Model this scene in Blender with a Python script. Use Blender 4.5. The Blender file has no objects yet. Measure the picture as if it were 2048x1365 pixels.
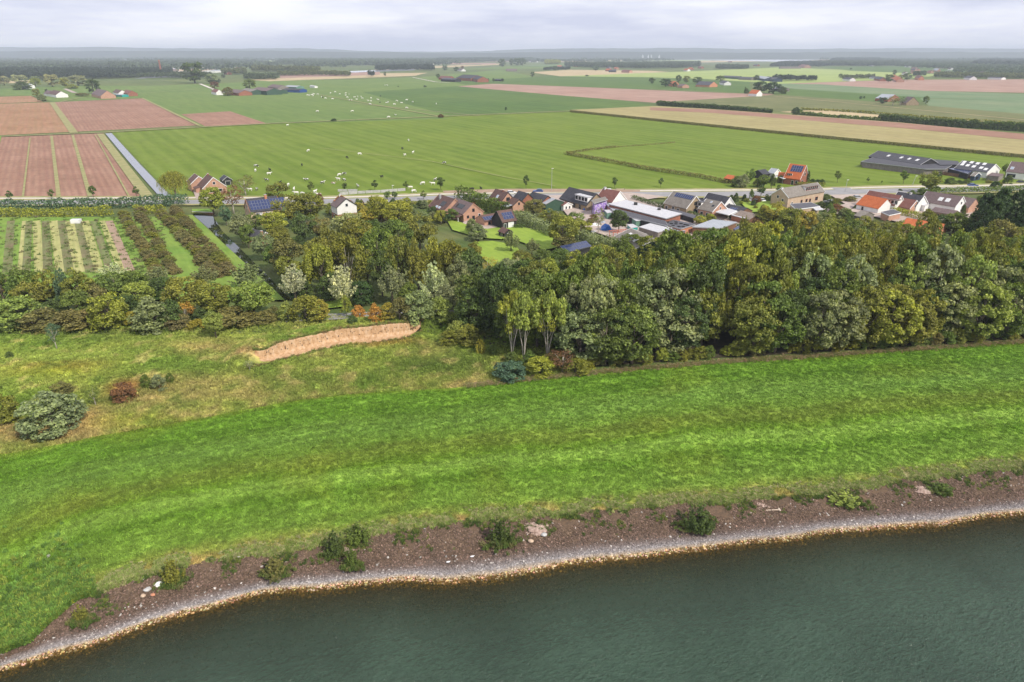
import bpy, bmesh, math, random
import numpy as np
from mathutils import Vector, noise as mn
random.seed(7)
rng = np.random.default_rng(7)
SC = bpy.context.scene
COL = SC.collection
# ------------------------------------------------------------------ camera
H = 62.0
F = 1359.0                      # focal length in pixels of a 2048 px wide frame
HZ = 107.0
PITCH = math.atan((682.5 - HZ) / F)
cp, sp = math.cos(PITCH), math.sin(PITCH)
cam = bpy.data.cameras.new('camera'); cam_o = bpy.data.objects.new('camera', cam); COL.objects.link(cam_o)
cam.sensor_width = 36.0; cam.lens = 36.0 * F / 2048.0
cam_o.location = (0, 0, H); cam_o.rotation_euler = (math.pi / 2 - PITCH, 0, 0)
cam.clip_start = 1.0; cam.clip_end = 60000
SC.camera = cam_o
# ------------------------------------------------------------------ light
SUN_AZ, SUN_EL = math.radians(132), math.radians(46)
sd = Vector((math.sin(SUN_AZ) * math.cos(SUN_EL), math.cos(SUN_AZ) * math.cos(SUN_EL), math.sin(SUN_EL)))
sun = bpy.data.lights.new('sun', 'SUN'); sun_o = bpy.data.objects.new('sun', sun); COL.objects.link(sun_o)
sun.energy = 4.2; sun.angle = math.radians(1.5); sun.color = (1.0, 0.93, 0.82)
sun_o.rotation_euler = sd.to_track_quat('Z', 'Y').to_euler(); sun_o.location = (60, -60, 120)
W = bpy.data.worlds.new('World'); SC.world = W; W.use_nodes = True
nt = W.node_tree; nt.nodes.clear()
N = nt.nodes.new; L = nt.links.new
sky = N('ShaderNodeTexSky'); sky.sky_type = 'NISHITA'; sky.sun_disc = False
sky.sun_elevation = SUN_EL; sky.sun_rotation = SUN_AZ
b1 = N('ShaderNodeBackground'); b1.inputs[1].default_value = 0.1; L(sky.outputs[0], b1.inputs[0])
tc = N('ShaderNodeTexCoord'); mp = N('ShaderNodeMapping'); mp.inputs['Scale'].default_value = (1.0, 1.0, 7.0)
L(tc.outputs['Generated'], mp.inputs[0])
nz = N('ShaderNodeTexNoise'); nz.inputs['Scale'].default_value = 2.3; nz.inputs['Detail'].default_value = 6; nz.inputs['Roughness'].default_value = 0.55
L(mp.outputs[0], nz.inputs[0])
cr = N('ShaderNodeValToRGB'); cr.color_ramp.elements[0].position = 0.40; cr.color_ramp.elements[1].position = 0.60
cr.color_ramp.elements[0].color = (0.55, 0.575, 0.74, 1); cr.color_ramp.elements[1].color = (0.90, 0.90, 0.96, 1)
L(nz.outputs[0], cr.inputs[0])
b2 = N('ShaderNodeBackground'); b2.inputs[1].default_value = 1.3; L(cr.outputs[0], b2.inputs[0])
mx = N('ShaderNodeMixShader'); mx.inputs[0].default_value = 0.88
L(b1.outputs[0], mx.inputs[1]); L(b2.outputs[0], mx.inputs[2])
wo = N('ShaderNodeOutputWorld'); L(mx.outputs[0], wo.inputs[0])
SC.view_settings.view_transform = 'Standard'; SC.view_settings.look = 'None'
SC.view_settings.exposure = 0.0; SC.view_settings.gamma = 1.0; SC.view_settings.use_curve_mapping = False
SC.cycles.max_bounces = 5; SC.cycles.diffuse_bounces = 2; SC.cycles.glossy_bounces = 2
SC.cycles.transparent_max_bounces = 8; SC.cycles.volume_bounces = 0
SC.cycles.use_denoising = True
HAZE_DENSITY = 1.0e-4

# ------------------------------------------------------------------ projection helpers
def ray(x, y):
    u, v = x - 1024.0, 682.5 - y
    return u, F * cp + v * sp, -F * sp + v * cp
def pix(x, y, z=0.0):
    a, b, c = ray(x, y); t = (z - H) / c
    return Vector((a * t, b * t, z))
def proj(p):
    zc = p[1] * cp + (H - p[2]) * sp
    yc = -(H - p[2]) * cp + p[1] * sp
    return 1024 + F * p[0] / zc, 682.5 - F * yc / zc
def mpp(x, y, z=0):              # metres for one photo pixel at that ground point
    p = pix(x, y, z); return (p[1] * cp + (H - p[2]) * sp) / F
def topz(p, ytop):               # height above 0 that projects to row ytop above ground point p
    a, b, c = ray(1024, ytop); return H + c * p[1] / b
DA = Vector((0.56, -0.83, 0)).normalized(); DP = Vector((0.83, 0.56, 0)).normalized()

# ------------------------------------------------------------------ materials
def s2l(r, g, b):
    f = lambda c: (c / 255 / 12.92) if c / 255 <= 0.04045 else ((c / 255 + 0.055) / 1.055) ** 2.4
    return (f(r), f(g), f(b), 1)
MATS = {}
class NB:
    def __init__(s, name):
        s.m = bpy.data.materials.new(name); s.m.use_nodes = True; s.t = s.m.node_tree; s.t.nodes.clear()
        s.out = s.n('ShaderNodeOutputMaterial'); s.p = s.n('ShaderNodeBsdfPrincipled'); s.l(s.p.outputs[0], s.out.inputs[0])
        s.p.inputs['Roughness'].default_value = 0.85; s.p.inputs['Specular IOR Level'].default_value = 0.25
        MATS[name] = s.m
    def n(s, t, **k):
        x = s.t.nodes.new(t)
        for a, b in k.items(): setattr(x, a, b)
        return x
    def l(s, a, b): s.t.links.new(a, b)
    def pos(s): return s.n('ShaderNodeNewGeometry').outputs['Position']
    def obj(s): return s.n('ShaderNodeTexCoord').outputs['Object']
    def noise(s, vec, scale, detail=3, rough=.55, out=0):
        x = s.n('ShaderNodeTexNoise'); x.inputs['Scale'].default_value = scale; x.inputs['Detail'].default_value = detail
        x.inputs['Roughness'].default_value = rough; s.l(vec, x.inputs['Vector']); return x.outputs[out]
    def ramp(s, fac, stops):
        x = s.n('ShaderNodeValToRGB'); e = x.color_ramp.elements
        while len(e) < len(stops): e.new(0.5)
        for i, (p, c) in enumerate(stops):
            e[i].position = p; e[i].color = c if len(c) == 4 else (*c, 1)
        s.l(fac, x.inputs[0]); return x.outputs[0]
    def val(s, op, a, b=None, c=None):
        x = s.n('ShaderNodeMath', operation=op)
        for i, q in enumerate((a, b, c)):
            if q is None: continue
            if isinstance(q, (int, float)): x.inputs[i].default_value = q
            else: s.l(q, x.inputs[i])
        return x.outputs[0]
    def mix(s, fac, a, b, mode='MIX'):
        x = s.n('ShaderNodeMix', data_type='RGBA', blend_type=mode)
        for q, i in ((fac, 0), (a, 6), (b, 7)):
            if isinstance(q, (int, float)): x.inputs[i].default_value = q
            elif isinstance(q, tuple): x.inputs[i].default_value = q if len(q) == 4 else (*q, 1)
            else: s.l(q, x.inputs[i])
        return x.outputs[2]
    def dot(s, vec, d):
        x = s.n('ShaderNodeVectorMath', operation='DOT_PRODUCT'); x.inputs[1].default_value = d; s.l(vec, x.inputs[0]); return x.outputs['Value']
    def scale(s, vec, d):
        x = s.n('ShaderNodeVectorMath', operation='MULTIPLY'); x.inputs[1].default_value = d; s.l(vec, x.inputs[0]); return x.outputs[0]
    def rotz(s, vec, ang):
        x = s.n('ShaderNodeMapping'); x.inputs['Rotation'].default_value = (0, 0, ang); s.l(vec, x.inputs[0]); return x.outputs[0]
    def base(s, c):
        if isinstance(c, tuple): s.p.inputs['Base Color'].default_value = c if len(c) == 4 else (*c, 1)
        else: s.l(c, s.p.inputs['Base Color'])
    def bump(s, h, strength, dist):
        x = s.n('ShaderNodeBump'); x.inputs['Strength'].default_value = strength; x.inputs['Distance'].default_value = dist
        s.l(h, x.inputs['Height']); s.l(x.outputs[0], s.p.inputs['Normal'])

def mottled(name, c1, c2, scale=1.0, rough=.85, spec=.25, detail=4, bump=0, coord='obj', metal=0):
    b = NB(name); v = b.obj() if coord == 'obj' else b.pos()
    f = b.noise(v, scale, detail)
    b.base(b.ramp(f, [(.3, c1), (.7, c2)])); b.p.inputs['Roughness'].default_value = rough
    b.p.inputs['Specular IOR Level'].default_value = spec; b.p.inputs['Metallic'].default_value = metal
    if bump: b.bump(f, .6, bump)
    return b.m
def roofmat(name, c1, c2, per=.35, rough=.75):
    b = NB(name); v = b.obj(); f = b.noise(v, .9, 6, .7); g = b.noise(v, 5, 2)
    c = b.ramp(f, [(.28, c1), (.72, c2)])
    c = b.mix(.6, c, b.ramp(g, [(.3, (.5, .5, .5)), (.7, (1.25, 1.2, 1.15))]), 'MULTIPLY')
    b.base(c); b.p.inputs['Roughness'].default_value = rough
    w = b.n('ShaderNodeTexWave', bands_direction='X'); w.inputs['Scale'].default_value = .314 / per; b.l(v, w.inputs[0])
    b.bump(w.outputs['Fac'], .5, .05)
    return b.m
def wallmat(name, c1, c2, brick=True):
    b = NB(name); v = b.obj(); f = b.noise(v, .6, 6, .65); g = b.noise(v, 9, 2)
    c = b.ramp(f, [(.3, c1), (.7, c2)])
    if brick: c = b.mix(.5, c, b.ramp(g, [(.35, (.6, .55, .5)), (.65, (1.15, 1.1, 1.05))]), 'MULTIPLY')
    b.base(c); return b.m
roofmat('roof_brown', (.085, .05, .042), (.17, .10, .085)); roofmat('roof_dark', (.035, .036, .045), (.075, .075, .088))
roofmat('roof_redbrown', (.15, .06, .05), (.24, .11, .09)); roofmat('roof_orange', (.42, .10, .035), (.55, .17, .06))
roofmat('roof_grey', (.17, .15, .13), (.27, .25, .22)); roofmat('roof_mauve', (.12, .085, .085), (.2, .15, .145))
roofmat('roof_sheet', (.30, .33, .37), (.42, .45, .49), 1.0, .5); roofmat('roof_slate', (.05, .052, .062), (.11, .11, .125), 1.0)
roofmat('roof_white', (.44, .45, .48), (.62, .62, .64), 2.0, .6); roofmat('roof_rust', (.17, .13, .11), (.30, .25, .21), 1.0)
roofmat('roof_felt', (.07, .072, .085), (.14, .14, .16), 3.0)
wallmat('brick_pink', (.42, .24, .17), (.56, .34, .25)); wallmat('brick_red', (.26, .10, .065), (.36, .16, .10))
wallmat('brick_beige', (.26, .20, .13), (.38, .30, .20)); wallmat('brick_sand', (.46, .34, .24), (.60, .47, .35))
wallmat('plaster_white', (.70, .69, .66), (.82, .81, .78), False); wallmat('wood_black', (.02, .02, .022), (.045, .043, .042), False)
wallmat('steel_green', (.035, .075, .05), (.06, .11, .075), False); wallmat('wood_grey', (.16, .14, .12), (.27, .24, .21), False)
wallmat('container_green', (.10, .20, .15), (.15, .27, .20), False); wallmat('wood_brown', (.14, .075, .045), (.22, .12, .07), False)
wallmat('brick_orange', (.48, .2, .11), (.6, .3, .19)); wallmat('wood_blue', (.03, .05, .08), (.05, .07, .11), False)
mottled('trim_white', (.78, .78, .77), (.85, .85, .84), 2, .5); mottled('trim_red', (.30, .05, .04), (.36, .07, .05), 2, .5)
mottled('trim_dark', (.03, .03, .03), (.05, .05, .05), 2, .6)
b = NB('glass_dark'); b.base((.02, .025, .03)); b.p.inputs['Roughness'].default_value = .12; b.p.inputs['Specular IOR Level'].default_value = .6
b = NB('skylight_glass'); b.base((.35, .42, .5)); b.p.inputs['Roughness'].default_value = .1; b.p.inputs['Specular IOR Level'].default_value = .8
b = NB('skylight_sheet'); b.base(b.ramp(b.noise(b.obj(), 2), [(.3, (.55, .56, .55)), (.7, (.75, .75, .74))]))
b = NB('pv_cell'); v = b.obj(); w = b.n('ShaderNodeTexWave', bands_direction='X'); w.inputs['Scale'].default_value = 1.6; b.l(v, w.inputs[0])
b.base(b.ramp(w.outputs['Fac'], [(.0, (.012, .018, .07)), (.9, (.02, .035, .12)), (1, (.10, .13, .22))])); b.p.inputs['Roughness'].default_value = .18; b.p.inputs['Specular IOR Level'].default_value = .6
b = NB('pv_frame'); b.base((.24, .26, .31)); b.p.inputs['Metallic'].default_value = .6; b.p.inputs['Roughness'].default_value = .4
for nm, c in (('paint_white', (.8, .8, .8)), ('paint_blue', (.02, .07, .26)), ('paint_dark', (.03, .035, .05)), ('paint_silver', (.42, .44, .46)),
              ('plastic_blue', (.02, .13, .48)), ('paint_red', (.45, .04, .03)), ('paint_teal', (.03, .36, .33)), ('plastic_green', (.03, .16, .06))):
    b = NB(nm); b.base(b.mix(.25, c, b.ramp(b.noise(b.obj(), 3), [(.3, (.5, .5, .5)), (.7, (1, 1, 1))]), 'MULTIPLY')); b.p.inputs['Roughness'].default_value = .3; b.p.inputs['Coat Weight'].default_value = .4
b = NB('rubber'); b.base((.02, .02, .02))
mottled('metal_grey', (.35, .35, .36), (.5, .5, .51), 3, .45, metal=.3); mottled('concrete', (.38, .37, .35), (.52, .51, .49), .8)
mottled('wood_pale', (.42, .33, .24), (.6, .5, .4), 1.5); mottled('slab', (.20, .13, .10), (.50, .38, .31), 2.2, detail=8, bump=.1); mottled('bark', (.09, .07, .05), (.2, .17, .13), 3)
mottled('bark_pale', (.30, .27, .22), (.52, .48, .40), 3); mottled('wood_coral', (.52, .16, .11), (.62, .26, .19), 1.5)

# foliage: colour comes from the object's own colour, leaves vary one by one
def foliage(name, trans=.30):
    b = NB(name); oi = b.n('ShaderNodeObjectInfo')
    at = b.n('ShaderNodeAttribute', attribute_name='tint')
    c = b.mix(1.0, oi.outputs['Color'], b.ramp(at.outputs['Fac'], [(0, (.74, .76, .72)), (.5, (1.55, 1.58, 1.3)), (1, (3.1, 3.0, 2.1))]), 'MULTIPLY')
    f = b.noise(b.pos(), .45, 3)
    c = b.mix(b.val('MULTIPLY', f, .4), c, b.mix(1, c, (1.35, 1.08, .75), 'MULTIPLY'))
    b.base(c); b.p.inputs['Roughness'].default_value = .55; b.p.inputs['Specular IOR Level'].default_value = .35
    tr = b.n('ShaderNodeBsdfTranslucent'); b.l(b.mix(1, c, (1.2, 1.3, .6), 'MULTIPLY'), tr.inputs[0])
    ms = b.n('ShaderNodeMixShader'); ms.inputs[0].default_value = trans
    b.l(b.p.outputs[0], ms.inputs[1]); b.l(tr.outputs[0], ms.inputs[2]); b.l(ms.outputs[0], b.out.inputs[0])
    return b.m
foliage('leaves')
# instanced tufts and stones: colour per piece
b = NB('tuft'); at = b.n('ShaderNodeAttribute', attribute_type='INSTANCER', attribute_name='col')
b.base(at.outputs['Color']); tr = b.n('ShaderNodeBsdfTranslucent'); b.l(at.outputs['Color'], tr.inputs[0])
ms = b.n('ShaderNodeMixShader'); ms.inputs[0].default_value = .3; b.l(b.p.outputs[0], ms.inputs[1]); b.l(tr.outputs[0], ms.inputs[2]); b.l(ms.outputs[0], b.out.inputs[0])
b = NB('stone'); at = b.n('ShaderNodeAttribute', attribute_type='INSTANCER', attribute_name='col')
b.base(b.mix(.5, at.outputs['Color'], b.ramp(b.noise(b.obj(), 3), [(.3, (.6, .6, .6)), (.7, (1.2, 1.2, 1.2))]), 'MULTIPLY'))
# ground with a colour laid down per vertex plus fine grain
def soilmat(name, s1, s2, amt, bdist, anis=None):
    b = NB(name); at = b.n('ShaderNodeAttribute', attribute_name='col'); v = b.pos()
    f = b.noise(v, s1, 5, .65); g = b.noise(v, s2, 3, .6)
    c = b.mix(amt, at.outputs['Color'], b.ramp(f, [(.3, (.45, .5, .5)), (.5, (.95, .95, .95)), (.7, (1.45, 1.35, 1.2))]), 'MULTIPLY')
    c = b.mix(amt * .6, c, b.ramp(g, [(.35, (.6, .62, .6)), (.65, (1.25, 1.2, 1.1))]), 'MULTIPLY')
    b.base(c); b.bump(b.val('ADD', f, g), .9, bdist); b.p.inputs['Specular IOR Level'].default_value = .1
    return b.m
soilmat('grass_meadow', 2.2, .12, .55, .12); soilmat('grass_rough', 1.1, .2, .7, .2); soilmat('shore_soil', 2.2, .3, .6, .1)

def fieldmat(name, c1, c2, ang=-0.58, per=6.0, amt=.3, big=.012, fine=.6, c3=None, stripw=.5, warp=.3):
    """rows of a field: stripes run along the polder's own heading"""
    b = NB(name); v = b.rotz(b.pos(), ang)     # after the turn the rows run along y
    sx = b.n('ShaderNodeSeparateXYZ'); b.l(v, sx.inputs[0])
    n1 = b.noise(b.pos(), big, 5, .6); n2 = b.noise(b.scale(v, (1, .08, 1)), fine, 3, .6)
    n3 = b.noise(b.pos(), fine * .35, 4, .6)
    c = b.ramp(n1, [(.32, c1), (.68, c2)])
    s = b.val('SINE', b.val('MULTIPLY', b.val('ADD', sx.outputs[0], b.val('MULTIPLY', n3, warp * per)), 2 * math.pi / per)); s2 = b.val('SINE', b.val('MULTIPLY', sx.outputs[0], 2 * math.pi / (per * 3.7))); s = b.val('ADD', b.val('MULTIPLY', s, .65), b.val('MULTIPLY', s2, .35))
    c = b.mix(b.val('MULTIPLY', b.val('ADD', b.val('MULTIPLY', s, .5), .5), amt), c, c3 or tuple(x * .55 for x in c1[:3]))
    c = b.mix(.35, c, b.ramp(n2, [(.3, (.6, .62, .6)), (.7, (1.3, 1.25, 1.2))]), 'MULTIPLY')
    c = b.mix(.30, c, b.ramp(n3, [(.3, (.65, .65, .65)), (.7, (1.25, 1.25, 1.2))]), 'MULTIPLY')
    b.base(c); b.p.inputs['Specular IOR Level'].default_value = .1
    return b.m
AN = math.atan2(0.542, 0.84)   # rows run along (-0.542, 0.84)
fieldmat('ground_far', (.085, .13, .04), (.15, .17, .055), -AN, 60, .1, .004, .08)
fieldmat('garden_ground', (.07, .11, .03), (.14, .15, .055), -AN, 40, .1, .05, .5)
fieldmat('pasture', (.098, .160, .012), (.138, .192, .020), -AN, 11, .5, .012, .3, (.19, .245, .045))
fieldmat('pasture_far', (.105, .175, .040), (.145, .205, .052), -AN, 19, .4, .006, .2, (.165, .215, .06))
fieldmat('pasture_blue', (.080, .145, .034), (.110, .17, .038), -AN, 21, .25, .006, .12)
fieldmat('pasture_lime', (.26, .34, .10), (.34, .40, .13), -AN, 40, .1, .005, .1)
fieldmat('ploughed', (.26, .150, .10), (.37, .225, .16), -AN, 3.2, .7, .02, .5, (.24, .125, .09))
fieldmat('ploughed_orange', (.30, .155, .085), (.36, .21, .13), -AN, 5, .25, .015, .3, (.20, .18, .06))
fieldmat('ploughed_far', (.33, .20, .155), (.40, .27, .21), -AN, 12, .2, .01, .15)
fieldmat('stubble', (.42, .33, .19), (.50, .40, .24), -AN, 14, .15, .01, .15)
fieldmat('corn', (.30, .265, .115), (.37, .32, .15), -AN, 18, .3, .02, .6, (.24, .18, .085))
fieldmat('corn_green', (.13, .15, .055), (.20, .20, .085), -AN, 9, .3, .02, .6)
fieldmat('beet_green', (.13, .21, .10), (.20, .24, .13), -AN, 30, .2, .01, .2)
fieldmat('lawn', (.20, .30, .04), (.27, .36, .06), -AN, 2.5, .12, .05, .8)
fieldmat('orchard_grass', (.14, .25, .04), (.22, .30, .06), -AN, 3.5, .1, .06, .9)
fieldmat('orchard_tan', (.42, .40, .17), (.34, .33, .13), -AN, 1.6, .3, .08, .9, (.2, .25, .06))
fieldmat('orchard_soil', (.20, .16, .09), (.16, .22, .07), -AN, 2, .3, .1, 1.2)
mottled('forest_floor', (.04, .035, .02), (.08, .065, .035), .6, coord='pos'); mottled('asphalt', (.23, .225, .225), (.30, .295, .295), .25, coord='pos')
mottled('cycle_path', (.52, .47, .40), (.62, .57, .50), .4, coord='pos'); mottled('paving', (.34, .27, .23), (.46, .38, .33), .5, coord='pos')
mottled('bare_soil', (.28, .19, .13), (.36, .26, .18), .4, coord='pos'); mottled('verge', (.20, .22, .07), (.34, .29, .14), .25, coord='pos')
mottled('far_sand', (.45, .37, .30), (.55, .47, .40), .01, coord='pos'); mottled('hill_wood', (.028, .046, .034), (.065, .085, .05), .002, coord='pos', detail=8)
b = NB('ditch_water'); b.base((.022, .028, .012)); b.p.inputs['Roughness'].default_value = .04; b.p.inputs['Specular IOR Level'].default_value = .9
b.bump(b.noise(b.pos(), 1.2, 2), .05, .02)
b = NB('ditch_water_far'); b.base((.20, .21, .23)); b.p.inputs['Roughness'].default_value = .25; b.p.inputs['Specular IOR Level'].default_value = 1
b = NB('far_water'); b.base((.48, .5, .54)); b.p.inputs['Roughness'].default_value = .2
# sand cliff
b = NB('sand'); v = b.pos(); f = b.noise(b.scale(v, (1, 1, .35)), 1.6, 6, .7); g = b.noise(b.scale(v, (.15, .15, 1.6)), 1.2, 3)
c = b.ramp(f, [(.3, (.33, .19, .09)), (.5, (.52, .34, .19)), (.72, (.62, .48, .34))])
b.base(b.mix(.4, c, b.ramp(g, [(.35, (.7, .6, .5)), (.65, (1.15, 1.1, 1.1))]), 'MULTIPLY')); b.bump(f, .9, .35)
# water
b = NB('river_water'); v = b.rotz(b.pos(), -0.35)
at = b.n('ShaderNodeAttribute', attribute_name='depth')
n1 = b.noise(b.scale(v, (1, 2.0, 1)), 1.1, 4, .65); n2 = b.noise(b.scale(v, (1, 1.8, 1)), 3.2, 3, .6); n3 = b.noise(v, .045, 4)
b.base(b.ramp(b.val('ADD', b.val('MULTIPLY', n3, .45), b.val('ADD', b.val('MULTIPLY', n1, .3), b.val('MULTIPLY', n2, .25))), [(.3, (.018, .040, .025)), (.5, (.036, .074, .047)), (.7, (.066, .125, .082))]))  # light and dark of ripples and wind patches put into the base colour
b.p.inputs['Roughness'].default_value = .10; b.p.inputs['Specular IOR Level'].default_value = .36
b.bump(b.val('ADD', b.val('MULTIPLY', n1, 1.0), b.val('MULTIPLY', n2, .35)), 1.0, .9)
tr = b.n('ShaderNodeBsdfTransparent'); tr.inputs[0].default_value = (.72, .66, .48, 1)
ms = b.n('ShaderNodeMixShader'); b.l(b.ramp(at.outputs['Fac'], [(0, (.05, .05, .05)), (.2, (.3, .3, .3)), (.5, (.65, .65, .65)), (1, (1, 1, 1))]), ms.inputs[0])
b.l(tr.outputs[0], ms.inputs[1]); b.l(b.p.outputs[0], ms.inputs[2])
b.l(ms.outputs[0], b.out.inputs[0])
# cow coats
b = NB('coat_white'); b.base(b.ramp(b.noise(b.obj(), 1.3), [(.3, (.62, .58, .52)), (.6, (.8, .78, .74))]))
b = NB('coat_black'); b.base((.022, .02, .02))
b = NB('coat_brown'); b.base(b.ramp(b.noise(b.obj(), 1.3), [(.45, (.36, .22, .15)), (.55, (.7, .66, .6))]))
b = NB('coat_pied'); oi = b.n('ShaderNodeObjectInfo'); vm = b.n('ShaderNodeVectorMath', operation='ADD'); b.l(b.obj(), vm.inputs[0]); b.l(oi.outputs['Random'], vm.inputs[1])
b.base(b.ramp(b.noise(vm.outputs[0], 1.4, 1), [(.49, (.03, .028, .028)), (.51, (.78, .76, .72))]))

# ------------------------------------------------------------------ object helpers
def tag(o, label=None, cat=None, group=None, kind=None):
    if label: o['label'] = label
    if cat: o['category'] = cat
    if group: o['group'] = group
    if kind: o['kind'] = kind
    return o
def link(name, me, parent=None, mats=None):
    o = bpy.data.objects.new(name, me); COL.objects.link(o)
    if parent: o.parent = parent
    if mats:
        for m in mats if isinstance(mats, (list, tuple)) else [mats]: me.materials.append(MATS[m] if isinstance(m, str) else m)
    return o
def mesh(name, vs, fs):
    me = bpy.data.meshes.new(name); me.from_pydata([tuple(v) for v in vs], [], fs); me.update(); return me
def empty(name, loc, rz=0):
    o = bpy.data.objects.new(name, None); COL.objects.link(o); o.location = loc; o.rotation_euler = (0, 0, rz); o.empty_display_size = .5; return o
class MB:
    """collects boxes, prisms and tubes that make ONE part"""
    def __init__(s): s.v = []; s.f = []; s.mi = []; s.cur = 0
    def add(s, vs, fs):
        k = len(s.v); s.v += [tuple(v) for v in vs]; s.f += [tuple(i + k for i in f) for f in fs]; s.mi += [s.cur] * len(fs)
    def box(s, x0, x1, y0, y1, z0, z1):
        s.add([(x0, y0, z0), (x1, y0, z0), (x1, y1, z0), (x0, y1, z0), (x0, y0, z1), (x1, y0, z1), (x1, y1, z1), (x0, y1, z1)],
              [(3, 2, 1, 0), (4, 5, 6, 7), (0, 1, 5, 4), (1, 2, 6, 5), (2, 3, 7, 6), (3, 0, 4, 7)]); return s
    def prism(s, pts, d):       # pts: 3D ring, extruded by vector d
        n = len(pts); d = Vector(d); p = [Vector(q) for q in pts]
        s.add(p + [q + d for q in p], [tuple(range(n))[::-1], tuple(range(n, 2 * n))] + [(i, (i + 1) % n, n + (i + 1) % n, n + i) for i in range(n)]); return s
    def tube(s, path, radii, n=6):
        rings = []
        for i, p in enumerate(path):
            p = Vector(p); a = Vector(path[max(i - 1, 0)]); c = Vector(path[min(i + 1, len(path) - 1)]); d = (c - a).normalized()
            u = d.orthogonal().normalized(); w = d.cross(u)
            rings += [p + (u * math.cos(2 * math.pi * k / n) + w * math.sin(2 * math.pi * k / n)) * radii[i] for k in range(n)]
        fs = []
        for i in range(len(path) - 1):
            for k in range(n): fs.append((i * n + k, i * n + (k + 1) % n, (i + 1) * n + (k + 1) % n, (i + 1) * n + k))
        fs.append(tuple(range(n))[::-1]); fs.append(tuple(range((len(path) - 1) * n, len(path) * n)))
        s.add(rings, fs); return s
    def cyl(s, p, ax, r, h, n=12):
        ax = Vector(ax).normalized(); return s.tube([Vector(p), Vector(p) + ax * h], [r, r], n)
    def build(s, name, mats, parent=None, smooth=False):
        me = mesh(name, s.v, s.f); o = link(name, me, parent, mats)
        if any(s.mi): me.polygons.foreach_set('material_index', s.mi)
        if smooth: me.polygons.foreach_set('use_smooth', [True] * len(me.polygons))
        return o
def setcol(me, cols, name='col'):
    a = me.attributes.new(name, 'FLOAT_COLOR', 'POINT'); arr = np.ones((len(me.vertices), 4), dtype=np.float32); arr[:, :3] = cols; a.data.foreach_set('color', arr.ravel())
def smooth(me): me.polygons.foreach_set('use_smooth', [True] * len(me.polygons))
def interp(c, x):
    xs = [p[0] for p in c]; ys = [p[1] for p in c]
    if x <= xs[0]: return ys[0] + (x - xs[0]) * (ys[1] - ys[0]) / (xs[1] - xs[0])
    if x >= xs[-1]: return ys[-1] + (x - xs[-1]) * (ys[-1] - ys[-2]) / (xs[-1] - xs[-2])
    return float(np.interp(x, xs, ys))
def nz3(x, y, s, z=0.0, oct=4): return mn.fractal(Vector((x * s, y * s, z)), 1.0, 2.0, oct) # about -1..1
def sstep(a, b, x):
    t = min(1, max(0, (x - a) / (b - a))); return t * t * (3 - 2 * t)
def lerp(a, b, t): return tuple(p + (q - p) * t for p, q in zip(a, b))
def inpoly(x, y, poly):
    c = False; j = len(poly) - 1
    for i in range(len(poly)):
        if (poly[i][1] > y) != (poly[j][1] > y) and x < (poly[j][0] - poly[i][0]) * (y - poly[i][1]) / (poly[j][1] - poly[i][1]) + poly[i][0]: c = not c
        j = i
    return c

# ------------------------------------------------------------------ terrain
WATER_Z = -3.0
WL = [(-60, 1358), (0, 1338), (60, 1320), (100, 1306), (150, 1294), (200, 1281), (250, 1263), (300, 1245), (350, 1231), (400, 1219), (460, 1200), (520, 1184), (570, 1180), (620, 1179), (660, 1175), (700, 1170), (800, 1159), (850, 1160), (900, 1160), (940, 1157), (1000, 1149), (1030, 1145),
      (1080, 1138), (1150, 1122), (1200, 1118), (1250, 1114), (1350, 1101), (1400, 1096), (1450, 1088), (1500, 1082), (1560, 1077), (1600, 1073), (1640, 1067), (1720, 1057), (1850, 1049), (1950, 1037), (2048, 1023), (2110, 1014)]
GL = [(-60, 1342), (0, 1318), (60, 1298), (100, 1279), (200, 1257), (300, 1219), (400, 1192), (470, 1174), (547, 1158), (620, 1152), (700, 1142), (800, 1136), (850, 1131), (920, 1126), (1000, 1115), (1100, 1100), (1200, 1088), (1300, 1078),
      (1400, 1069), (1500, 1059), (1600, 1047), (1650, 1040), (1750, 1030), (1900, 1018), (2048, 999), (2110, 990)]
SL = [(-60, 1325), (0, 1302), (60, 1275), (100, 1235), (150, 1195), (230, 1162), (300, 1150), (350, 1128), (430, 1118), (520, 1112), (600, 1098), (650, 1085), (720, 1072), (800, 1058),
      (880, 1045), (960, 1040), (1050, 1033), (1150, 1028), (1250, 1016), (1300, 1008), (1400, 1003), (1500, 996), (1600, 988), (1700, 976), (1800, 962), (1900, 950), (2048, 930), (2110, 922)]
ML = [(-60, 922), (0, 910), (100, 893), (200, 872), (300, 855), (400, 838), (500, 818), (600, 800), (700, 789), (800, 782), (900, 777), (1000, 766), (1100, 756), (1200, 746), (1300, 737),
      (1400, 729), (1500, 722), (1600, 716), (1700, 709), (1800, 702), (1900, 695), (2048, 685), (2110, 682)]
XS = [x for x in range(-640, 2700, 8)]
def curve3(c, x, z): return pix(x, interp(c, min(max(x, -400), 2450)), z)
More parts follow.
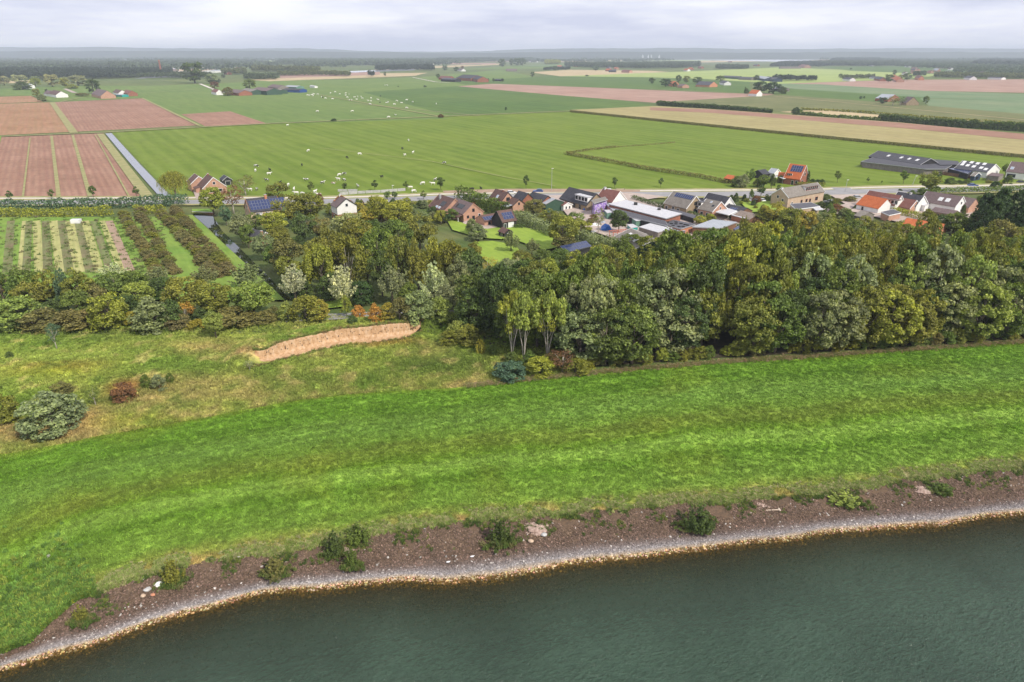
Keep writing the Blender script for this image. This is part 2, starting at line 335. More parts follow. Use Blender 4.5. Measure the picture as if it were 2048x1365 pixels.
# sand cliff line
CB = [pix(*p, .35) for p in ((508, 722), (545, 716), (600, 701), (680, 684), (760, 674), (815, 669), (848, 656))]
CXa, CXb = CB[0].x, CB[-1].x
def cliffY(X):
    return interp([(p.x, p.y) for p in CB], X) if CXa - 5 < X < CXb + 5 else (CB[0].y - (CXa - X) * .25 if X < CXa else CB[-1].y + (X - CXb) * .2)
def cliffA(X):
    a = sstep(CXa - 1, CXa + 5, X) * (1 - sstep(CXb - 4, CXb + 1, X)); return a
def hgt(X, Y):
    if Y < 70 or Y > 185 or X > 60: return 0.0
    s = Y - cliffY(X); inside = sstep(CXa - 9, CXa, X) * (1 - sstep(CXb, CXb + 10, X)); a = cliffA(X)
    hard = 1.0 if s > 0 else 0.0
    soft = sstep(-9, 3, s)
    g = (a * hard + (1 - a) * soft * (1 - a)) * (1 - sstep(4, 17, s))
    base = .35 * sstep(-10, -3, s) * inside
    far = 1 - sstep(CXb + 5, CXb + 25, X)
    left = (1 - sstep(CXa - 25, CXa, X)) * 1.2 * sstep(-14, 0, s) * (1 - sstep(5, 20, s))
    h = max(2.9 * inside * g, left, base) * far
    edge = sstep(0, 6, Y - CURY(X)) if X < 10 else 0
    return h + .35 * (nz3(X, Y, .06, 3) + .6) * edge * far
_ml = [(p.x, p.y) for p in (curve3(ML, x, 0) for x in XS)]
_mlx = [p[0] for p in _ml]; _mly = [p[1] for p in _ml]
def CURY(X): return float(np.interp(X, _mlx, _mly))
def gp(x, y):
    """ground point seen at photo pixel x, y"""
    p = pix(x, y, 0)
    for _ in range(6): p = pix(x, y, hgt(p.x, p.y))
    return p

def strip(name, rows, mats, sm=True):
    """rows: list of lists of points, one list per line across"""
    m, n = len(rows), len(rows[0]); vs = [p for r in rows for p in r]
    fs = [(i * n + j, i * n + j + 1, (i + 1) * n + j + 1, (i + 1) * n + j) for i in range(m - 1) for j in range(n - 1)]
    me = mesh(name, vs, fs); o = link(name, me, None, mats)
    if sm: smooth(me)
    return o
# meadow colours, from the stones (v=0) to the rough grass (v=1)
MEADOW = [(0, (.21, .25, .07)), (.04, (.16, .25, .05)), (.10, (.125, .24, .040)), (.22, (.115, .235, .034)), (.27, (.092, .20, .024)), (.31, (.13, .26, .04)), (.38, (.142, .27, .048)), (.42, (.105, .215, .026)),
          (.47, (.112, .205, .030)), (.53, (.116, .206, .033)), (.58, (.112, .22, .034)), (.68, (.112, .228, .040)), (.76, (.108, .22, .036)), (.84, (.088, .195, .024)), (.90, (.105, .225, .030)), (.96, (.095, .21, .025)), (1, (.12, .22, .03))]
def meadow_col(v, X, Y, u):
    vv = v + .035 * nz3(X, Y, .035, 5) + .02 * nz3(u * .25, v * 40, .4, 9)
    vv = min(1, max(0, vv))
    c = [float(np.interp(vv, [m[0] for m in MEADOW], [m[1][k] for m in MEADOW])) for k in range(3)]
    f = 1 + .20 * nz3(u * .10, v * 95, .5, 2) + .06 * nz3(X, Y, .12, 4) + .08 * nz3(X, Y, .5, 6)
    c = [q * f for q in c]
    t = sstep(.25, .7, nz3(X, Y, .05, 8)) * .2
    c = lerp(c, (.15, .20, .03), t)
    if v < .09: c = lerp(c, (.27, .25, .11), sstep(-.1, .45, nz3(X, Y, .25, 12)) * (1 - v / .09) * .7)
    # weedy corner
    w = sstep(-50, -64, X + 9 * nz3(X, Y, .12, 14)) * (1 - sstep(0, .32, v + .14 * nz3(X, Y, .2, 15))) * .7 if X < -38 else 0
    if w > 0: c = lerp(c, (.09, .16, .03), w)
    return [q * g_ for q, g_ in zip([q + .35 * (q - m_) for q, m_ in zip(c, (.115, .225, .035))], (1.68, 1.38, 1.25))]
spots = []          # (centre, radius x, radius y, colour, strength)
def spot(x, y, rx, ry, col, k): p = pix(x, y); spots.append((p.x, p.y, rx, ry, col, k))
TAN, PINK, RUST, DGR, YEL = (.30, .24, .13), (.38, .25, .18), (.30, .12, .06), (.075, .12, .03), (.32, .30, .05)
spot(165, 845, 5, 5, PINK, .9); spot(100, 870, 14, 3, PINK, .55); spot(40, 860, 8, 4, PINK, .6); spot(310, 800, 12, 6, TAN, .7); spot(400, 770, 14, 5, TAN, .6); spot(500, 790, 12, 3, TAN, .6)
spot(250, 782, 3, 3, RUST, .8); spot(130, 742, 9, 2.5, RUST, .35); spot(100, 755, 10, 3, YEL, .4); spot(420, 700, 10, 5, PINK, .5); spot(500, 722, 4, 2.5, PINK, .9)
spot(720, 690, 7, 2, RUST, .55); spot(790, 685, 6, 2.5, RUST, .5); spot(640, 715, 8, 3, TAN, .3); spot(850, 735, 9, 5, DGR, .7); spot(930, 730, 9, 7, DGR, .7); spot(950, 770, 8, 2, TAN, .8); spot(870, 700, 6, 6, TAN, .4)
spot(60, 668, 24, 3, DGR, .6); spot(250, 680, 20, 3, DGR, .5); spot(640, 650, 14, 2, TAN, .35); spot(600, 760, 12, 4, DGR, .45); spot(240, 845, 12, 3, YEL, .35); spot(60, 720, 16, 4, (.25, .29, .09), .5)
def rough_col(X, Y):
    a = nz3(X, Y, .05, 21); b_ = nz3(X, Y, .22, 22); e = nz3(X, Y, .7, 23)
    c = lerp((.125, .19, .04), (.225, .26, .075), sstep(-.5, .6, a))
    for (cx, cy, rx, ry, cc, k) in spots:
        d = ((X - cx) / rx) ** 2 + ((Y - cy) / ry) ** 2
        if d < 4: c = lerp(c, cc, k * math.exp(-d * 1.1) * (1 + .5 * b_) if d else k)
    dd = Y - CURY(X)
    if X < 12: c = lerp(c, TAN, .35 * sstep(14, 1, dd) * sstep(-.4, .5, b_))
    c = lerp(c, (.40, .33, .19), .5 * sstep(.15, .7, b_)); c = lerp(c, DGR, .45 * sstep(.2, .7, -b_))
    f = 1 + .25 * e
    return tuple(max(.01, q * f * g_) for q, g_ in zip(c, (1.60, 1.60, 1.12)))
nrow = 34
SHORE_ROWS = []; shore_rows_col = []
BAND = []          # for scattering: per column the key points
rows = []; cols = []
ks = [('U2', -7.0), ('U1', -3.9), ('W', -3.0), ('G', -2.35), ('S', -1.2)]
def keypts(x):
    w = curve3(WL, x, WATER_Z); g = curve3(GL, x, -2.4); s = curve3(SL, x, -1.2); m = curve3(ML, x, 0)
    wob = .7 * nz3(w.x, w.y, .12, 31)
    w = w + Vector((0, wob * .6, 0)); s = s + Vector((0, nz3(s.x, s.y, .2, 33) * 1.0, 0))
    if g.y > s.y - .2: g.y = s.y - .2
    if g.y < w.y + .5: g.y = w.y + .5; s.y = max(s.y, g.y + .3)
    u1 = w + Vector((0, -4.5, -.9)); u2 = w + Vector((0, -26, -4.2))
    return u2, u1, w, g, s, m
KP = {x: keypts(x) for x in XS}
XK = np.array(XS, float); KA = np.array([[tuple(p) for p in KP[x]] for x in XS])     # (n,6,3)
def kp(xp): return [Vector([float(np.interp(xp, XK, KA[:, j, k])) for k in range(3)]) for j in range(6)]
def shore_col(t):    # t 0..4 along u2,u1,w,g,s
    return [float(np.interp(t, [0, 1, 1.7, 2.0, 2.12, 2.4, 2.85, 3.15, 4], q)) for q in
            ([.03, .05, .07, .28, .42, .27, .165, .115, .13], [.03, .045, .05, .19, .33, .25, .13, .078, .09], [.018, .028, .03, .10, .23, .245, .115, .055, .06])]
segs = [3, 6, 6, 10]
for j in range(4):
    for q in range(segs[j] + (1 if j == 3 else 0)):
        t = q / segs[j]; r = []
        for x in XS:
            a, c = KP[x][j], KP[x][j + 1]; p = a.lerp(c, t); p.z += .06 * nz3(p.x, p.y, .9, 40); r.append(p); cols.append(shore_col(j + t))
        rows.append(r)
o = strip('shore', rows, 'shore_soil'); setcol(o.data, cols); tag(o, kind='structure')
rows = []; cols = []
NM = 90
for i in range(NM + 1):
    v = i / NM; r = []
    for x in XS:
        s, m = KP[x][4], KP[x][5]; p = s.lerp(m, v); b_ = math.sin(math.pi * v)
        p.z += (.10 * nz3(p.x, p.y, .5, 50) + .25 * nz3(p.x, p.y, .08, 51)) * min(1, b_ * 4)
        r.append(p); cols.append(meadow_col(v, p.x, p.y, x / 6.0))
    rows.append(r)
o = strip('grass_meadow', rows, 'grass_meadow'); setcol(o.data, cols); tag(o, kind='structure')
# rough grass and mound: from the meadow edge to the tree belt
XR = [x for x in range(-640, 1200, 6)]; rows = []; cols = []
ROUGH_BACK = 150.0
for i in range(100):
    v = i / 99; r = []
    for x in XR:
        m = curve3(ML, x, 0); bk = Vector((m.x * ROUGH_BACK / m.y, ROUGH_BACK, 0)) if x <= 900 else m.lerp(Vector((m.x * ROUGH_BACK / m.y, ROUGH_BACK, 0)), 1 - (x - 900) / 320)
        p = m.lerp(bk, v); p.z = hgt(p.x, p.y) + .02 * (v > 0)
        r.append(p); cols.append(rough_col(p.x, p.y))
    rows.append(r)
o = strip('rough_ground', rows, 'grass_rough'); setcol(o.data, cols); tag(o, kind='structure')
# the plain itself, out to the horizon
YR = [None, 130, 160, 200, 300, 500, 900, 2000, 5000, 15500]; rows = []
for yv in YR:
    rows.append([(lambda m: Vector((m.x, m.y, -.02)) if yv is None else Vector((m.x * max(yv, m.y + 2) / m.y, max(yv, m.y + 2), -.02)))(curve3(ML, x, 0)) for x in XS[::4]])
for r, yv in zip(rows[1:], YR[1:]):
    for p in r: p.x = max(-15500, min(15500, p.x))
ditch_cut = []
o = strip('ground', rows, 'ground_far', False); tag(o, kind='structure')
# river: sheet with its own depth recorded at each vertex
rows = []; dep = []
for i, t in enumerate([-.8, 0, .06, .14, .25, .4, .6, .8, 1, 1.5, 2.5, 8]):
    r = []
    for x in XS:
        w, u1, u2 = KP[x][2], KP[x][1], KP[x][0]; p = w.lerp(Vector((u2.x, u2.y, 0)), t) if t <= 2.5 else Vector((w.x * 2.5, -260, 0))
        if t < 0: p = Vector((w.x, w.y + .8, 0))
        p.z = WATER_Z; r.append(p); dep.append(min(1, max(0, t) * 26 / 14))
    rows.append(r)
o = strip('river', rows, 'river_water', False); a = o.data.attributes.new('depth', 'FLOAT', 'POINT'); a.data.foreach_set('value', np.array(dep, dtype=np.float32)); tag(o, kind='structure')
mb = MB(); mb.box(-2000, 2000, -400, 130, -7.6, -7.45); tag(mb.build('riverbed', 'shore_soil'), kind='structure')

# ------------------------------------------------------------------ fields and other sheets
LAYER = [0]
def sheet(name, poly, m, z=None, kind='structure'):
    if z is None: LAYER[0] += 1; z = .006 * LAYER[0] + .01
    pts = [pix(x, y, z) for x, y in poly]
    me = mesh(name, pts, [tuple(range(len(pts)))]); o = link(name, me, None, m)
    if me.polygons[0].normal.z < 0: me.flip_normals()
    return tag(o, kind=kind)
def band(name, pts, width_px, m, z=None, kind='structure'):
    """a road: pts are photo points on its near edge, width_px its height in the photo"""
    if z is None: LAYER[0] += 1; z = .006 * LAYER[0] + .01
    a = [pix(x, y, z) for x, y in pts]; c = [pix(x, y - (w if w else 0), z) for (x, y), w in zip(pts, width_px if isinstance(width_px, list) else [width_px] * len(pts))]
    n = len(a); me = mesh(name, a + c, [(i, i + 1, n + i + 1, n + i) for i in range(n - 1)]); o = link(name, me, None, m); return tag(o, kind=kind)
sheet('garden_ground', [(-300, 540), (-300, 402), (640, 400), (1150, 388), (2400, 372), (2400, 560), (1700, 600), (1100, 640), (700, 640), (300, 560)], 'garden_ground')
sheet('pasture', [(222, 264), (540, 248), (880, 234), (1140, 224), (1640, 276), (2400, 345), (2400, 360), (2048, 366), (1400, 379), (870, 388), (640, 394), (352, 400)], 'pasture')
sheet('pasture', [(285, 197), (400, 170), (560, 160), (700, 160), (850, 154), (1000, 140), (1100, 160), (1230, 178), (925, 172), (640, 190), (900, 238), (540, 248), (400, 254)], 'pasture_far')
sheet('pasture', [(640, 190), (925, 172), (1190, 192), (1310, 212), (1140, 224), (880, 234)], 'pasture_blue')
sheet('pasture', [(985, 160), (1110, 152), (1300, 155), (1500, 163), (1500, 187), (1190, 178), (930, 170), (900, 163)], 'pasture_blue')
sheet('pasture', [(395, 176), (540, 168), (700, 178), (900, 232), (540, 247), (470, 222)], 'pasture_far')
sheet('pasture', [(0, 178), (110, 172), (300, 172), (420, 168), (395, 176), (290, 196), (110, 204), (65, 192), (0, 192)], 'pasture_far')
sheet('ploughed_field', [(-200, 282), (0, 275), (180, 268), (207, 267), (303, 400), (-200, 405)], 'ploughed')
sheet('ploughed_field', [(-300, 207), (0, 208), (100, 205), (146, 264), (0, 271), (-200, 276), (-300, 230)], 'ploughed_orange')
sheet('ploughed_field', [(106, 205), (286, 197), (398, 251), (150, 264)], 'ploughed')
sheet('ploughed_field', [(362, 229), (460, 223), (532, 247), (410, 253)], 'ploughed')
sheet('ploughed_field', [(-300, 196), (0, 194), (62, 192), (86, 204), (0, 207), (-300, 206)], 'ploughed_orange')
sheet('ploughed_field', [(915, 173), (985, 168), (1200, 176), (1460, 187), (1560, 188), (1480, 197), (1310, 206), (1130, 192)], 'ploughed_far')
sheet('ploughed_field', [(1560, 168), (1800, 160), (2300, 158), (2300, 196), (2048, 186), (1850, 182), (1640, 170)], 'ploughed_far')
sheet('beet_field', [(1500, 166), (1640, 169), (1850, 182), (2300, 196), (2300, 212), (2048, 202), (1850, 196), (1600, 180), (1560, 174)], 'beet_green')
sheet('pasture', [(1570, 177), (1860, 196), (1850, 204), (1700, 204), (1600, 196), (1540, 188)], 'pasture_blue')
sheet('beet_field', [(1840, 197), (2300, 208), (2300, 250), (2048, 240), (1860, 214)], 'beet_green')
sheet('corn_stubble', [(1460, 196), (1560, 190), (1860, 212), (2300, 250), (2300, 262), (1700, 232), (1310, 205)], 'corn_green')
sheet('stubble_field', [(1560, 224), (1640, 220), (1780, 232), (2300, 262), (2300, 276), (1760, 240)], 'stubble')
sheet('stubble_field', [(540, 163), (700, 157), (830, 152), (855, 146), (690, 148), (500, 160)], 'stubble')
sheet('stubble_field', [(1060, 145), (1140, 140), (1300, 142), (1380, 147), (1120, 153)], 'stubble')
sheet('pasture_lime', [(1380, 143), (1560, 135), (1640, 138), (1900, 150), (1780, 160), (1560, 168), (1400, 158), (1300, 155), (1120, 153)], 'pasture_lime')
sheet('pasture', [(1640, 134), (1900, 132), (2100, 142), (2100, 152), (1900, 150), (1700, 142)], 'pasture_blue')
sheet('soil_patch', [(560, 157), (760, 150), (760, 144), (560, 150)], 'ploughed_far')
sheet('soil_patch', [(-50, 168), (60, 166), (60, 161), (-50, 163)], 'stubble')
sheet('factory_yard', [(270, 148), (420, 143), (450, 133), (270, 138)], 'far_sand')
sheet('strip_field', [(620, 126), (900, 124), (900, 121), (500, 122)], 'pasture_lime')
sheet('strip_field', [(900, 140), (1100, 128), (1400, 128), (1100, 137)], 'pasture_far')
sheet('strip_field', [(740, 143), (1000, 130), (1010, 127), (760, 137)], 'stubble')
sheet('strip_field', [(1380, 126), (1700, 120), (1800, 118), (1400, 122)], 'stubble')
sheet('strip_field', [(1100, 125), (1330, 120), (1330, 117), (1100, 121)], 'stubble')
rf_ = random.Random(11)
for i in range(46):
    x = rf_.uniform(-100, 2100); y = rf_.uniform(110.5, 134); w = rf_.uniform(30, 150); hh_ = rf_.uniform(.5, 1.8) * (y - 105) / 14
    if 1300 < x < 1700 and y > 114: continue
    sheet('strip_field', [(x, y), (x + w, y + rf_.uniform(-.6, .6)), (x + w * 1.05, y - hh_), (x + w * .1, y - hh_)], rf_.choice(['pasture_lime', 'stubble', 'pasture_far', 'pasture_blue', 'ploughed_far', 'beet_green']))
# distant river reaches
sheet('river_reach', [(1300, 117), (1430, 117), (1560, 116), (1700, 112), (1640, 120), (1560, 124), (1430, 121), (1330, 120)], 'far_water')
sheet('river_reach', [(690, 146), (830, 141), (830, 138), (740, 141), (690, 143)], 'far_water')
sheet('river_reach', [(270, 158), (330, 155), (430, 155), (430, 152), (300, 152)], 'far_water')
# grass margins between the fields
def line_sheet(name, pts, w, m):
    """thin strip of constant world width along photo points"""
    LAYER[0] += 1; z = .006 * LAYER[0] + .01
    P = [pix(x, y, z) for x, y in pts]; a = []; c = []
    for i, p in enumerate(P):
        d = (P[min(i + 1, len(P) - 1)] - P[max(i - 1, 0)]).normalized(); n_ = Vector((-d.y, d.x, 0)) * w / 2; a.append(p - n_); c.append(p + n_)
    n = len(P); me = mesh(name, a + c, [(i, i + 1, n + i + 1, n + i) for i in range(n - 1)]); o = link(name, me, None, m)
    if me.polygons[0].normal.z < 0: me.flip_normals()
    return tag(o, kind='structure')
for pts, w, m in (([(-200, 279), (0, 273), (205, 265), (540, 247), (880, 233), (1140, 222)], 5, 'verge'), ([(104, 205), (148, 266)], 6, 'verge'), ([(284, 196), (400, 252)], 3, 'verge'),
                  ([(60, 276), (45, 400)], .9, 'verge'), ([(103, 272), (118, 400)], 1.8, 'verge'), ([(145, 270), (182, 400)], 1.9, 'verge'), ([(190, 270), (262, 400)], .8, 'verge'),
                  ([(200, 268), (300, 400)], 5, 'verge'), ([(0, 272), (-30, 400)], 2, 'orchard_grass'), ([(1140, 223), (1310, 213)], 3, 'verge'), ([(640, 190), (880, 233)], 3, 'verge'),
                  ([(400, 168), (440, 184), (470, 188)], 6, 'cycle_path'), ([(120, 204), (160, 196), (400, 178)], 3, 'verge'), ([(700, 206), (960, 232)], 1.5, 'bare_soil'), ([(130, 178), (150, 186)], 7, 'paving'),
                  ([(1300, 178), (1460, 186), (1600, 197), (2048, 240)], 3, 'stubble'), ([(825, 155), (870, 164), (900, 166)], 5, 'cycle_path'), ([(640, 296), (860, 322), (1000, 352), (1110, 372)], .7, 'verge')):
    line_sheet('field_margin', pts, w, m)
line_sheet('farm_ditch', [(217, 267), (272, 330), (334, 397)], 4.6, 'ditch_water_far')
# road and cycle path
RD = [(-300, 409), (0, 409), (385, 408), (640, 408), (750, 405), (870, 401), (1000, 398), (1150, 396), (1250, 394), (1400, 393), (1560, 392), (1660, 390), (1750, 387), (1850, 385), (1950, 384), (2048, 381), (2400, 372)]
band('verge_ground', [(x, y + 3) for x, y in RD], 19, 'verge')
band('road', RD, [8, 8, 8, 9, 9, 9, 9, 10, 10, 9, 10, 10, 9, 9, 10, 10, 9], 'asphalt')
band('cycle_path', [(x, y - 11) for x, y in RD], [2.2] * 17, 'cycle_path')
sheet('driveway', [(1050, 393), (1260, 385), (1330, 393), (1260, 405), (1240, 398), (1120, 400)], 'paving')
sheet('driveway', [(1660, 375), (1700, 376), (1720, 389), (1690, 389)], 'asphalt'); sheet('driveway', [(1480, 388), (1505, 388), (1525, 405), (1500, 402)], 'asphalt')
sheet('driveway', [(1660, 390), (1740, 388), (1790, 398), (1720, 402), (1700, 420), (1680, 430), (1640, 420), (1690, 408)], 'paving')
sheet('yard', [(1120, 412), (1200, 412), (1262, 402), (1300, 402), (1480, 440), (1500, 470), (1400, 482), (1250, 485), (1150, 450)], 'paving')
sheet('yard', [(1690, 420), (1750, 412), (1850, 420), (1960, 425), (1960, 445), (1800, 445)], 'paving')
sheet('bare_patch', [(885, 382), (1010, 378), (1160, 378), (1280, 380), (1280, 384), (1010, 385), (890, 387)], 'bare_soil')
sheet('driveway', [(385, 378), (400, 375), (408, 395), (404, 402), (392, 398)], 'paving')
sheet('lawn', [(890, 434), (925, 446), (960, 458), (1030, 452), (1110, 466), (1128, 492), (1090, 500), (1030, 480), (960, 476), (905, 460)], 'lawn'); sheet('lawn', [(948, 484), (985, 482), (1030, 490), (1052, 515), (1040, 545), (985, 535), (955, 505)], 'lawn')
sheet('lawn', [(860, 405), (960, 395), (905, 402), (885, 425), (860, 420)], 'lawn'); sheet('lawn', [(1480, 404), (1560, 402), (1560, 420), (1500, 425)], 'lawn')
sheet('terrace', [(940, 445), (1030, 440), (1032, 448), (975, 458), (950, 456), (925, 446), (935, 436)], 'paving')
sheet('lane', [(560, 632), (880, 618), (950, 610), (950, 618), (880, 628), (560, 645)], 'asphalt'); sheet('lawn', [(600, 612), (700, 596), (700, 612), (640, 618)], 'lawn')
# orchard ground: strips that run with the polder
sheet('orchard_ground', [(-300, 436), (300, 434), (385, 430), (570, 600), (-400, 600)], 'orchard_grass')
for (xa, xb, w, m) in ((-60, -100, 3, 'orchard_soil'), (0, -14, 3, 'orchard_grass'), (22, 14, 2.6, 'orchard_soil'), (50, 42, 2.0, 'orchard_tan'), (58, 52, 2.2, 'orchard_soil'), (73, 79, 2.6, 'orchard_tan'), (91, 96, 2.6, 'orchard_soil'),
                      (107, 122, 2.8, 'orchard_tan'), (123, 140, 2.8, 'orchard_soil'), (139, 160, 3.0, 'orchard_tan'), (155, 180, 2.4, 'orchard_soil'), (170, 200, 2.6, 'orchard_tan'), (187, 222, 2.4, 'orchard_soil'), (204, 244, 2.0, 'orchard_tan'), (218, 262, 2.6, 'bare_soil')):
    line_sheet('orchard_strip', [(xa, 442), (xb, 545)], w, m)
# the near ditch with its banks
DL = [(386, 430), (420, 460), (455, 495), (490, 530), (525, 570), (556, 604)]; DR = [(424, 430), (444, 462), (480, 497), (520, 537), (558, 575), (584, 600)]
LAYER[0] += 4
me = mesh('bank', [pix(x - 7, y, .09) for x, y in DL] + [pix(x + 5, y, .09) for x, y in DR], [(i, i + 1, 7 + i, 6 + i) for i in range(5)]); o = link('ditch_bank', me, None, 'garden_ground'); tag(o, kind='structure')
me = mesh('ditch', [pix(x, y, .12) for x, y in DL] + [pix(x, y, .12) for x, y in DR], [(i, i + 1, 7 + i, 6 + i) for i in range(5)]); o = link('ditch', me, None, 'ditch_water'); tag(o, kind='structure')
# forest floor
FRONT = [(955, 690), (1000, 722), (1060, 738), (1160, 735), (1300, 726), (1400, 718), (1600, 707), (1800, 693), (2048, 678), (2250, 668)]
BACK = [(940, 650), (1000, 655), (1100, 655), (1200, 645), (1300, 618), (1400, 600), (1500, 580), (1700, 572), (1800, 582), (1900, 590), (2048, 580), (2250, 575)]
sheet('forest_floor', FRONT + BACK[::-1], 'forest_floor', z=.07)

# ------------------------------------------------------------------ plants: prototypes
def leafmesh(name, P, Nn, size, tint, jitter=.5, aspect=.75):
    """one bent leaf clump (2 triangles) per point"""
    n = len(P); P = np.asarray(P); Nn = np.asarray(Nn); Nn = Nn + rng.normal(0, jitter, (n, 3)); Nn /= np.linalg.norm(Nn, axis=1)[:, None] + 1e-9
    r = rng.normal(0, 1, (n, 3)); u = np.cross(Nn, r); u /= np.linalg.norm(u, axis=1)[:, None] + 1e-9; w = np.cross(Nn, u)
    s = (np.asarray(size) * rng.uniform(.6, 1.35, n))[:, None]
    u = u * s; w = w * s * aspect; k = Nn * s * .22
    V = np.stack([P - u - k, P - w + k, P + u - k, P + w + k], 1).reshape(-1, 3)
    me = bpy.data.meshes.new(name); me.vertices.add(4 * n); me.vertices.foreach_set('co', V.astype(np.float32).ravel())
    T = (np.arange(n)[:, None] * 4 + np.array([0, 1, 2, 0, 2, 3])).ravel()
    me.loops.add(6 * n); me.loops.foreach_set('vertex_index', T.astype(np.int32)); me.polygons.add(2 * n)
    me.polygons.foreach_set('loop_start', np.arange(0, 6 * n, 3, dtype=np.int32)); me.update(calc_edges=True)
    a = me.attributes.new('tint', 'FLOAT', 'POINT'); a.data.foreach_set('value', np.repeat(np.clip(tint, 0, 1), 4).astype(np.float32))
    return me
def clumps(centres, radii, per, up=.35, squash=1.0):
    C, R = np.asarray(centres), np.asarray(radii); n = len(C)
    idx = np.repeat(np.arange(n), per); d = rng.normal(0, 1, (len(idx), 3)); d[:, 2] = np.abs(d[:, 2]) * .8 - .25 * (rng.random(len(idx)) < .35) * np.abs(d[:, 2]) * 2
    d /= np.linalg.norm(d, axis=1)[:, None]; rad = rng.uniform(.55, 1.05, len(idx)) ** .7
    off = d * (R[idx] * rad)[:, None]; off[:, 2] *= squash
    P = C[idx] + off; Nn = d + np.array([0, 0, up]); tint = np.clip(rng.normal(.5, .2, len(idx)) + rng.normal(0, .10, n)[idx], 0, 1)
    return P, Nn, tint
def shell(n, cz, rx, rz, zmin, inner=.55, top=0.0):
    """clump centres through an ellipsoid, mostly near its skin"""
    out = []
    while len(out) < n:
        d = rng.normal(0, 1, 3); d /= np.linalg.norm(d); r = rng.uniform(inner, 1) ** .6
        p = np.array([d[0] * rx * r, d[1] * rx * r, cz + d[2] * rz * r])
        if p[2] < zmin: continue
        out.append(p)
    return np.array(out)
def crown(kind):
    """crown in unit size: height 1, width 1"""
    if kind == 'round':
        c = shell(46, .58, .40, .36, .14); r = rng.uniform(.09, .155, len(c)); P, Nn, t = clumps(c, r, 95); sz = .024
    elif kind == 'full':       # lumpy woodland crown leafy almost to the ground
        c = shell(92, .54, .44, .45, .07, .6); r = rng.uniform(.06, .105, len(c)); P, Nn, t = clumps(c, r, 62, .35); sz = .021
    elif kind == 'oak':        # low-resolution whole crown for far trees
        c = shell(26, .5, .40, .46, .1); r = rng.uniform(.12, .18, len(c)); P, Nn, t = clumps(c, r, 60); sz = .04
    elif kind == 'dome':       # bush, leafy down to the ground
        c = shell(60, .28, .42, .60, .02); c[:, 2] = np.minimum(c[:, 2], .9); r = rng.uniform(.09, .15, len(c)); P, Nn, t = clumps(c, r, 75); sz = .026
    elif kind == 'tall':       # upright plumes on a narrow crown
        c = []
        for _ in range(26):
            a = rng.uniform(0, 6.28); q = rng.uniform(.05, .34); z = 1 - (q / .42) ** 2 * .5 - rng.uniform(0, .5)
            for k in range(3): c.append((math.cos(a) * q * (1 + .1 * k), math.sin(a) * q * (1 + .1 * k), max(.22, z * .93 - k * .075)))
        c = np.array(c); r = rng.uniform(.055, .105, len(c)); P, Nn, t = clumps(c, r, 62, .3, 1.25); sz = .021
    elif kind == 'high':       # crown carried high over bare stems
        c = []
        for _ in range(22):
            a = rng.uniform(0, 6.28); q = rng.uniform(.05, .36); z = .95 - (q / .42) ** 2 * .22 - rng.uniform(0, .30)
            for k in range(2): c.append((math.cos(a) * q, math.sin(a) * q, max(.42, z - k * .07)))
        c = np.array(c); r = rng.uniform(.06, .12, len(c)); P, Nn, t = clumps(c, r, 75, .3, 1.1); sz = .021
    elif kind == 'willow':     # silver plumes pointing up and out
        c = []; rr = []
        for _ in range(44):
            a = rng.uniform(0, 6.28); q = rng.uniform(.02, .45); tip = .97 - (q / .48) ** 2 * .50 - rng.uniform(0, .22)
            for k in range(5):
                f = k / 4; c.append((math.cos(a) * q * (.55 + .5 * f), math.sin(a) * q * (.55 + .5 * f), .08 + (tip - .08) * (.45 + .55 * f))); rr.append(.075 * (1.15 - f * .8))
        P, Nn, t = clumps(np.array(c), np.array(rr), 30, .2, 1.6); sz = .018
    elif kind == 'scrub':      # ragged low bush of upright shoots
        c = []; rr = []
        for _ in range(46):
            a = rng.uniform(0, 6.28); q = rng.uniform(0, .46); tip = (1 - (q / .5) ** 2 * .6) * rng.uniform(.55, 1)
            for k in range(4): f = k / 3; c.append((math.cos(a) * q * (.7 + .4 * f), math.sin(a) * q * (.7 + .4 * f), .03 + tip * f * .9)); rr.append(.085 * (1.1 - f * .75))
        P, Nn, t = clumps(np.array(c), np.array(rr), 26, .3, 1.8); sz = .028
    elif kind == 'weep':
        P = []; Nn = []
        for _ in range(260):
            a = rng.uniform(0, 6.28); q = rng.uniform(.1, .48); z0 = .97 - (q / .5) ** 2.2 * .32 - rng.uniform(0, .08); ln = rng.uniform(.25, .72) * z0
            for k in range(22):
                f = k / 21; P.append((math.cos(a) * q * (1 + .08 * f) + rng.normal(0, .012), math.sin(a) * q * (1 + .08 * f) + rng.normal(0, .012), z0 - ln * f)); Nn.append((math.cos(a), math.sin(a), .3))
        P = np.array(P); Nn = np.array(Nn); t = np.clip(rng.normal(.5, .22, len(P)), 0, 1); sz = .015
    elif kind == 'conifer':
        P = []; Nn = []
        for _ in range(130):
            z = rng.uniform(.03, .97); a = rng.uniform(0, 6.28); R = .46 * (1 - z) ** .55
            for k in range(34):
                f = rng.uniform(.3, 1) ** .6; P.append((math.cos(a) * R * f + rng.normal(0, .035), math.sin(a) * R * f + rng.normal(0, .035), z - .05 * f + rng.normal(0, .02))); Nn.append((math.cos(a), math.sin(a), .5))
        P = np.array(P); Nn = np.array(Nn); t = np.clip(rng.normal(.45, .2, len(P)), 0, 1); sz = .022
    elif kind == 'sparse':     # thin airy crown showing twigs
        c = shell(34, .62, .42, .33, .3, .3); r = rng.uniform(.08, .14, len(c)); P, Nn, t = clumps(c, r, 34); sz = .019
    elif kind == 'young':
        c = shell(16, .64, .34, .32, .3); r = rng.uniform(.13, .2, len(c)); P, Nn, t = clumps(c, r, 55); sz = .045
    elif kind == 'far':
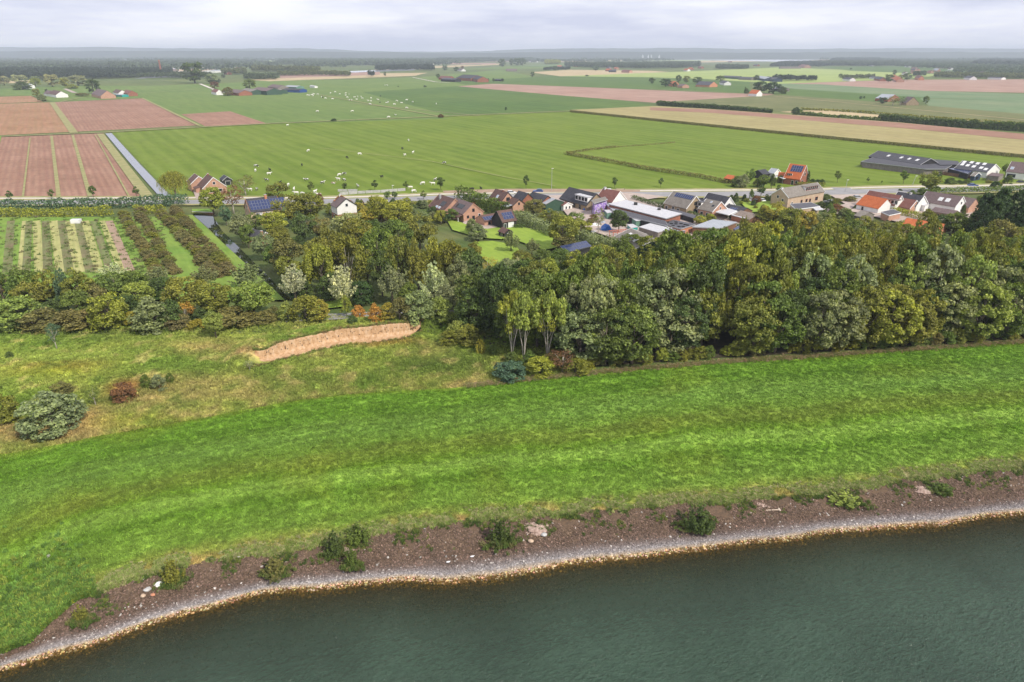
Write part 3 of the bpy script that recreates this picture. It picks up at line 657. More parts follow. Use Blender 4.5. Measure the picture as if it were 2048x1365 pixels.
        c = shell(16, .58, .36, .36, .14); r = rng.uniform(.14, .2, len(c)); P, Nn, t = clumps(c, r, 36); sz = .055
    return leafmesh('crown', P, Nn, sz, t, .55, .8)
def trunkmesh(kind):
    m = MB(); R = random.Random(hash(kind) % 99 + len(PROTO) * 7)
    if kind == 'high':
        for k in range(3):
            a = k * 2.1; m.tube([(0, 0, -.02), (.05 * math.cos(a), .05 * math.sin(a), .25), (.14 * math.cos(a), .14 * math.sin(a), .5), (.2 * math.cos(a), .2 * math.sin(a), .78)], [.012, .011, .008, .003], 5)
        for k in range(9):
            a = R.uniform(0, 6.28); z = R.uniform(.3, .55); m.tube([(.05 * math.cos(a), .05 * math.sin(a), z), (.16 * math.cos(a), .16 * math.sin(a), z + .12), (.27 * math.cos(a), .27 * math.sin(a), z + .25)], [.006, .004, .0015], 4)
    else:
        top = {'young': .8, 'conifer': .8, 'dome': .5, 'weep': .7}.get(kind, .75); r0 = .03 if kind in ('young',) else .034
        m.tube([(0, 0, -.03), (.01, 0, .2), (-.01, .01, top * .6), (0, 0, top)], [r0, r0 * .8, r0 * .5, r0 * .12], 7)
        for k in range(7 if kind not in ('conifer', 'dome') else 4):
            a = k * 2.4 + R.uniform(-.3, .3); z = .2 + .05 * k; q = R.uniform(.2, .33)
            m.tube([(0, 0, z), (q * .5 * math.cos(a), q * .5 * math.sin(a), z + .14), (q * math.cos(a), q * math.sin(a), z + .3)], [r0 * .45, r0 * .28, r0 * .08], 5)
    me = mesh('trunk', m.v, m.f); smooth(me); return me
PROTO = {}
def proto(kind):
    if kind not in PROTO:
        n = {'round': 5, 'full': 6, 'tall': 5, 'dome': 4, 'willow': 3, 'high': 3}.get(kind, 2); PROTO[kind] = []
        for _ in range(n):
            c = crown(kind); c.materials.append(MATS['leaves']); t = trunkmesh(kind); t.materials.append(MATS['bark_pale' if kind in ('high', 'sparse') else 'bark']); PROTO[kind].append((c, t, None))
    return random.choice(PROTO[kind])
JOINED = {}
def joined(kind):
    """crown and trunk as one mesh, for trees too small to show their parts"""
    k = random.randrange(2)
    if (kind, k) not in JOINED:
        c, t, _ = proto(kind); bm = bmesh.new(); bm.from_mesh(c); n0 = len(bm.faces); bm.from_mesh(t)
        bm.faces.ensure_lookup_table()
        for f in bm.faces[n0:]: f.material_index = 1
        me = bpy.data.meshes.new('tree'); bm.to_mesh(me); bm.free(); me.materials.append(MATS['leaves']); me.materials.append(t.materials[0]); JOINED[(kind, k)] = me
    return JOINED[(kind, k)]
FC = dict(dk=(.032, .060, .022), dg=(.055, .085, .028), mg=(.082, .118, .030), ol=(.125, .135, .030), yg=(.175, .195, .036), lt=(.155, .195, .055), gy=(.145, .172, .10), sv=(.29, .315, .25),
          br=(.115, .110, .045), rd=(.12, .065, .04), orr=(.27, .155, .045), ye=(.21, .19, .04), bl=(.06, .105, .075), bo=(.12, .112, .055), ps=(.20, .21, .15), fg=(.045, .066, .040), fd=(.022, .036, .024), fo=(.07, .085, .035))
CN = dict(dk='very dark green', dg='dark green', mg='mid green', ol='olive green', yg='yellow-green', lt='light green', gy='grey-green', sv='silvery grey-green', br='brownish olive', rd='reddish brown', orr='bright orange autumn', ye='yellowing', bl='bluish green', bo='brown-green', ps='pale silvery', fg='hazy green', fd='dark hazy green', fo='hazy olive')
KN = dict(scrub='ragged bush', full='broad tree', oak='round tree', round='broad tree', dome='leafy bush', tall='tall upright tree', high='tall tree with bare pale stems', willow='willow with upswept plumes', weep='weeping willow', conifer='dense conifer', sparse='thin-crowned tree', young='young roadside tree', far='tree')
NM_ = dict(scrub='bush', full='tree', oak='tree', round='tree', dome='bush', tall='tree', high='tree', willow='willow_tree', weep='weeping_willow', conifer='conifer_tree', sparse='tree', young='young_tree', far='tree')
def obcol(o, c, k=.12):
    f = random.uniform(1 - k, 1 + k); g = random.uniform(1 - k * .6, 1 + k * .6); o.color = (c[0] * f * g, c[1] * f, c[2] * f * random.uniform(.85, 1.1), 1)
TREES = []
def tree(x, yt, yb, w, kind, ck, label=None, group=None, split=None, P=None, hgtm=None, wm=None):
    p = P if P is not None else gp(x, yb)
    h = hgtm if hgtm is not None else max(.8, topz(p, yt) - p.z)
    m = (p.y * cp + (H - p.z) * sp) / F; wd = wm if wm is not None else w * m * 1.12
    big = (h / m) > 44 if split is None else split
    nm = NM_[kind]; rz = random.uniform(0, 6.28); sc = (wd, wd, h / .97)
    c = FC[ck]
    if big:
        r = empty(nm, p, rz); cm, tm, _ = proto(kind)
        o1 = link('trunk', tm, r); o2 = link('crown', cm, r); o1.scale = sc; o2.scale = sc; obcol(o2, c)
    else:
        r = bpy.data.objects.new(nm, joined(kind)); COL.objects.link(r); r.location = p; r.rotation_euler = (0, 0, rz); r.scale = sc; obcol(r, c)
    cat = {'dome': 'bush', 'scrub': 'bush', 'willow': 'willow', 'weep': 'willow', 'conifer': 'conifer'}.get(kind, 'tree')
    TREES.append((r, x, yb, kind, ck, label, group)); tag(r, label, cat, group)
    return r

# ------------------------------------------------------------------ individually placed trees and shrubs (photo x, top, base, width, kind, colour)
BELT = 'trees and shrubs in the belt behind the rough grass'
for t in [(15, 545, 622, 60, 'round', 'mg'), (-30, 545, 622, 60, 'round', 'ol'), (4, 541, 602, 34, 'round', 'ye'), (60, 538, 606, 70, 'round', 'mg'), (45, 592, 648, 90, 'dome', 'lt'), (5, 598, 652, 60, 'dome', 'lt'), (-40, 590, 650, 70, 'dome', 'dg'),
          (108, 545, 612, 56, 'round', 'ol'), (138, 538, 622, 44, 'tall', 'bl'), (170, 545, 625, 62, 'round', 'ol'), (196, 562, 625, 56, 'dome', 'br'), (232, 527, 566, 62, 'willow', 'sv'), (238, 545, 603, 78, 'round', 'mg'),
          (278, 541, 600, 50, 'round', 'mg'), (282, 566, 620, 62, 'round', 'lt'), (222, 582, 654, 72, 'dome', 'yg'), (322, 533, 582, 66, 'willow', 'gy'), (334, 556, 604, 60, 'round', 'dg'), (312, 593, 657, 84, 'dome', 'gy'),
          (348, 598, 655, 46, 'dome', 'dg'), (374, 605, 648, 40, 'sparse', 'orr'), (392, 639, 656, 40, 'dome', 'ye'), (264, 622, 652, 26, 'dome', 'ye'), (384, 552, 630, 86, 'round', 'ol'), (436, 566, 634, 84, 'round', 'ol'),
          (414, 531, 578, 62, 'willow', 'gy'), (508, 562, 632, 88, 'round', 'lt'), (500, 527, 584, 80, 'willow', 'gy'), (466, 618, 648, 90, 'dome', 'br'), (530, 622, 645, 50, 'dome', 'br'), (145, 618, 655, 80, 'dome', 'br'),
          (195, 612, 650, 60, 'dome', 'bo'), (90, 618, 656, 80, 'dome', 'br'), (28, 628, 657, 60, 'dome', 'dg'), (356, 628, 656, 50, 'dome', 'bo'), (112, 600, 640, 60, 'dome', 'dg'), (70, 560, 625, 60, 'round', 'ol'), (410, 615, 645, 44, 'dome', 'dg'),
          (260, 590, 630, 50, 'round', 'dg'), (160, 585, 640, 60, 'round', 'mg')]:
    tree(*t, group=BELT)
MID = 'trees of the wood between the ditch and the sand cliff'
for t in [(592, 528, 602, 58, 'willow', 'sv'), (688, 530, 612, 64, 'willow', 'sv'), (785, 531, 606, 66, 'willow', 'gy'), (868, 524, 610, 62, 'willow', 'sv'), (895, 565, 615, 50, 'dome', 'gy'), (594, 540, 592, 34, 'dome', 'bl'),
          (612, 588, 640, 70, 'dome', 'ol'), (576, 602, 640, 34, 'dome', 'lt'), (640, 600, 640, 40, 'dome', 'ye'), (693, 590, 634, 24, 'tall', 'yg'), (718, 611, 638, 27, 'dome', 'orr'), (752, 606, 641, 30, 'dome', 'orr'), (778, 604, 641, 32, 'dome', 'ye'),
          (800, 592, 640, 46, 'dome', 'br'), (838, 580, 642, 64, 'dome', 'gy'), (880, 590, 645, 50, 'dome', 'lt'), (915, 640, 678, 46, 'dome', 'lt'), (935, 650, 690, 50, 'dome', 'ol'), (962, 676, 708, 22, 'scrub', 'ye'), (900, 660, 690, 40, 'dome', 'ol'),
          (705, 630, 648, 20, 'dome', 'dg'), (550, 612, 640, 30, 'dome', 'br'),
          (648, 478, 588, 66, 'tall', 'yg'), (622, 500, 580, 50, 'tall', 'yg'), (700, 470, 575, 70, 'high', 'ol'), (738, 476, 582, 58, 'tall', 'ol'), (765, 500, 590, 50, 'round', 'dg'), (800, 460, 582, 70, 'tall', 'ol'), (838, 478, 588, 60, 'tall', 'ol'),
          (868, 452, 575, 74, 'tall', 'yg'), (905, 470, 590, 66, 'tall', 'ol'), (940, 500, 600, 56, 'round', 'dg'), (920, 520, 610, 50, 'round', 'gy'), (725, 560, 605, 46, 'dome', 'dk'), (820, 560, 610, 46, 'dome', 'mg'), (660, 545, 600, 44, 'dome', 'dg'),
          (668, 455, 560, 60, 'round', 'ol'), (760, 455, 560, 70, 'round', 'mg'), (720, 440, 530, 66, 'round', 'ol'), (690, 500, 560, 50, 'dome', 'br'), (640, 480, 560, 60, 'high', 'ol')]:
    tree(*t, group=MID)
GDN = 'garden trees around the village houses'
for t in [(353, 341, 397, 54, 'weep', 'ol'), (429, 374, 434, 50, 'round', 'yg'), (492, 351, 393, 50, 'sparse', 'br'), (468, 370, 428, 48, 'sparse', 'rd'), (454, 412, 452, 22, 'round', 'bl'), (560, 366, 412, 46, 'round', 'ol'),
          (585, 392, 452, 66, 'round', 'ol'), (624, 388, 450, 54, 'round', 'ol'), (641, 385, 412, 16, 'dome', 'rd'), (552, 424, 470, 52, 'round', 'yg'), (486, 428, 486, 48, 'round', 'gy'), (512, 428, 462, 40, 'round', 'mg'), (610, 425, 492, 50, 'round', 'dg'),
          (530, 468, 522, 46, 'round', 'gy'), (498, 450, 497, 30, 'round', 'mg'), (552, 490, 542, 46, 'round', 'mg'), (578, 512, 568, 46, 'round', 'ol'), (580, 480, 555, 66, 'round', 'br'), (560, 452, 500, 44, 'round', 'ol'), (640, 435, 480, 50, 'round', 'br'),
          (600, 470, 500, 30, 'dome', 'dg'), (602, 535, 584, 40, 'dome', 'mg'), (614, 560, 598, 30, 'dome', 'dg'), (660, 470, 500, 40, 'round', 'bl'), (700, 426, 490, 72, 'round', 'gy'), (740, 440, 500, 60, 'round', 'dg'), (660, 405, 430, 20, 'dome', 'yg'),
          (760, 392, 452, 50, 'round', 'yg'), (798, 402, 462, 58, 'round', 'yg'), (738, 416, 452, 44, 'round', 'ye'), (720, 404, 430, 30, 'dome', 'ye'), (700, 400, 412, 14, 'dome', 'rd'), (716, 397, 408, 9, 'dome', 'dk'), (724, 398, 412, 9, 'dome', 'rd'),
          (840, 430, 500, 66, 'round', 'ol'), (800, 440, 520, 60, 'round', 'mg'), (772, 446, 500, 50, 'round', 'dg'), (882, 418, 450, 34, 'tall', 'yg'), (842, 400, 416, 18, 'dome', 'dg'), (905, 418, 444, 24, 'round', 'mg'), (868, 412, 430, 24, 'dome', 'dg'), (826, 415, 440, 30, 'dome', 'gy'),
          (850, 402, 412, 12, 'dome', 'bl'), (945, 436, 470, 26, 'dome', 'gy'), (957, 448, 482, 38, 'dome', 'gy'), (1022, 462, 506, 36, 'willow', 'gy'), (1064, 478, 512, 36, 'willow', 'gy'), (1045, 500, 530, 44, 'dome', 'ol'), (945, 486, 530, 40, 'round', 'ol'), (975, 515, 550, 44, 'sparse', 'ye'),
          (1085, 496, 530, 40, 'dome', 'mg'), (1015, 520, 560, 50, 'round', 'gy'), (1050, 520, 575, 50, 'round', 'dg'), (990, 540, 600, 60, 'round', 'dg'), (955, 560, 620, 50, 'round', 'dg'), (1035, 512, 540, 14, 'willow', 'sv'),
          (1068, 399, 434, 44, 'round', 'br'), (1100, 420, 450, 44, 'round', 'ol'), (1125, 432, 500, 60, 'round', 'ol'), (1150, 425, 462, 46, 'round', 'mg'), (1128, 470, 505, 50, 'round', 'br'), (1160, 440, 480, 44, 'round', 'yg'), (1112, 425, 440, 20, 'dome', 'dk'), (1188, 428, 445, 22, 'dome', 'rd'),
          (1196, 414, 470, 24, 'sparse', 'gy'), (1237, 420, 468, 36, 'round', 'dg'), (1180, 438, 452, 20, 'dome', 'br'), (1120, 500, 550, 46, 'round', 'mg'), (1150, 505, 560, 50, 'round', 'yg'), (1180, 500, 570, 56, 'tall', 'yg'),
          (1100, 515, 580, 50, 'tall', 'yg'), (1200, 488, 560, 54, 'round', 'ol'), (1168, 520, 590, 50, 'round', 'dg'), (1240, 478, 540, 50, 'round', 'mg'), (1228, 500, 565, 46, 'round', 'ol'),
          (1262, 470, 510, 50, 'full', 'mg'), (1300, 472, 520, 56, 'full', 'ol'), (1345, 464, 520, 60, 'full', 'ol'), (1395, 466, 520, 60, 'full', 'mg'), (1440, 460, 515, 60, 'full', 'ol'), (1500, 448, 500, 60, 'full', 'ol'), (1330, 480, 540, 60, 'full', 'dg'), (1660, 438, 490, 60, 'full', 'ol'), (1720, 436, 490, 60, 'full', 'ol'), (1700, 445, 500, 60, 'full', 'mg'), (1790, 445, 495, 60, 'full', 'ol'), (1855, 448, 500, 50, 'full', 'mg'),
          (1855, 343, 388, 38, 'round', 'ol'), (1846, 376, 392, 26, 'dome', 'mg'), (1400, 432, 452, 26, 'round', 'yg'), (1420, 428, 446, 20, 'round', 'yg'), (1545, 405, 450, 50, 'round', 'ye'), (1575, 415, 465, 56, 'round', 'ol'), (1605, 420, 470, 44, 'round', 'ye'), (1640, 425, 465, 40, 'round', 'gy'),
          (1520, 420, 450, 30, 'dome', 'ol'), (1655, 405, 440, 24, 'dome', 'mg'), (1673, 408, 425, 30, 'dome', 'rd'), (1690, 415, 440, 30, 'dome', 'gy'), (1650, 388, 400, 20, 'dome', 'mg'), (1700, 392, 405, 26, 'dome', 'br'), (1672, 396, 404, 22, 'dome', 'br'), (1620, 392, 400, 16, 'dome', 'dk'),
          (1471, 386, 404, 14, 'conifer', 'dg'), (1488, 389, 404, 14, 'conifer', 'dk'), (1462, 390, 402, 14, 'conifer', 'dg'), (1506, 400, 414, 10, 'dome', 'dk'), (1502, 378, 400, 10, 'dome', 'mg'), (1520, 392, 402, 14, 'dome', 'mg'), (1540, 392, 402, 12, 'dome', 'dk'),
          (1484, 348, 376, 26, 'dome', 'gy'), (1499, 338, 368, 20, 'round', 'mg'), (1472, 352, 374, 22, 'dome', 'mg'), (1526, 350, 376, 26, 'round', 'mg'), (1542, 345, 380, 16, 'tall', 'dg'), (1560, 350, 366, 14, 'dome', 'ol'), (1514, 356, 374, 20, 'dome', 'ol'), (1614, 342, 368, 12, 'conifer', 'dg'),
          (1625, 358, 368, 14, 'dome', 'dk'), (1636, 359, 368, 14, 'dome', 'dk'), (1644, 358, 368, 10, 'dome', 'dg'), (1918, 360, 370, 14, 'dome', 'dg'), (1932, 359, 368, 18, 'dome', 'mg'), (1900, 355, 370, 22, 'dome', 'dg'), (1976, 360, 368, 14, 'dome', 'ol'), (1995, 362, 372, 16, 'dome', 'ol'),
          (2010, 328, 350, 16, 'round', 'mg'), (2014, 350, 370, 18, 'dome', 'dg'), (1922, 410, 440, 16, 'conifer', 'dg'), (1950, 420, 470, 40, 'round', 'mg'), (1905, 425, 470, 46, 'round', 'mg'), (1880, 430, 468, 36, 'round', 'dg'),
          (1955, 386, 476, 58, 'conifer', 'dk'), (1985, 376, 480, 66, 'conifer', 'dk'), (2015, 380, 482, 68, 'conifer', 'dk'), (2045, 386, 486, 70, 'conifer', 'dk'), (1970, 398, 492, 60, 'conifer', 'dk'), (2080, 385, 486, 70, 'conifer', 'dk'), (2035, 408, 498, 62, 'conifer', 'dk'),
          (1990, 440, 520, 56, 'round', 'br'), (2030, 455, 520, 46, 'round', 'ol'), (1965, 450, 520, 50, 'round', 'ol'), (1870, 372, 384, 20, 'dome', 'dg'), (1990, 362, 380, 20, 'dome', 'dk'), (1800, 378, 384, 8, 'dome', 'dk'), (1740, 386, 392, 8, 'dome', 'mg'), (1822, 380, 392, 14, 'dome', 'mg')]:
    tree(*t, group=GDN)
for t in [(22, 383, 403, 13), (105, 380, 400, 12), (188, 373, 397, 15), (274, 375, 396, 13), (623, 365, 388, 15), (690, 367, 383, 12), (750, 362, 382, 14), (812, 364, 381, 13), (882, 356, 381, 18), (1052, 352, 379, 12), (1229, 356, 377, 12), (1321, 357, 375, 10),
          (1674, 343, 366, 14), (1806, 343, 368, 15), (1521, 372, 396, 18), (1556, 372, 392, 14), (847, 383, 402, 13), (775, 384, 402, 16), (790, 384, 400, 14), (1876, 345, 366, 10), (1735, 356, 366, 6), (1763, 362, 368, 4)]:
    tree(*t, 'young', random.choice(['dg', 'mg', 'dg']), group='young trees along the village road')
# bushes and saplings in the rough grass
RG = 'bushes dotted over the rough grass'
for t in [(108, 780, 860, 112, 'dome', 'gy', 'big rounded grey-green bush beside a patch of bare pink soil'), (12, 785, 845, 56, 'dome', 'ol', 'yellow-olive bush at the edge, next to the big grey-green bush'),
          (192, 772, 812, 30, 'sparse', 'mg', 'small spindly sapling between the grey-green bush and the rusty red shrub'), (250, 765, 800, 44, 'dome', 'rd', 'low rusty red shrub in the dry rough grass'), (125, 762, 790, 40, 'dome', 'br', 'brownish shrub just behind the big grey-green bush'),
          (294, 748, 776, 20, 'dome', 'mg', 'first of two small green bushes close together on the slope'), (320, 748, 780, 28, 'dome', 'gy', 'larger of the two small bushes close together on the slope'), (433, 622, 676, 42, 'round', 'lt', 'small round-headed pale tree alone on the grassy mound'),
          (114, 646, 698, 32, 'sparse', 'bl', 'thin bluish sapling alone on the rough grass'), (20, 702, 716, 14, 'dome', 'dg', 'tiny dark tuft-like bush on the open grass'), (1020, 720, 756, 62, 'dome', 'bl', 'low dark bluish bush where the meadow meets the wood'),
          (342, 745, 765, 16, 'dome', 'mg', 'small bush just past the pair on the slope'), (500, 720, 742, 20, 'sparse', 'gy', 'thin grey-green sapling below the end of the sand cliff')]:
    tree(t[0], t[1], t[2], t[3], t[4], t[5], label=t[6], split=True)
BANKB = []
# bushes on the stones
for x, yt, yb, w, c, lb in [(668, 1058, 1110, 50, 'dg', 'dark green bush on the stones, next to a pinkish rock patch'), (722, 1040, 1085, 56, 'mg', 'leaning grassy green bush at the top of the stone bank'), (1002, 1032, 1088, 54, 'dg', 'dense round green bush in the middle of the stone bank'),
                            (1395, 1000, 1058, 64, 'dg', 'largest dark green bush on the stone bank, facing the deep water'), (350, 1112, 1166, 48, 'ol', 'olive bush on the stones by two pale boulders'), (548, 1112, 1150, 50, 'br', 'low brownish bush on the stones beside tan grass'),
                            (706, 1092, 1136, 30, 'mg', 'small bush just below the dark one on the stones'), (163, 1205, 1245, 30, 'ol', 'thin olive bush at the weedy end of the stones'), (1690, 985, 1004, 70, 'lt', 'spreading weedy bush high on the stone bank'), (1880, 965, 985, 50, 'mg', 'low weedy bush near the light patch of the stone bank')]:
    p = pix(x, yb - 3, -1.8); BANKB.append((p.copy(), w)); tree(x, yt + (yb - yt) * .12, yb, w * .92, 'scrub', c, label=lb, P=p, split=True)

# ------------------------------------------------------------------ the plantation along the meadow
FR = 'trees of the dense wood along the meadow'
fw = [pix(x, y) for x, y in FRONT]; bw = [pix(x, y) for x, y in BACK]; FP = [(p.x, p.y) for p in fw + bw[::-1]]
WOODT = {}; n_f = 0; yv = 112.0; k = 0
while yv < 192:
    xv = -12.0 + (k % 2) * 2.6
    while xv < 165:
        X = xv + random.uniform(-2.1, 2.1); Y = yv + random.uniform(-2.0, 2.0)
        if inpoly(X, Y, FP) and abs(proj((X, Y, 8))[0] - 1024) < 1090:
            px, py = proj((X, Y, 0)); front = not inpoly(X, Y - 6.5, FP)
            dep = next((d_ for d_ in (3, 6, 9, 12, 15, 18) if not inpoly(X, Y - d_, FP)), 21)
            hh = min(1, .55 + dep * .031) * random.uniform(15.5, 20.5) * (1 + .12 * nz3(X, Y, .05, 63)) * (.84 if px < 1130 else 1) * (1.06 if px > 1450 else 1)
            if px < 1110 and dep < 8 and px > 960: hh = random.uniform(13.5, 16.5); kd, ck = 'high', random.choice(['yg', 'lt', 'yg'])
            else:
                a = nz3(X, Y, .035, 60); b2 = nz3(X, Y, .02, 61)
                if px > 1420 and a > -.15 and b2 > -.3: kd, ck = random.choice(['tall', 'full', 'tall']) if not front else 'full', random.choice(['ol', 'ol', 'yg', 'ol', 'mg'])
                elif px > 1250 and py < 650: kd, ck = random.choice(['tall', 'full']), random.choice(['ol', 'mg', 'ol'])
                else: kd, ck = random.choice(['full', 'full', 'full', 'tall']) if not front else 'full', random.choice(['gy', 'mg', 'dg', 'gy', 'mg', 'lt'] if a < .1 else ['mg', 'ol', 'dg', 'gy'])
            where = 'front' if front else ('back' if not inpoly(X, Y + 8, FP) else 'mid')
            tree(px, 0, py, 0, kd, ck, group=FR, P=Vector((X, Y, 0)), hgtm=hh, wm=random.uniform(8.5, 12.0) * (1.15 if kd == 'full' else .88), split=True); WOODT[TREES[-1][0].name] = where; n_f += 1
        xv += 5.4
    yv += 5.2; k += 1
# undergrowth on the wood's edge
for i in range(60):
    t = i / 59; x = 985 + t * 1110; yb = interp(FRONT, x) - random.uniform(0, 5)
    if random.random() < .85: tree(x, yb - random.uniform(18, 34), yb, random.uniform(22, 40), 'dome', random.choice(['yg', 'ol', 'mg', 'ol', 'dg', 'mg', 'br']), group='undergrowth bushes along the dense wood')
tree(1125, 700, 744, 60, 'sparse', 'rd', label='bare reddish dead shrub in the undergrowth at the wood edge'); tree(1080, 712, 748, 60, 'dome', 'yg', label='wide yellow-green bush at the foot of the pale-stemmed trees'); tree(1150, 715, 745, 56, 'dome', 'ol', label='wide olive bush beside the dead reddish shrub')

# ------------------------------------------------------------------ orchard rows
for (x0, y0, x1, y1, n, kind, ck, hgt_m, wd) in [(248, 436, 318, 556, 21, 'dome', 'bo', 3.0, 5.2), (280, 430, 350, 552, 20, 'dome', 'bo', 3.0, 5.2), (326, 432, 432, 556, 23, 'dome', 'bo', 3.4, 5.6), (352, 428, 462, 552, 23, 'dome', 'bo', 3.4, 5.6)]:
    a, c = pix(x0, y0), pix(x1, y1)
    for i in range(n):
        p = a.lerp(c, i / (n - 1)) + Vector((random.uniform(-.5, .5), random.uniform(-.5, .5), 0))
        if random.random() < .07 and i > 4: continue
        q = proj(p); s = random.uniform(.85, 1.12)
        tree(q[0], 0, q[1], 0, kind, random.choice(['bo', 'bo', 'bo', 'ol', 'ol']), label='brownish fruit tree in the %s thick orchard row, %s' % ({240: 'first', 248: 'first', 280: 'second', 326: 'third', 352: 'ditch-side fourth'}[x0], ('next to the hedge', 'nearer the hedge', 'about half-way along', 'nearer the tree belt', 'next to the tree belt')[min(4, int(5 * i / n))]), group='fruit trees in the thick orchard rows', P=p, hgtm=hgt_m * s, wm=wd * s, split=False)

# ------------------------------------------------------------------ hedges: leafy walls, each one thing
def hedge(name, label, pts, w, h, ck, cat='hedge', leaf=.22, dens=9, ragged=.25, group=None, kind=None):
    P = [gp(x, y) for x, y in pts]; out = []; nrm = []
    for a, c in zip(P[:-1], P[1:]):
        d = c - a; Ln = d.length; d.normalize(); s = Vector((-d.y, d.x, 0)); n = int(Ln * (2 * h + w) * dens)
        for _ in range(n):
            f = random.random() * Ln; g = random.random() * (2 * h + w); hh = h * (1 + ragged * nz3((a.x + d.x * f), (a.y + d.y * f), .25, 70))
            if g < h: q = a + d * f - s * w / 2 + Vector((0, 0, g / h * hh)); m = -s + Vector((0, 0, .2))
            elif g < h + w: q = a + d * f + s * (g - h - w / 2) + Vector((0, 0, hh)); m = Vector((0, 0, 1))
            else: q = a + d * f + s * w / 2 + Vector((0, 0, (g - h - w) / h * hh)); m = s + Vector((0, 0, .2))
            q = q + Vector([random.gauss(0, .12 * w ** .5) for _ in range(3)]); out.append(tuple(q - P[0])); nrm.append(tuple(m))
    o = link(name, leafmesh(name, out, nrm, leaf, rng.normal(.5, .2, len(out))), None, 'leaves'); o.location = P[0]; obcol(o, FC[ck], .03)
    return tag(o, label, cat, group, kind)
hedge('hedge', 'long tall grey-green hedge between the brown ploughed field and the orchard', [(-60, 424), (100, 421), (250, 416), (345, 412)], 3.2, 4.2, 'bl', leaf=.4, dens=4)
hedge('hedge', 'yellow-green hedge running along the top of the orchard strips', [(-60, 435), (100, 434), (225, 430)], 2.2, 3.2, 'yg', leaf=.35, dens=5)
hedge('hedge', 'short yellow-green piece of hedge between the two thick orchard rows', [(270, 428), (330, 426)], 2.2, 3.0, 'yg', leaf=.35, dens=5)
hedge('hedge', 'bluish hedge end over the road next to the small bridge', [(335, 410), (375, 411)], 4, 4.2, 'bl', leaf=.35, dens=4)
hedge('hedge', 'big light green laurel hedge behind the pink brick house', [(918, 399), (945, 408), (985, 424), (1010, 434)], 4.2, 5.2, 'mg', leaf=.42, dens=4.5, ragged=.35)
hedge('hedge', 'thick grey-green willow hedge past the barn with eight panels', [(1030, 440), (1060, 452), (1110, 476)], 4.2, 3.6, 'gy', leaf=.35, dens=5)
hedge('hedge', 'grey-green willow hedge along the cluttered work yard', [(1150, 478), (1190, 494), (1235, 502)], 4.2, 3.6, 'gy', leaf=.35, dens=5)
hedge('hedge', 'long clipped dark green hedge beside the flat-roofed hall', [(1265, 400), (1320, 417), (1380, 433), (1420, 447), (1480, 462)], 1.6, 2.0, 'dg', leaf=.2, dens=14, ragged=.03)
hedge('hedge', 'bright green clipped hedge below the red-brown row houses', [(1784, 428), (1820, 436), (1858, 445)], 3.0, 2.6, 'yg', leaf=.22, dens=12, ragged=.05)
hedge('hedge', 'clipped garden hedge in front of the orange-roofed house', [(1592, 372), (1650, 373)], 1.8, 1.7, 'ol', leaf=.25, dens=10, ragged=.04)
hedge('hedge', 'low dark hedge at the end of the lawn by the eight-panel barn', [(1028, 458), (1048, 459)], 2, 1.6, 'dg', leaf=.25, dens=10, ragged=.05)
hedge('hedge', 'rough hedge of shrubs along the road verge on the village side', [(1850, 390), (1920, 386), (2000, 384), (2080, 380)], 4, 2.0, 'mg', leaf=.35, dens=4)
hedge('hedge', 'low flowering hedge beside the round garden bush near the road', [(800, 411), (840, 410), (870, 408)], 2.5, 1.4, 'ol', leaf=.3, dens=6)
hedge('reed_fringe', 'tall dark reed fringe running away through the pasture toward the orange-roofed shed', [(1130, 309), (1200, 322), (1300, 341), (1400, 356), (1462, 369)], 2.6, 1.7, 'br', 'reeds', leaf=.35, dens=4)
hedge('reed_fringe', 'short reed fringe branching off across the pasture', [(1134, 308), (1180, 301), (1235, 295)], 1.6, 1.2, 'br', 'reeds', leaf=.35, dens=4)
hedge('reed_fringe', 'thin brown reed line at the tip of the branching fringe', [(1235, 295), (1290, 291), (1350, 286)], .9, .6, 'bo', 'reeds', leaf=.3, dens=4)
hedge('hedgerow', 'dark tree hedgerow on the near side of the far green strips, its western half', [(1316, 211), (1400, 217), (1480, 223), (1540, 229)], 7, 4.5, 'dg', 'hedgerow', leaf=1.1, dens=2)
hedge('hedgerow', 'dark tree hedgerow along the corn, its eastern half', [(1760, 242), (1850, 250), (1950, 257), (2120, 268)], 7, 5.5, 'dg', 'hedgerow', leaf=1.1, dens=2.2)
hedge('hedgerow', 'low gappy hedgerow linking the two dark hedgerows', [(1590, 228), (1650, 236), (1700, 239), (1760, 243)], 5, 2.6, 'mg', 'hedgerow', leaf=1.0, dens=1.5, ragged=.9)
hedge('hedgerow', 'green maize edge behind the dark hedgerow', [(1600, 220), (1720, 226), (1840, 236), (2100, 254)], 4, 2.0, 'ol', 'hedgerow', leaf=.9, dens=.7)
# ripe corn standing in one block with real height
def cornblock(name, label, poly, h, m, side):
    pts = [pix(x, y, 0) for x, y in poly]; mb = MB(); n = len(pts); mb.prism(pts, (0, 0, h)); o = mb.build(name, m); return tag(o, kind='structure')
cornblock('corn_field', '', [(1140, 224), (1310, 216), (1420, 222), (1800, 250), (2048, 275), (2400, 307), (2400, 350), (2048, 316), (1640, 276)], 2.1, 'corn', None)
band('soil_strip', [(1300, 221), (1420, 226), (1800, 256), (2048, 280), (2400, 312)], [6, 7, 10, 12, 14], 'ploughed', z=2.2)
hedge('corn_edge', 'dark edge of standing corn along the pasture', [(1140, 225), (1640, 277), (2048, 317), (2120, 324)], 1.2, 2.0, 'br', 'crop edge', leaf=.45, dens=2.5, ragged=.1)

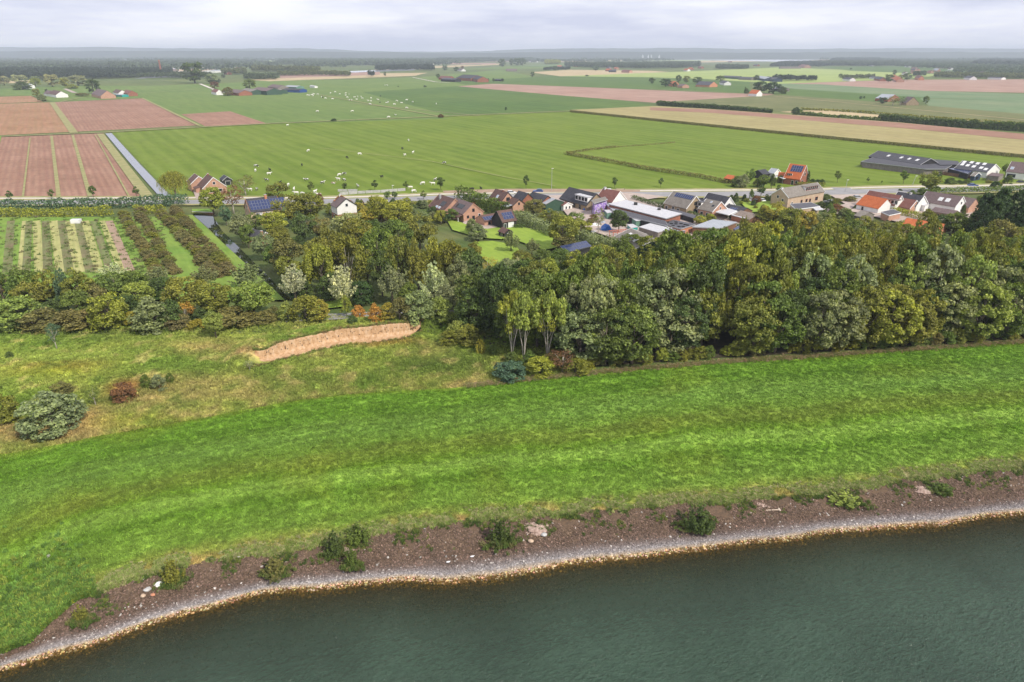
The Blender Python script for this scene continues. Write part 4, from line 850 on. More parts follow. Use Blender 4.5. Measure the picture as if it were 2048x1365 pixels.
# ------------------------------------------------------------------ buildings
def frame_on(root, face, Lh, w, he):
    """origin, along-axis and outward normal of a wall face in house space"""
    return {'F': (Vector((-Lh / 2, -w / 2, 0)), Vector((1, 0, 0)), Vector((0, -1, 0)), Lh), 'B': (Vector((Lh / 2, w / 2, 0)), Vector((-1, 0, 0)), Vector((0, 1, 0)), Lh),
            'R': (Vector((Lh / 2, -w / 2, 0)), Vector((0, 1, 0)), Vector((1, 0, 0)), w), 'L': (Vector((-Lh / 2, w / 2, 0)), Vector((0, -1, 0)), Vector((-1, 0, 0)), w)}[face]
def panel(o, ax, nn, u0, u1, z0, z1, d0, d1, m, name, parent):
    mb = MB(); a = o + ax * u0 + nn * d0
    mb.prism([a + Vector((0, 0, z0)), a + ax * (u1 - u0) + Vector((0, 0, z0)), a + ax * (u1 - u0) + Vector((0, 0, z1)), a + Vector((0, 0, z1))], nn * (d1 - d0))
    return mb.build(name, m, parent)
def window(parent, fr, u, z, w, h, fm='trim_white', name='window'):
    o, ax, nn, Ln = fr; uc = u * Ln
    f = panel(o, ax, nn, uc - w / 2 - .1, uc + w / 2 + .1, z - .1, z + h + .1, .02, .08, fm, name, parent)
    panel(o, ax, nn, uc - w / 2, uc + w / 2, z, z + h, .082, .10, 'glass_dark', 'pane', f); return f
def roof_items(root, items, Lh, w, he, hr, ov):
    sl = Vector((0, w / 2, hr - he)); sn = Vector((0, -(hr - he), w / 2)).normalized(); base = Vector((-Lh / 2, -w / 2, he)); X = Vector((1, 0, 0)); SLn = sl.length; sd_ = sl.normalized()
    def slab(u0, u1, v0, v1, d0, d1, m, name, parent):
        mb = MB(); a = base + X * u0 + sd_ * v0 + sn * d0; mb.prism([a, a + X * (u1 - u0), a + X * (u1 - u0) + sd_ * (v1 - v0), a + sd_ * (v1 - v0)], sn * (d1 - d0)); return mb.build(name, m, parent)
    for it in items:
        k = it[0]
        if k == 'pv':      # u0, v0 (metres), columns, rows, panel width, panel height
            _, u0, v0, nc, nr, pw, ph = it
            for i in range(nc):
                for j in range(nr):
                    p = slab(u0 + i * (pw + .05), u0 + i * (pw + .05) + pw, v0 + j * (ph + .05), v0 + j * (ph + .05) + ph, .16, .22, 'pv_frame', 'solar_panel', root)
                    slab(u0 + i * (pw + .05) + .05, u0 + i * (pw + .05) + pw - .05, v0 + j * (ph + .05) + .05, v0 + j * (ph + .05) + ph - .05, .222, .232, 'pv_cell', 'cells', p)
        elif k == 'sky':   # u (0..1), v (0..1), w, h, [mat]
            _, u, v, ww, hh = it[:5]; m = it[5] if len(it) > 5 else 'skylight_glass'
            f = slab(u * Lh - ww / 2 - .08, u * Lh + ww / 2 + .08, v * SLn - hh / 2 - .08, v * SLn + hh / 2 + .08, .14, .2, 'trim_white' if m != 'skylight_dark' else 'trim_dark', 'skylight', root)
            slab(u * Lh - ww / 2, u * Lh + ww / 2, v * SLn - hh / 2, v * SLn + hh / 2, .202, .215, m if m != 'skylight_dark' else 'glass_dark', 'pane', f)
        elif k == 'chim':  # u, v, size, height above ridge, mat
            _, u, v, s, hh, m = it; y = -w / 2 + v * w / 2 * 1.0; mb = MB(); x = -Lh / 2 + u * Lh
            mb.box(x - s / 2, x + s / 2, y - s / 2, y + s / 2, he + (hr - he) * v - .6, hr + hh); c = mb.build('chimney', m, root)
            mb = MB(); mb.box(x - s / 2 - .06, x + s / 2 + .06, y - s / 2 - .06, y + s / 2 + .06, hr + hh, hr + hh + .12); mb.build('chimney_cap', 'concrete', c)
        elif k == 'dorm':  # u, v of its foot, width, height, window count, frame, roof, wall
            _, u, v, ww, hh, nw, fm, rm, wm_ = it; x0 = -Lh / 2 + u * Lh - ww / 2; y0 = -w / 2 + v * w / 2; z0 = he + (hr - he) * v
            dy = hh / max(.2, (hr - he) / (w / 2)); mb = MB()
            mb.add([(x0, y0, z0 - .1), (x0 + ww, y0, z0 - .1), (x0 + ww, y0, z0 + hh), (x0, y0, z0 + hh), (x0, y0 + dy + .3, z0 + hh), (x0 + ww, y0 + dy + .3, z0 + hh)], [(0, 1, 2, 3), (0, 3, 4), (1, 5, 2), (3, 2, 5, 4)])
            d = mb.build('dormer', wm_, root); mb = MB(); mb.box(x0 - .2, x0 + ww + .2, y0 - .25, y0 + dy + .3, z0 + hh + .003, z0 + hh + .17); mb.build('dormer_roof', rm, d)
            for i in range(nw):
                uc = (i + .5) / nw; panel(Vector((x0, y0, z0)), X, Vector((0, -1, 0)), uc * ww - ww / nw * .38, uc * ww + ww / nw * .38, hh * .2, hh * .85, .03, .06, 'glass_dark' if fm != 'trim_red' else 'glass_dark', 'pane', d)
                if fm == 'trim_red': panel(Vector((x0, y0, z0)), X, Vector((0, -1, 0)), uc * ww - ww / nw * .44, uc * ww + ww / nw * .44, hh * .12, hh * .92, .005, .025, 'trim_red', 'frame', d)
HOUSES = []
def house(name, label, cat, r1, r2, hr, he, w, wall, roof, heading=None, ov=.35, items=(), trim='trim_white', ztop=None, gtrim=True, low=None, group=None):
    """gabled building; r1, r2 are the ends of the ridge in the photo; heading fixes its direction"""
    A = pix(r1[0], r1[1], hr)
    if heading is None: B = pix(r2[0], r2[1], hr)
    else:
        d = heading; u = r2[0] - 1024; zc0 = A.y * cp + (H - hr) * sp; Ln = (u * zc0 - F * A.x) / (F * d.x - u * d.y * cp); B = A + d * Ln
    if (B - A).x < 0: A, B = B, A
    d = (B - A); Lh = d.length; ang = math.atan2(d.y, d.x); c = (A + B) / 2; c.z = 0
    root = empty(name, c, ang); tag(root, label, cat, group); HOUSES.append((root, proj(c)))
    x, y = Lh / 2, w / 2
    mb = MB(); mb.add([(-x, -y, -.2), (x, -y, -.2), (x, y, -.2), (-x, y, -.2), (-x, -y, he), (x, -y, he), (x, y, he), (-x, y, he), (-x, 0, hr - .02), (x, 0, hr - .02)],
                      [(3, 2, 1, 0), (0, 1, 5, 4), (2, 3, 7, 6), (1, 2, 6, 9, 5), (3, 0, 4, 8, 7), (4, 5, 9, 8), (6, 7, 8, 9)]); mb.build('wall', wall, root)
    if low:
        mb = MB(); mb.box(-x - .03, x + .03, -y - .03, y + .03, -.2, low[0]); mb.build('plinth_wall', low[1], root)
    k = (hr - he) / y; ez = he - k * ov; mb = MB(); t = .16
    for s in (-1, 1):
        mb.add([(-x - ov * .5, s * (y + ov), ez), (x + ov * .5, s * (y + ov), ez), (x + ov * .5, 0, hr), (-x - ov * .5, 0, hr), (-x - ov * .5, s * (y + ov), ez + t), (x + ov * .5, s * (y + ov), ez + t), (x + ov * .5, 0, hr + t), (-x - ov * .5, 0, hr + t)],
               [(0, 1, 2, 3), (7, 6, 5, 4), (0, 4, 5, 1), (1, 5, 6, 2), (3, 7, 4, 0)])
    mb.build('roof', roof, root)
    if gtrim:
        for sx in (-1, 1):
            mb = MB()
            for s in (-1, 1):
                x0 = sx * (x + ov * .5 + .004); a = Vector((x0, s * (y + ov), ez - .12)); b_ = Vector((x0, 0, hr - .12)); mb.prism([a, b_, b_ + Vector((0, 0, .34)), a + Vector((0, 0, .34))], (sx * .08, 0, 0))
            mb.build('bargeboard', trim, root)
    for it in items:
        if it[0] == 'win': window(root, frame_on(root, it[1], Lh, w, he), it[2], it[3], it[4], it[5], it[6] if len(it) > 6 else 'trim_white')
        elif it[0] == 'door': window(root, frame_on(root, it[1], Lh, w, he), it[2], .05, it[3], it[4], it[5] if len(it) > 5 else 'trim_white', 'door')
        elif it[0] == 'gate': o, ax, nn, Ln = frame_on(root, it[1], Lh, w, he); panel(o, ax, nn, it[2] * Ln - it[3] / 2, it[2] * Ln + it[3] / 2, .02, it[4], .02, .08, it[5], 'garage_door', root)
        elif it[0] == 'lean':  # lean-to roof on the front: u0,u1, depth, z high, z low, roof, wall
            _, u0, u1, dp, zh, zl, rm, wm_ = it; mb = MB(); a = -x + u0 * Lh; c_ = -x + u1 * Lh
            if wm_: mb2 = MB(); mb2.add([(a + .1, -y, -.1), (c_ - .1, -y, -.1), (c_ - .1, -y - dp + .2, -.1), (a + .1, -y - dp + .2, -.1), (a + .1, -y, zh - .1), (c_ - .1, -y, zh - .1), (c_ - .1, -y - dp + .2, zl - .02), (a + .1, -y - dp + .2, zl - .02)], [(3, 2, 1, 0), (4, 5, 6, 7), (0, 1, 5, 4), (1, 2, 6, 5), (2, 3, 7, 6), (3, 0, 4, 7)]); mb2.build('extension', wm_, root)
            else:
                for px_ in (a + .15, c_ - .15):
                    m3 = MB(); m3.box(px_ - .08, px_ + .08, -y - dp + .1, -y - dp + .26, 0, zl); m3.build('post', 'trim_white', root)
            mb.prism([(a, -y - .003, zh), (c_, -y - .003, zh), (c_, -y - dp, zl), (a, -y - dp, zl)], (0, 0, .14)); mb.build('lean_to_roof', rm, root)
    roof_items(root, [i for i in items if i[0] in ('pv', 'sky', 'chim', 'dorm')], Lh, w, he, hr, ov)
    return root
def flatroof(name, label, cat, corners, hs, wall, roof, trim='trim_white', items=(), wallh=None, group=None, th=.18):
    """flat or mono-pitch building over photo corners of its roof; hs is the height at each corner"""
    if not isinstance(hs, (list, tuple)): hs = [hs] * len(corners)
    P = [pix(x, y, z) for (x, y), z in zip(corners, hs)]; c = sum(P, Vector()) / len(P); c.z = 0; root = empty(name, c); tag(root, label, cat, group); HOUSES.append((root, proj(c)))
    Q = [p - c for p in P]
    ar = sum(Q[i].x * Q[(i + 1) % len(Q)].y - Q[(i + 1) % len(Q)].x * Q[i].y for i in range(len(Q)))
    if ar < 0: Q = Q[::-1]
    ins = [q * 1.0 - Vector((q.x, q.y, 0)) * .035 for q in Q]; n = len(Q)
    mb = MB(); mb.add([Vector((q.x, q.y, -.2)) for q in ins] + [Vector((q.x, q.y, q.z - .02)) for q in ins], [tuple(range(n))[::-1], tuple(range(n, 2 * n))] + [(i, (i + 1) % n, n + (i + 1) % n, n + i) for i in range(n)])
    if wall: mb.build('wall', wall, root)
    else:
        for q in ins:
            m2 = MB(); m2.box(q.x - .09, q.x + .09, q.y - .09, q.y + .09, 0, q.z); m2.build('post', 'wood_grey', root)
    mb = MB(); mb.prism(Q, (0, 0, th)); r = mb.build('roof', roof, root)
    if trim:
        mb = MB()
        for i in range(n):
            a, b_ = Q[i], Q[(i + 1) % n]; d = (b_ - a); nn = Vector((d.y, -d.x, 0)).normalized(); mb.prism([a + nn * .004 - Vector((0, 0, .1)), b_ + nn * .004 - Vector((0, 0, .1)), b_ + nn * .004 + Vector((0, 0, th + .06)), a + nn * .004 + Vector((0, 0, th + .06))], nn * .07)
        mb.build('fascia', trim, root)
    for it in items:
        if it[0] == 'box':    # thing on the roof that is part of it: photo position, size, mat, name
            _, x, y, sx, sy, sz, m, nm = it; p = pix(x, y, max(hs)) - c; m2 = MB(); m2.box(p.x - sx / 2, p.x + sx / 2, p.y - sy / 2, p.y + sy / 2, max(hs) + th, max(hs) + th + sz); m2.build(nm, m, root)
        if it[0] == 'wwin':   # edge index, u, z, w, h
            _, e, u, z, ww, hh = it; a, b_ = Q[e], Q[(e + 1) % n]; a = Vector((a.x, a.y, 0)) * .965; b_ = Vector((b_.x, b_.y, 0)) * .965; d = b_ - a; ax = d.normalized(); nn = Vector((ax.y, -ax.x, 0)); window(root, (a, ax, nn, d.length), u, z, ww, hh)
    if any(i[0] == 'pvq' for i in items):     # panels over the quad roof: columns, rows
        it = [i for i in items if i[0] == 'pvq'][0]; nc, nr, a0, a1, b0, b1 = it[1:]; R4 = [p - c for p in P]
        def bil(u, v, z): q = R4[0].lerp(R4[1], u).lerp(R4[3].lerp(R4[2], u), v); return q + Vector((0, 0, z))
        for i in range(nc):
            for j in range(nr):
                u0 = a0 + (a1 - a0) * i / nc; u1 = a0 + (a1 - a0) * (i + .94) / nc; v0 = b0 + (b1 - b0) * j / nr; v1 = b0 + (b1 - b0) * (j + .94) / nr; e = .03 * (u1 - u0) / 1 + .004
                ring = [bil(u0, v0, th + .05), bil(u1, v0, th + .05), bil(u1, v1, th + .05), bil(u0, v1, th + .05)]; m2 = MB(); m2.prism(ring, (0, 0, .05)); pf = m2.build('solar_panel', 'pv_frame', root)
                ce = sum(ring, Vector()) / 4; m2 = MB(); m2.prism([ce + (q - ce) * .93 + Vector((0, 0, .052)) for q in ring], (0, 0, .01)); m2.build('cells', 'pv_cell', pf)
    return root
W_ = lambda f, u, z, w, h, *a: ('win', f, u, z, w, h, *a)
# far-left pair by the weeping willow
house('brick_house', 'narrow wing of the twin-gabled brick house, next to the weeping willow', 'house', (389, 348), (397, 353.5), 7, 3.8, 8, 'brick_pink', 'roof_brown', DA, items=[('gate', 'R', .28, 2.8, 2.4, 'paint_white'), W_('R', .7, 4, 1.2, 1.2)])
house('brick_house', 'brick house with a white patch in its gable beside the black gazebo', 'house', (415, 348.5), (426, 358.5), 7.8, 3.2, 10.5, 'brick_pink', 'roof_brown', DA, items=[W_('R', .5, 4.6, 1.1, 1.1), W_('R', .3, 1, 1.8, 1.3), W_('R', .72, 1, 1.8, 1.3), ('chim', .2, .95, .7, .6, 'brick_red'), ('lean', .1, .6, 2.6, 3.0, 2.4, 'roof_brown', 'brick_pink')])
house('gazebo', 'small black-roofed open gazebo at the pasture edge behind the brick house', 'gazebo', (448, 350.5), (454, 354), 4.2, 2.6, 4.6, 'wood_black', 'roof_dark', DA, trim='metal_grey', items=[('door', 'R', .5, 2.2, 2.0)])
house('solar_house', 'brick house whose whole roof is covered in dark solar panels', 'house', (491.6, 399), (552.5, 392), 7.6, 3.3, 9.4, 'brick_sand', 'roof_dark', DP, gtrim=True, trim='brick_orange',
      items=[('pv', .5, .5, 7, 3, 1.12, 1.55), ('pv', 9.0, .5, 5, 3, 1.12, 1.55), ('chim', .63, .9, .9, 1.1, 'brick_orange'), W_('F', .2, 1.3, .7, 1.2), W_('F', .27, 1.3, .7, 1.2), W_('F', .34, 1.3, .7, 1.2), W_('F', .50, 1.0, .8, 1.5), ('door', 'F', .57, 1.0, 2.2), W_('F', .64, 1.3, .7, 1.2), W_('F', .8, 1.3, .9, 1.2), W_('L', .5, 4, 1, 1.2)])
flatroof('chimney_stack', 'free-standing orange brick stack in front of the solar-panel house', 'chimney', [(519, 428), (525, 428), (525.5, 431), (519.5, 431)], 3.8, 'brick_orange', 'concrete', None)
house('garden_house', 'small dark-roofed brick outbuilding half hidden in the trees beside the ditch', 'outbuilding', (507, 459), (531, 465), 4.2, 2.3, 5, 'brick_orange', 'roof_slate', None, items=[('chim', .93, .5, .7, .6, 'brick_orange')])
house('ivy_house', 'white-gabled house overgrown with reddish creeper', 'house', (680, 392.5), (692, 398), 8.6, 5.6, 8.2, 'plaster_white', 'roof_mauve', DA, low=(2.6, 'brick_red'), trim='trim_dark', items=[('chim', .05, .96, .7, .7, 'plaster_white'), W_('R', .5, 5.5, 1, 1.1), W_('F', .4, .8, 1.4, 1.3)])
house('pink_brick_house', 'pink brick wing with tall glazed gable slot, nearer the road', 'house', (879, 389), (910, 398.5), 7.2, 3.0, 10.4, 'brick_pink', 'roof_brown', DA, trim='brick_pink', items=[('chim', .25, .7, .8, .4, 'metal_grey'), ('sky', .55, .45, .8, 2.4, 'skylight_dark'), ('sky', .64, .45, .8, 2.4, 'skylight_dark'), ('sky', .73, .45, .8, 2.4, 'skylight_dark'), ('sky', .45, .12, 1.4, .9), ('sky', .62, .12, 1.4, .9), W_('R', .56, .8, 1.2, 4.6, 'trim_dark')])
house('pink_brick_house', 'pink brick wing with a row of five roof windows, toward the lawn', 'house', (913, 397), (946.5, 408.5), 7.0, 3.4, 9.2, 'brick_pink', 'roof_mauve', DA, trim='brick_pink', items=[('sky', .38, .5, .85, 2.0, 'skylight_dark'), ('sky', .46, .5, .85, 2.0, 'skylight_dark'), ('sky', .54, .5, .85, 2.0, 'skylight_dark'), ('sky', .62, .5, .85, 2.0, 'skylight_dark'), ('sky', .70, .5, .85, 2.0, 'skylight_dark'), W_('R', .5, 3.9, .9, 1.1, 'trim_dark'), W_('R', .22, 1.6, .8, .9, 'trim_dark'), ('door', 'R', .5, 1.0, 2.1, 'trim_dark'), W_('R', .8, 1.8, .9, .9), ('lean', .5, 1, 2.6, 3.0, 2.3, 'roof_brown', None)])
house('barn_wing', 'low brick wing with four solar panels at one end of its roof', 'barn', (960, 431.5), (992, 426.5), 4.0, 2.3, 6.4, 'brick_pink', 'roof_brown', DP, gtrim=False, items=[('pv', .3, .3, 4, 1, 1.15, 2.1), W_('F', .30, .5, .9, 1.6, 'trim_dark'), W_('F', .58, .4, 1.0, 1.7, 'trim_dark'), W_('F', .82, .4, 1.0, 1.7, 'trim_dark')])
house('black_barn', 'tall black barn with eight solar panels and a white gate', 'barn', (994, 423), (1022, 418.5), 6.6, 3.2, 7.2, 'wood_black', 'roof_brown', DP, trim='trim_dark', items=[('pv', 1.2, .7, 4, 2, 1.12, 1.55), ('gate', 'F', .62, 2.6, 2.7, 'paint_white'), W_('F', .2, .6, .9, 1.7)])
house('garden_shed', 'small black shed with a brown tiled roof on the lawn', 'shed', (1005, 455), (1017, 459.5), 3.3, 2.2, 3.4, 'wood_black', 'roof_brown', DA, gtrim=False, items=[W_('F', .5, .7, .7, 1.1), W_('R', .5, .7, .8, 1.2)])
flatroof('solar_shelter', 'black shelter at the edge of the trees with a slanted roof of solar panels', 'shelter', [(1120, 494), (1172, 483), (1184, 494.5), (1131, 507)], [3.6, 3.6, 2.5, 2.5], 'wood_black', 'pv_frame', 'trim_dark', items=[('pvq', 9, 2, .01, .99, .02, .98)])
house('brick_house', 'brown-roofed pink brick house at the road by the parked white car', 'house', (992, 378.5), (1016, 390), 7.4, 3.2, 8.2, 'brick_pink', 'roof_brown', DA, trim='trim_dark', items=[('sky', .5, .45, 1.2, 1.4), ('chim', .62, .98, .7, .5, 'brick_red'), W_('R', .5, 3.9, 1.6, 1.3, 'trim_dark')])
house('brick_annex', 'lower brown-roofed annex with a gable, in front of the brown-roofed brick house', 'house', (1022, 395), (1038, 403.5), 5.0, 2.8, 6.4, 'brick_pink', 'roof_brown', DA, trim='trim_dark', items=[W_('R', .5, 2.8, .7, .9, 'trim_dark'), ('lean', .2, .95, 2.8, 2.9, 2.4, 'roof_sheet', None)])
house('dark_roofed_house', 'dark slate-roofed house beside the white car', 'house', (1038, 382.5), (1056, 391.5), 7.0, 3.0, 9, 'brick_red', 'roof_dark', DA, trim='trim_dark')
house('dark_roofed_house', 'wide dark-roofed house with one bright skylight, next to the grey steel barn', 'house', (1066, 384.5), (1096, 394), 6.4, 3.0, 9.5, 'brick_red', 'roof_dark', DA, trim='trim_dark', items=[('sky', .45, .2, 1.3, 1.2)])
house('steel_barn', 'green steel barn with a pale corrugated roof and open dark side', 'barn', (1083, 391), (1110, 404), 5.4, 3.8, 9.5, 'steel_green', 'roof_sheet', DA, trim='metal_grey', items=[W_('F', .5, .3, 6, 3.0, 'trim_dark')])  # open side is a dark pane, the shade inside put into its colour
house('garden_room', 'low white shed with a dusty red roof beside the green steel barn', 'shed', (1118, 401), (1136, 406.5), 3.4, 2.4, 4.6, 'plaster_white', 'roof_redbrown', DA, items=[W_('R', .3, .8, .8, 1.1), W_('R', .7, .8, .8, 1.1)])
house('long_brick_house', 'long beige brick house with a white flat dormer, behind the purple wrap', 'house', (1139, 375), (1193, 391.5), 7.2, 2.9, 10.4, 'brick_beige', 'roof_dark', DA, trim='trim_dark', items=[W_('F', .33, .8, 1.2, 1.5, 'trim_dark'), W_('F', .55, .8, 1.2, 1.5, 'trim_dark'), ('door', 'F', .76, 1.1, 2.2, 'trim_dark'), W_('F', .12, .8, 1.2, 1.5, 'trim_dark'), ('dorm', .74, .18, 8.4, 2.3, 4, 'trim_white', 'roof_white', 'plaster_white')])
house('white_gable_house', 'small house with a bright white gable and red-brown roof by the road', 'house', (1207, 377.5), (1240, 383.5), 7.2, 3.2, 9.4, 'plaster_white', 'roof_redbrown', None, items=[('chim', .12, .96, .8, .7, 'plaster_white'), W_('R', .35, .9, 1, 1.4), W_('R', .68, 1.2, 1.2, 1.3), W_('F', .5, .8, 1.2, 1.2)])
flatroof('wrapped_scaffold', 'purple-painted wall with a flat grey-green top in front of the white-gabled house', 'lean-to', [(1183, 402), (1210, 395), (1215, 400), (1188, 408)], [5.8, 5.8, 5.6, 5.6], None, 'roof_grey', 'metal_grey')
b = NB('mural_purple'); v_ = b.obj(); b.base(b.ramp(b.noise(v_, 1.1, 3), [(.35, (.20, .10, .42)), (.5, (.34, .24, .55)), (.62, (.6, .52, .68))]))
flatroof('mural_wall', 'low block painted with pale and strong purple, beside the blue drums', 'wall', [(1185, 407), (1211, 400.5), (1214, 405), (1189, 412)], 4.6, 'mural_purple', 'mural_purple', None)
flatroof('flat_hall', 'large hall with a pale flat roof and orange brick end wall', 'hall', [(1252, 401), (1364, 428.5), (1332, 438.5), (1216, 409)], 4.8, 'brick_red', 'roof_white', 'metal_grey', items=[('box', 1271, 411, 1.3, 1.3, 1.0, 'trim_dark', 'roof_vent'), ('box', 1318, 421, 1.1, 1.1, .6, 'trim_dark', 'roof_vent')])
flatroof('side_hall', 'long dark lean-to roof along the near side of the pale hall', 'lean-to', [(1232, 418.5), (1331, 443.5), (1335, 453), (1226, 427)], [4.1, 4.1, 3.3, 3.3], 'wood_black', 'roof_felt', 'metal_grey')
flatroof('workshop', 'flat workshop roof patched with light grey, between the purple wall and the hall', 'workshop', [(1212, 409), (1238, 406), (1262, 415), (1228, 424)], 3.6, 'brick_pink', 'roof_sheet', 'metal_grey')
flatroof('tyre_roof', 'dark flat roof weighed down with old tyres, at the end of the hall', 'shed', [(1318, 446), (1346, 441), (1391, 450), (1362, 459)], 3.2, 'brick_orange', 'roof_felt', 'metal_grey', items=[('box', x, y, 1.0, 1.0, .25, 'rubber', 'tyre') for x, y in [(1335, 446), (1343, 449), (1352, 446), (1362, 449), (1346, 453), (1358, 455), (1370, 451), (1352, 449.5), (1375, 452), (1366, 455)]])
flatroof('green_container', 'green container with a white roof behind the tall dark tree', 'container', [(1208, 421), (1227, 420), (1236, 424), (1214, 427)], 3.0, 'container_green', 'roof_white', None)
flatroof('green_container', 'long green container with a white roof in front of the dark lean-to', 'container', [(1252, 429.5), (1262, 428), (1294, 440.5), (1272, 443)], 3.0, 'container_green', 'roof_white', None)
flatroof('pale_shed', 'low shed with a dusty pale roof behind the grey gabled barn', 'shed', [(1277, 455), (1304, 446.5), (1345, 457), (1316, 466)], 2.8, 'wood_grey', 'roof_white', None)
flatroof('grey_shed', 'grey roof strip beside the tyre-covered roof', 'shed', [(1316, 448), (1345, 456), (1372, 463), (1340, 463), (1306, 452)], 2.4, 'wood_grey', 'roof_sheet', None)
flatroof('boat_shelter', 'flat white and teal cover among the yard clutter', 'shelter', [(1254, 450), (1266, 449), (1276, 455), (1262, 457)], 1.6, 'paint_teal', 'roof_white', None)
house('grey_barn', 'big barn with a weathered grey roof and bright roof lights, half behind the treetops', 'barn', (1262, 458), (1304, 482), 6.0, 3.6, 12, 'steel_green', 'roof_grey', None, items=[('sky', .25, .6, 1.4, 1.8, 'skylight_sheet'), ('sky', .45, .4, 1.4, 1.8, 'skylight_sheet'), ('sky', .65, .5, 1.4, 1.8, 'skylight_sheet')])
flatroof('sheet_roof_shed', 'wide shed with a smooth pale blue-grey roof in front of the dark hedge', 'shed', [(1384, 455), (1426, 440), (1474, 445.5), (1440, 458)], [3.2, 3.8, 3.8, 3.2], 'wood_brown', 'roof_sheet', 'metal_grey')
flatroof('solar_shed', 'small shed with a solar-panelled slanted roof in the treetops', 'shed', [(1466, 459), (1478, 453), (1492, 460), (1480, 467)], [2.6, 3.2, 3.2, 2.6], 'wood_grey', 'pv_frame', None, items=[('pvq', 3, 2, .02, .98, .02, .98)])
flatroof('lean_shed', 'greenish mesh roof on the far side of the hall yard', 'shed', [(1335, 418), (1350, 420), (1392, 432), (1388, 438), (1362, 430)], 2.4, 'wood_black', 'roof_felt', None)
# houses on the hall's far side
house('long_farmhouse', 'long farmhouse with a mansard gable and a blue strip of solar panels', 'house', (1347, 383.5), (1392, 393.5), 7.6, 3.2, 10, 'brick_beige', 'roof_grey', DA, items=[('pv', 2.2, 4.3, 9, 1, 1.05, 2.1), W_('F', .12, .9, 1.3, 1.4), W_('F', .42, .9, 1.2, 1.8), W_('F', .64, .9, 1.3, 1.4), W_('R', .5, 4.0, 1, 1.2, 'trim_dark'), W_('R', .5, 1, 1.2, 1.3, 'trim_dark')])
house('linked_house', 'dark-roofed link with white window front between the farmhouse and the tan-roofed house', 'house', (1398, 397), (1410, 401), 6.0, 3.4, 7, 'brick_beige', 'roof_dark', DA, items=[('dorm', .5, .05, 5.6, 1.8, 3, 'trim_white', 'roof_felt', 'plaster_white'), ('door', 'F', .5, 1, 2.1), W_('F', .8, .8, 1, 1.2)])
house('tan_roofed_house', 'tan-roofed house with a pink gable and striped awnings beside the lime tree', 'house', (1414, 398.5), (1442, 406.5), 6.4, 3.0, 9, 'brick_pink', 'roof_grey', DA, items=[W_('F', .25, .8, 1.3, 1.2), W_('F', .68, .8, 1.6, 1.2), ('sky', .45, .8, .8, .8), ('sky', .75, .5, .9, .9, 'skylight_dark'), W_('R', .5, 3.4, .8, .9)])
flatroof('white_awning', 'big white flat canopy on posts next to the tan-roofed house', 'canopy', [(1432, 425), (1452, 417), (1474, 423), (1457, 431)], 3.0, None, 'roof_white', 'trim_white')
house('white_house', 'white house with a dark roof and a bright white gable, in front of the road', 'house', (1417, 386.5), (1460, 394.5), 6.8, 3.2, 7.6, 'plaster_white', 'roof_dark', DA, items=[W_('R', .5, 3.3, .8, 1), W_('F', .6, .8, 1.2, 1.2)])
house('dark_shed', 'dark low shed with two blue panels on its roof', 'shed', (1456, 408.5), (1494, 418), 4.0, 2.4, 7.4, 'wood_brown', 'roof_dark', DA, gtrim=False, items=[('pv', 3.2, .6, 3, 1, 1.1, 1.8)])
house('weathered_barn', 'weathered barn with a streaked brown-grey corrugated roof beside the dark shed', 'barn', (1482, 422), (1516, 431), 3.9, 2.5, 9.6, 'wood_brown', 'roof_rust', DA, gtrim=False)
flatroof('carport', 'open carport with red-brown wall in front of the weathered barn', 'carport', [(1462, 431), (1476, 424), (1500, 431), (1488, 438)], 2.6, 'brick_red', 'roof_white', None)
house('dormer_house', 'tall tan brick house with a wide dormer of red-framed windows', 'house', (1562, 377.5), (1634, 374.5), 7.8, 4.6, 8.6, 'brick_sand', 'roof_grey', DP,
      items=[('dorm', .70, .3, 9.0, 1.9, 6, 'trim_red', 'roof_grey', 'plaster_white'), W_('F', .12, 1.2, 1, 1, 'trim_white'), W_('F', .38, 1.2, 1.2, 1.2, 'trim_red'), ('door', 'F', .62, 1.1, 2.2, 'trim_red'), W_('F', .8, 1.2, 1.8, 1.4, 'trim_red'), W_('L', .4, 3.6, .9, 1.1), W_('L', .7, 2.4, .9, 1.1), ('chim', .02, .95, .7, .4, 'plaster_white'), W_('F', .52, 1.2, 1.2, 1.2, 'trim_red')])
flatroof('flat_annex', 'dark flat-roofed annex in front of the dormer house', 'annex', [(1580, 409), (1622, 406), (1640, 414), (1592, 420)], 2.9, 'brick_sand', 'roof_felt', 'trim_white')
flatroof('white_canopy', 'slanted white canopy at the end of the dark flat annex', 'canopy', [(1618, 412), (1634, 412), (1648, 420), (1632, 422)], 2.5, None, 'roof_white', None)
# orange-roofed house
house('orange_roofed_house', 'steep orange-roofed house with a black solar array and white gable trim', 'house', (1580.5, 328), (1612.5, 331.5), 9.6, 3.4, 9.4, 'brick_red', 'roof_orange', None, items=[('pv', 1.6, 3.6, 5, 2, 1.15, 1.75), ('dorm', .28, .14, 2.6, 1.2, 3, 'trim_white', 'roof_orange', 'plaster_white'), W_('R', .5, 4.6, 1.3, 1.6), W_('R', .3, 1, 1.4, 1.4), ('door', 'F', .55, 1.1, 2.1), W_('F', .8, .9, 1.2, 1.3)])
flatroof('porch', 'grey flat porch roof on white posts beside the orange-roofed house', 'porch', [(1551, 352), (1572, 350), (1584, 356), (1566, 358)], 2.8, None, 'roof_sheet', 'trim_white')
house('orange_wing', 'low orange-tiled wing leaning on the steep orange-roofed house', 'house', (1558, 345), (1574, 346), 4.6, 2.6, 6.5, 'brick_red', 'roof_orange', None, gtrim=False)
house('red_shed', 'small shed with a faded red roof at the end of the reed fringe', 'shed', (1456, 350), (1472, 353), 3.6, 2.2, 5.0, 'wood_black', 'roof_orange', None, gtrim=False)
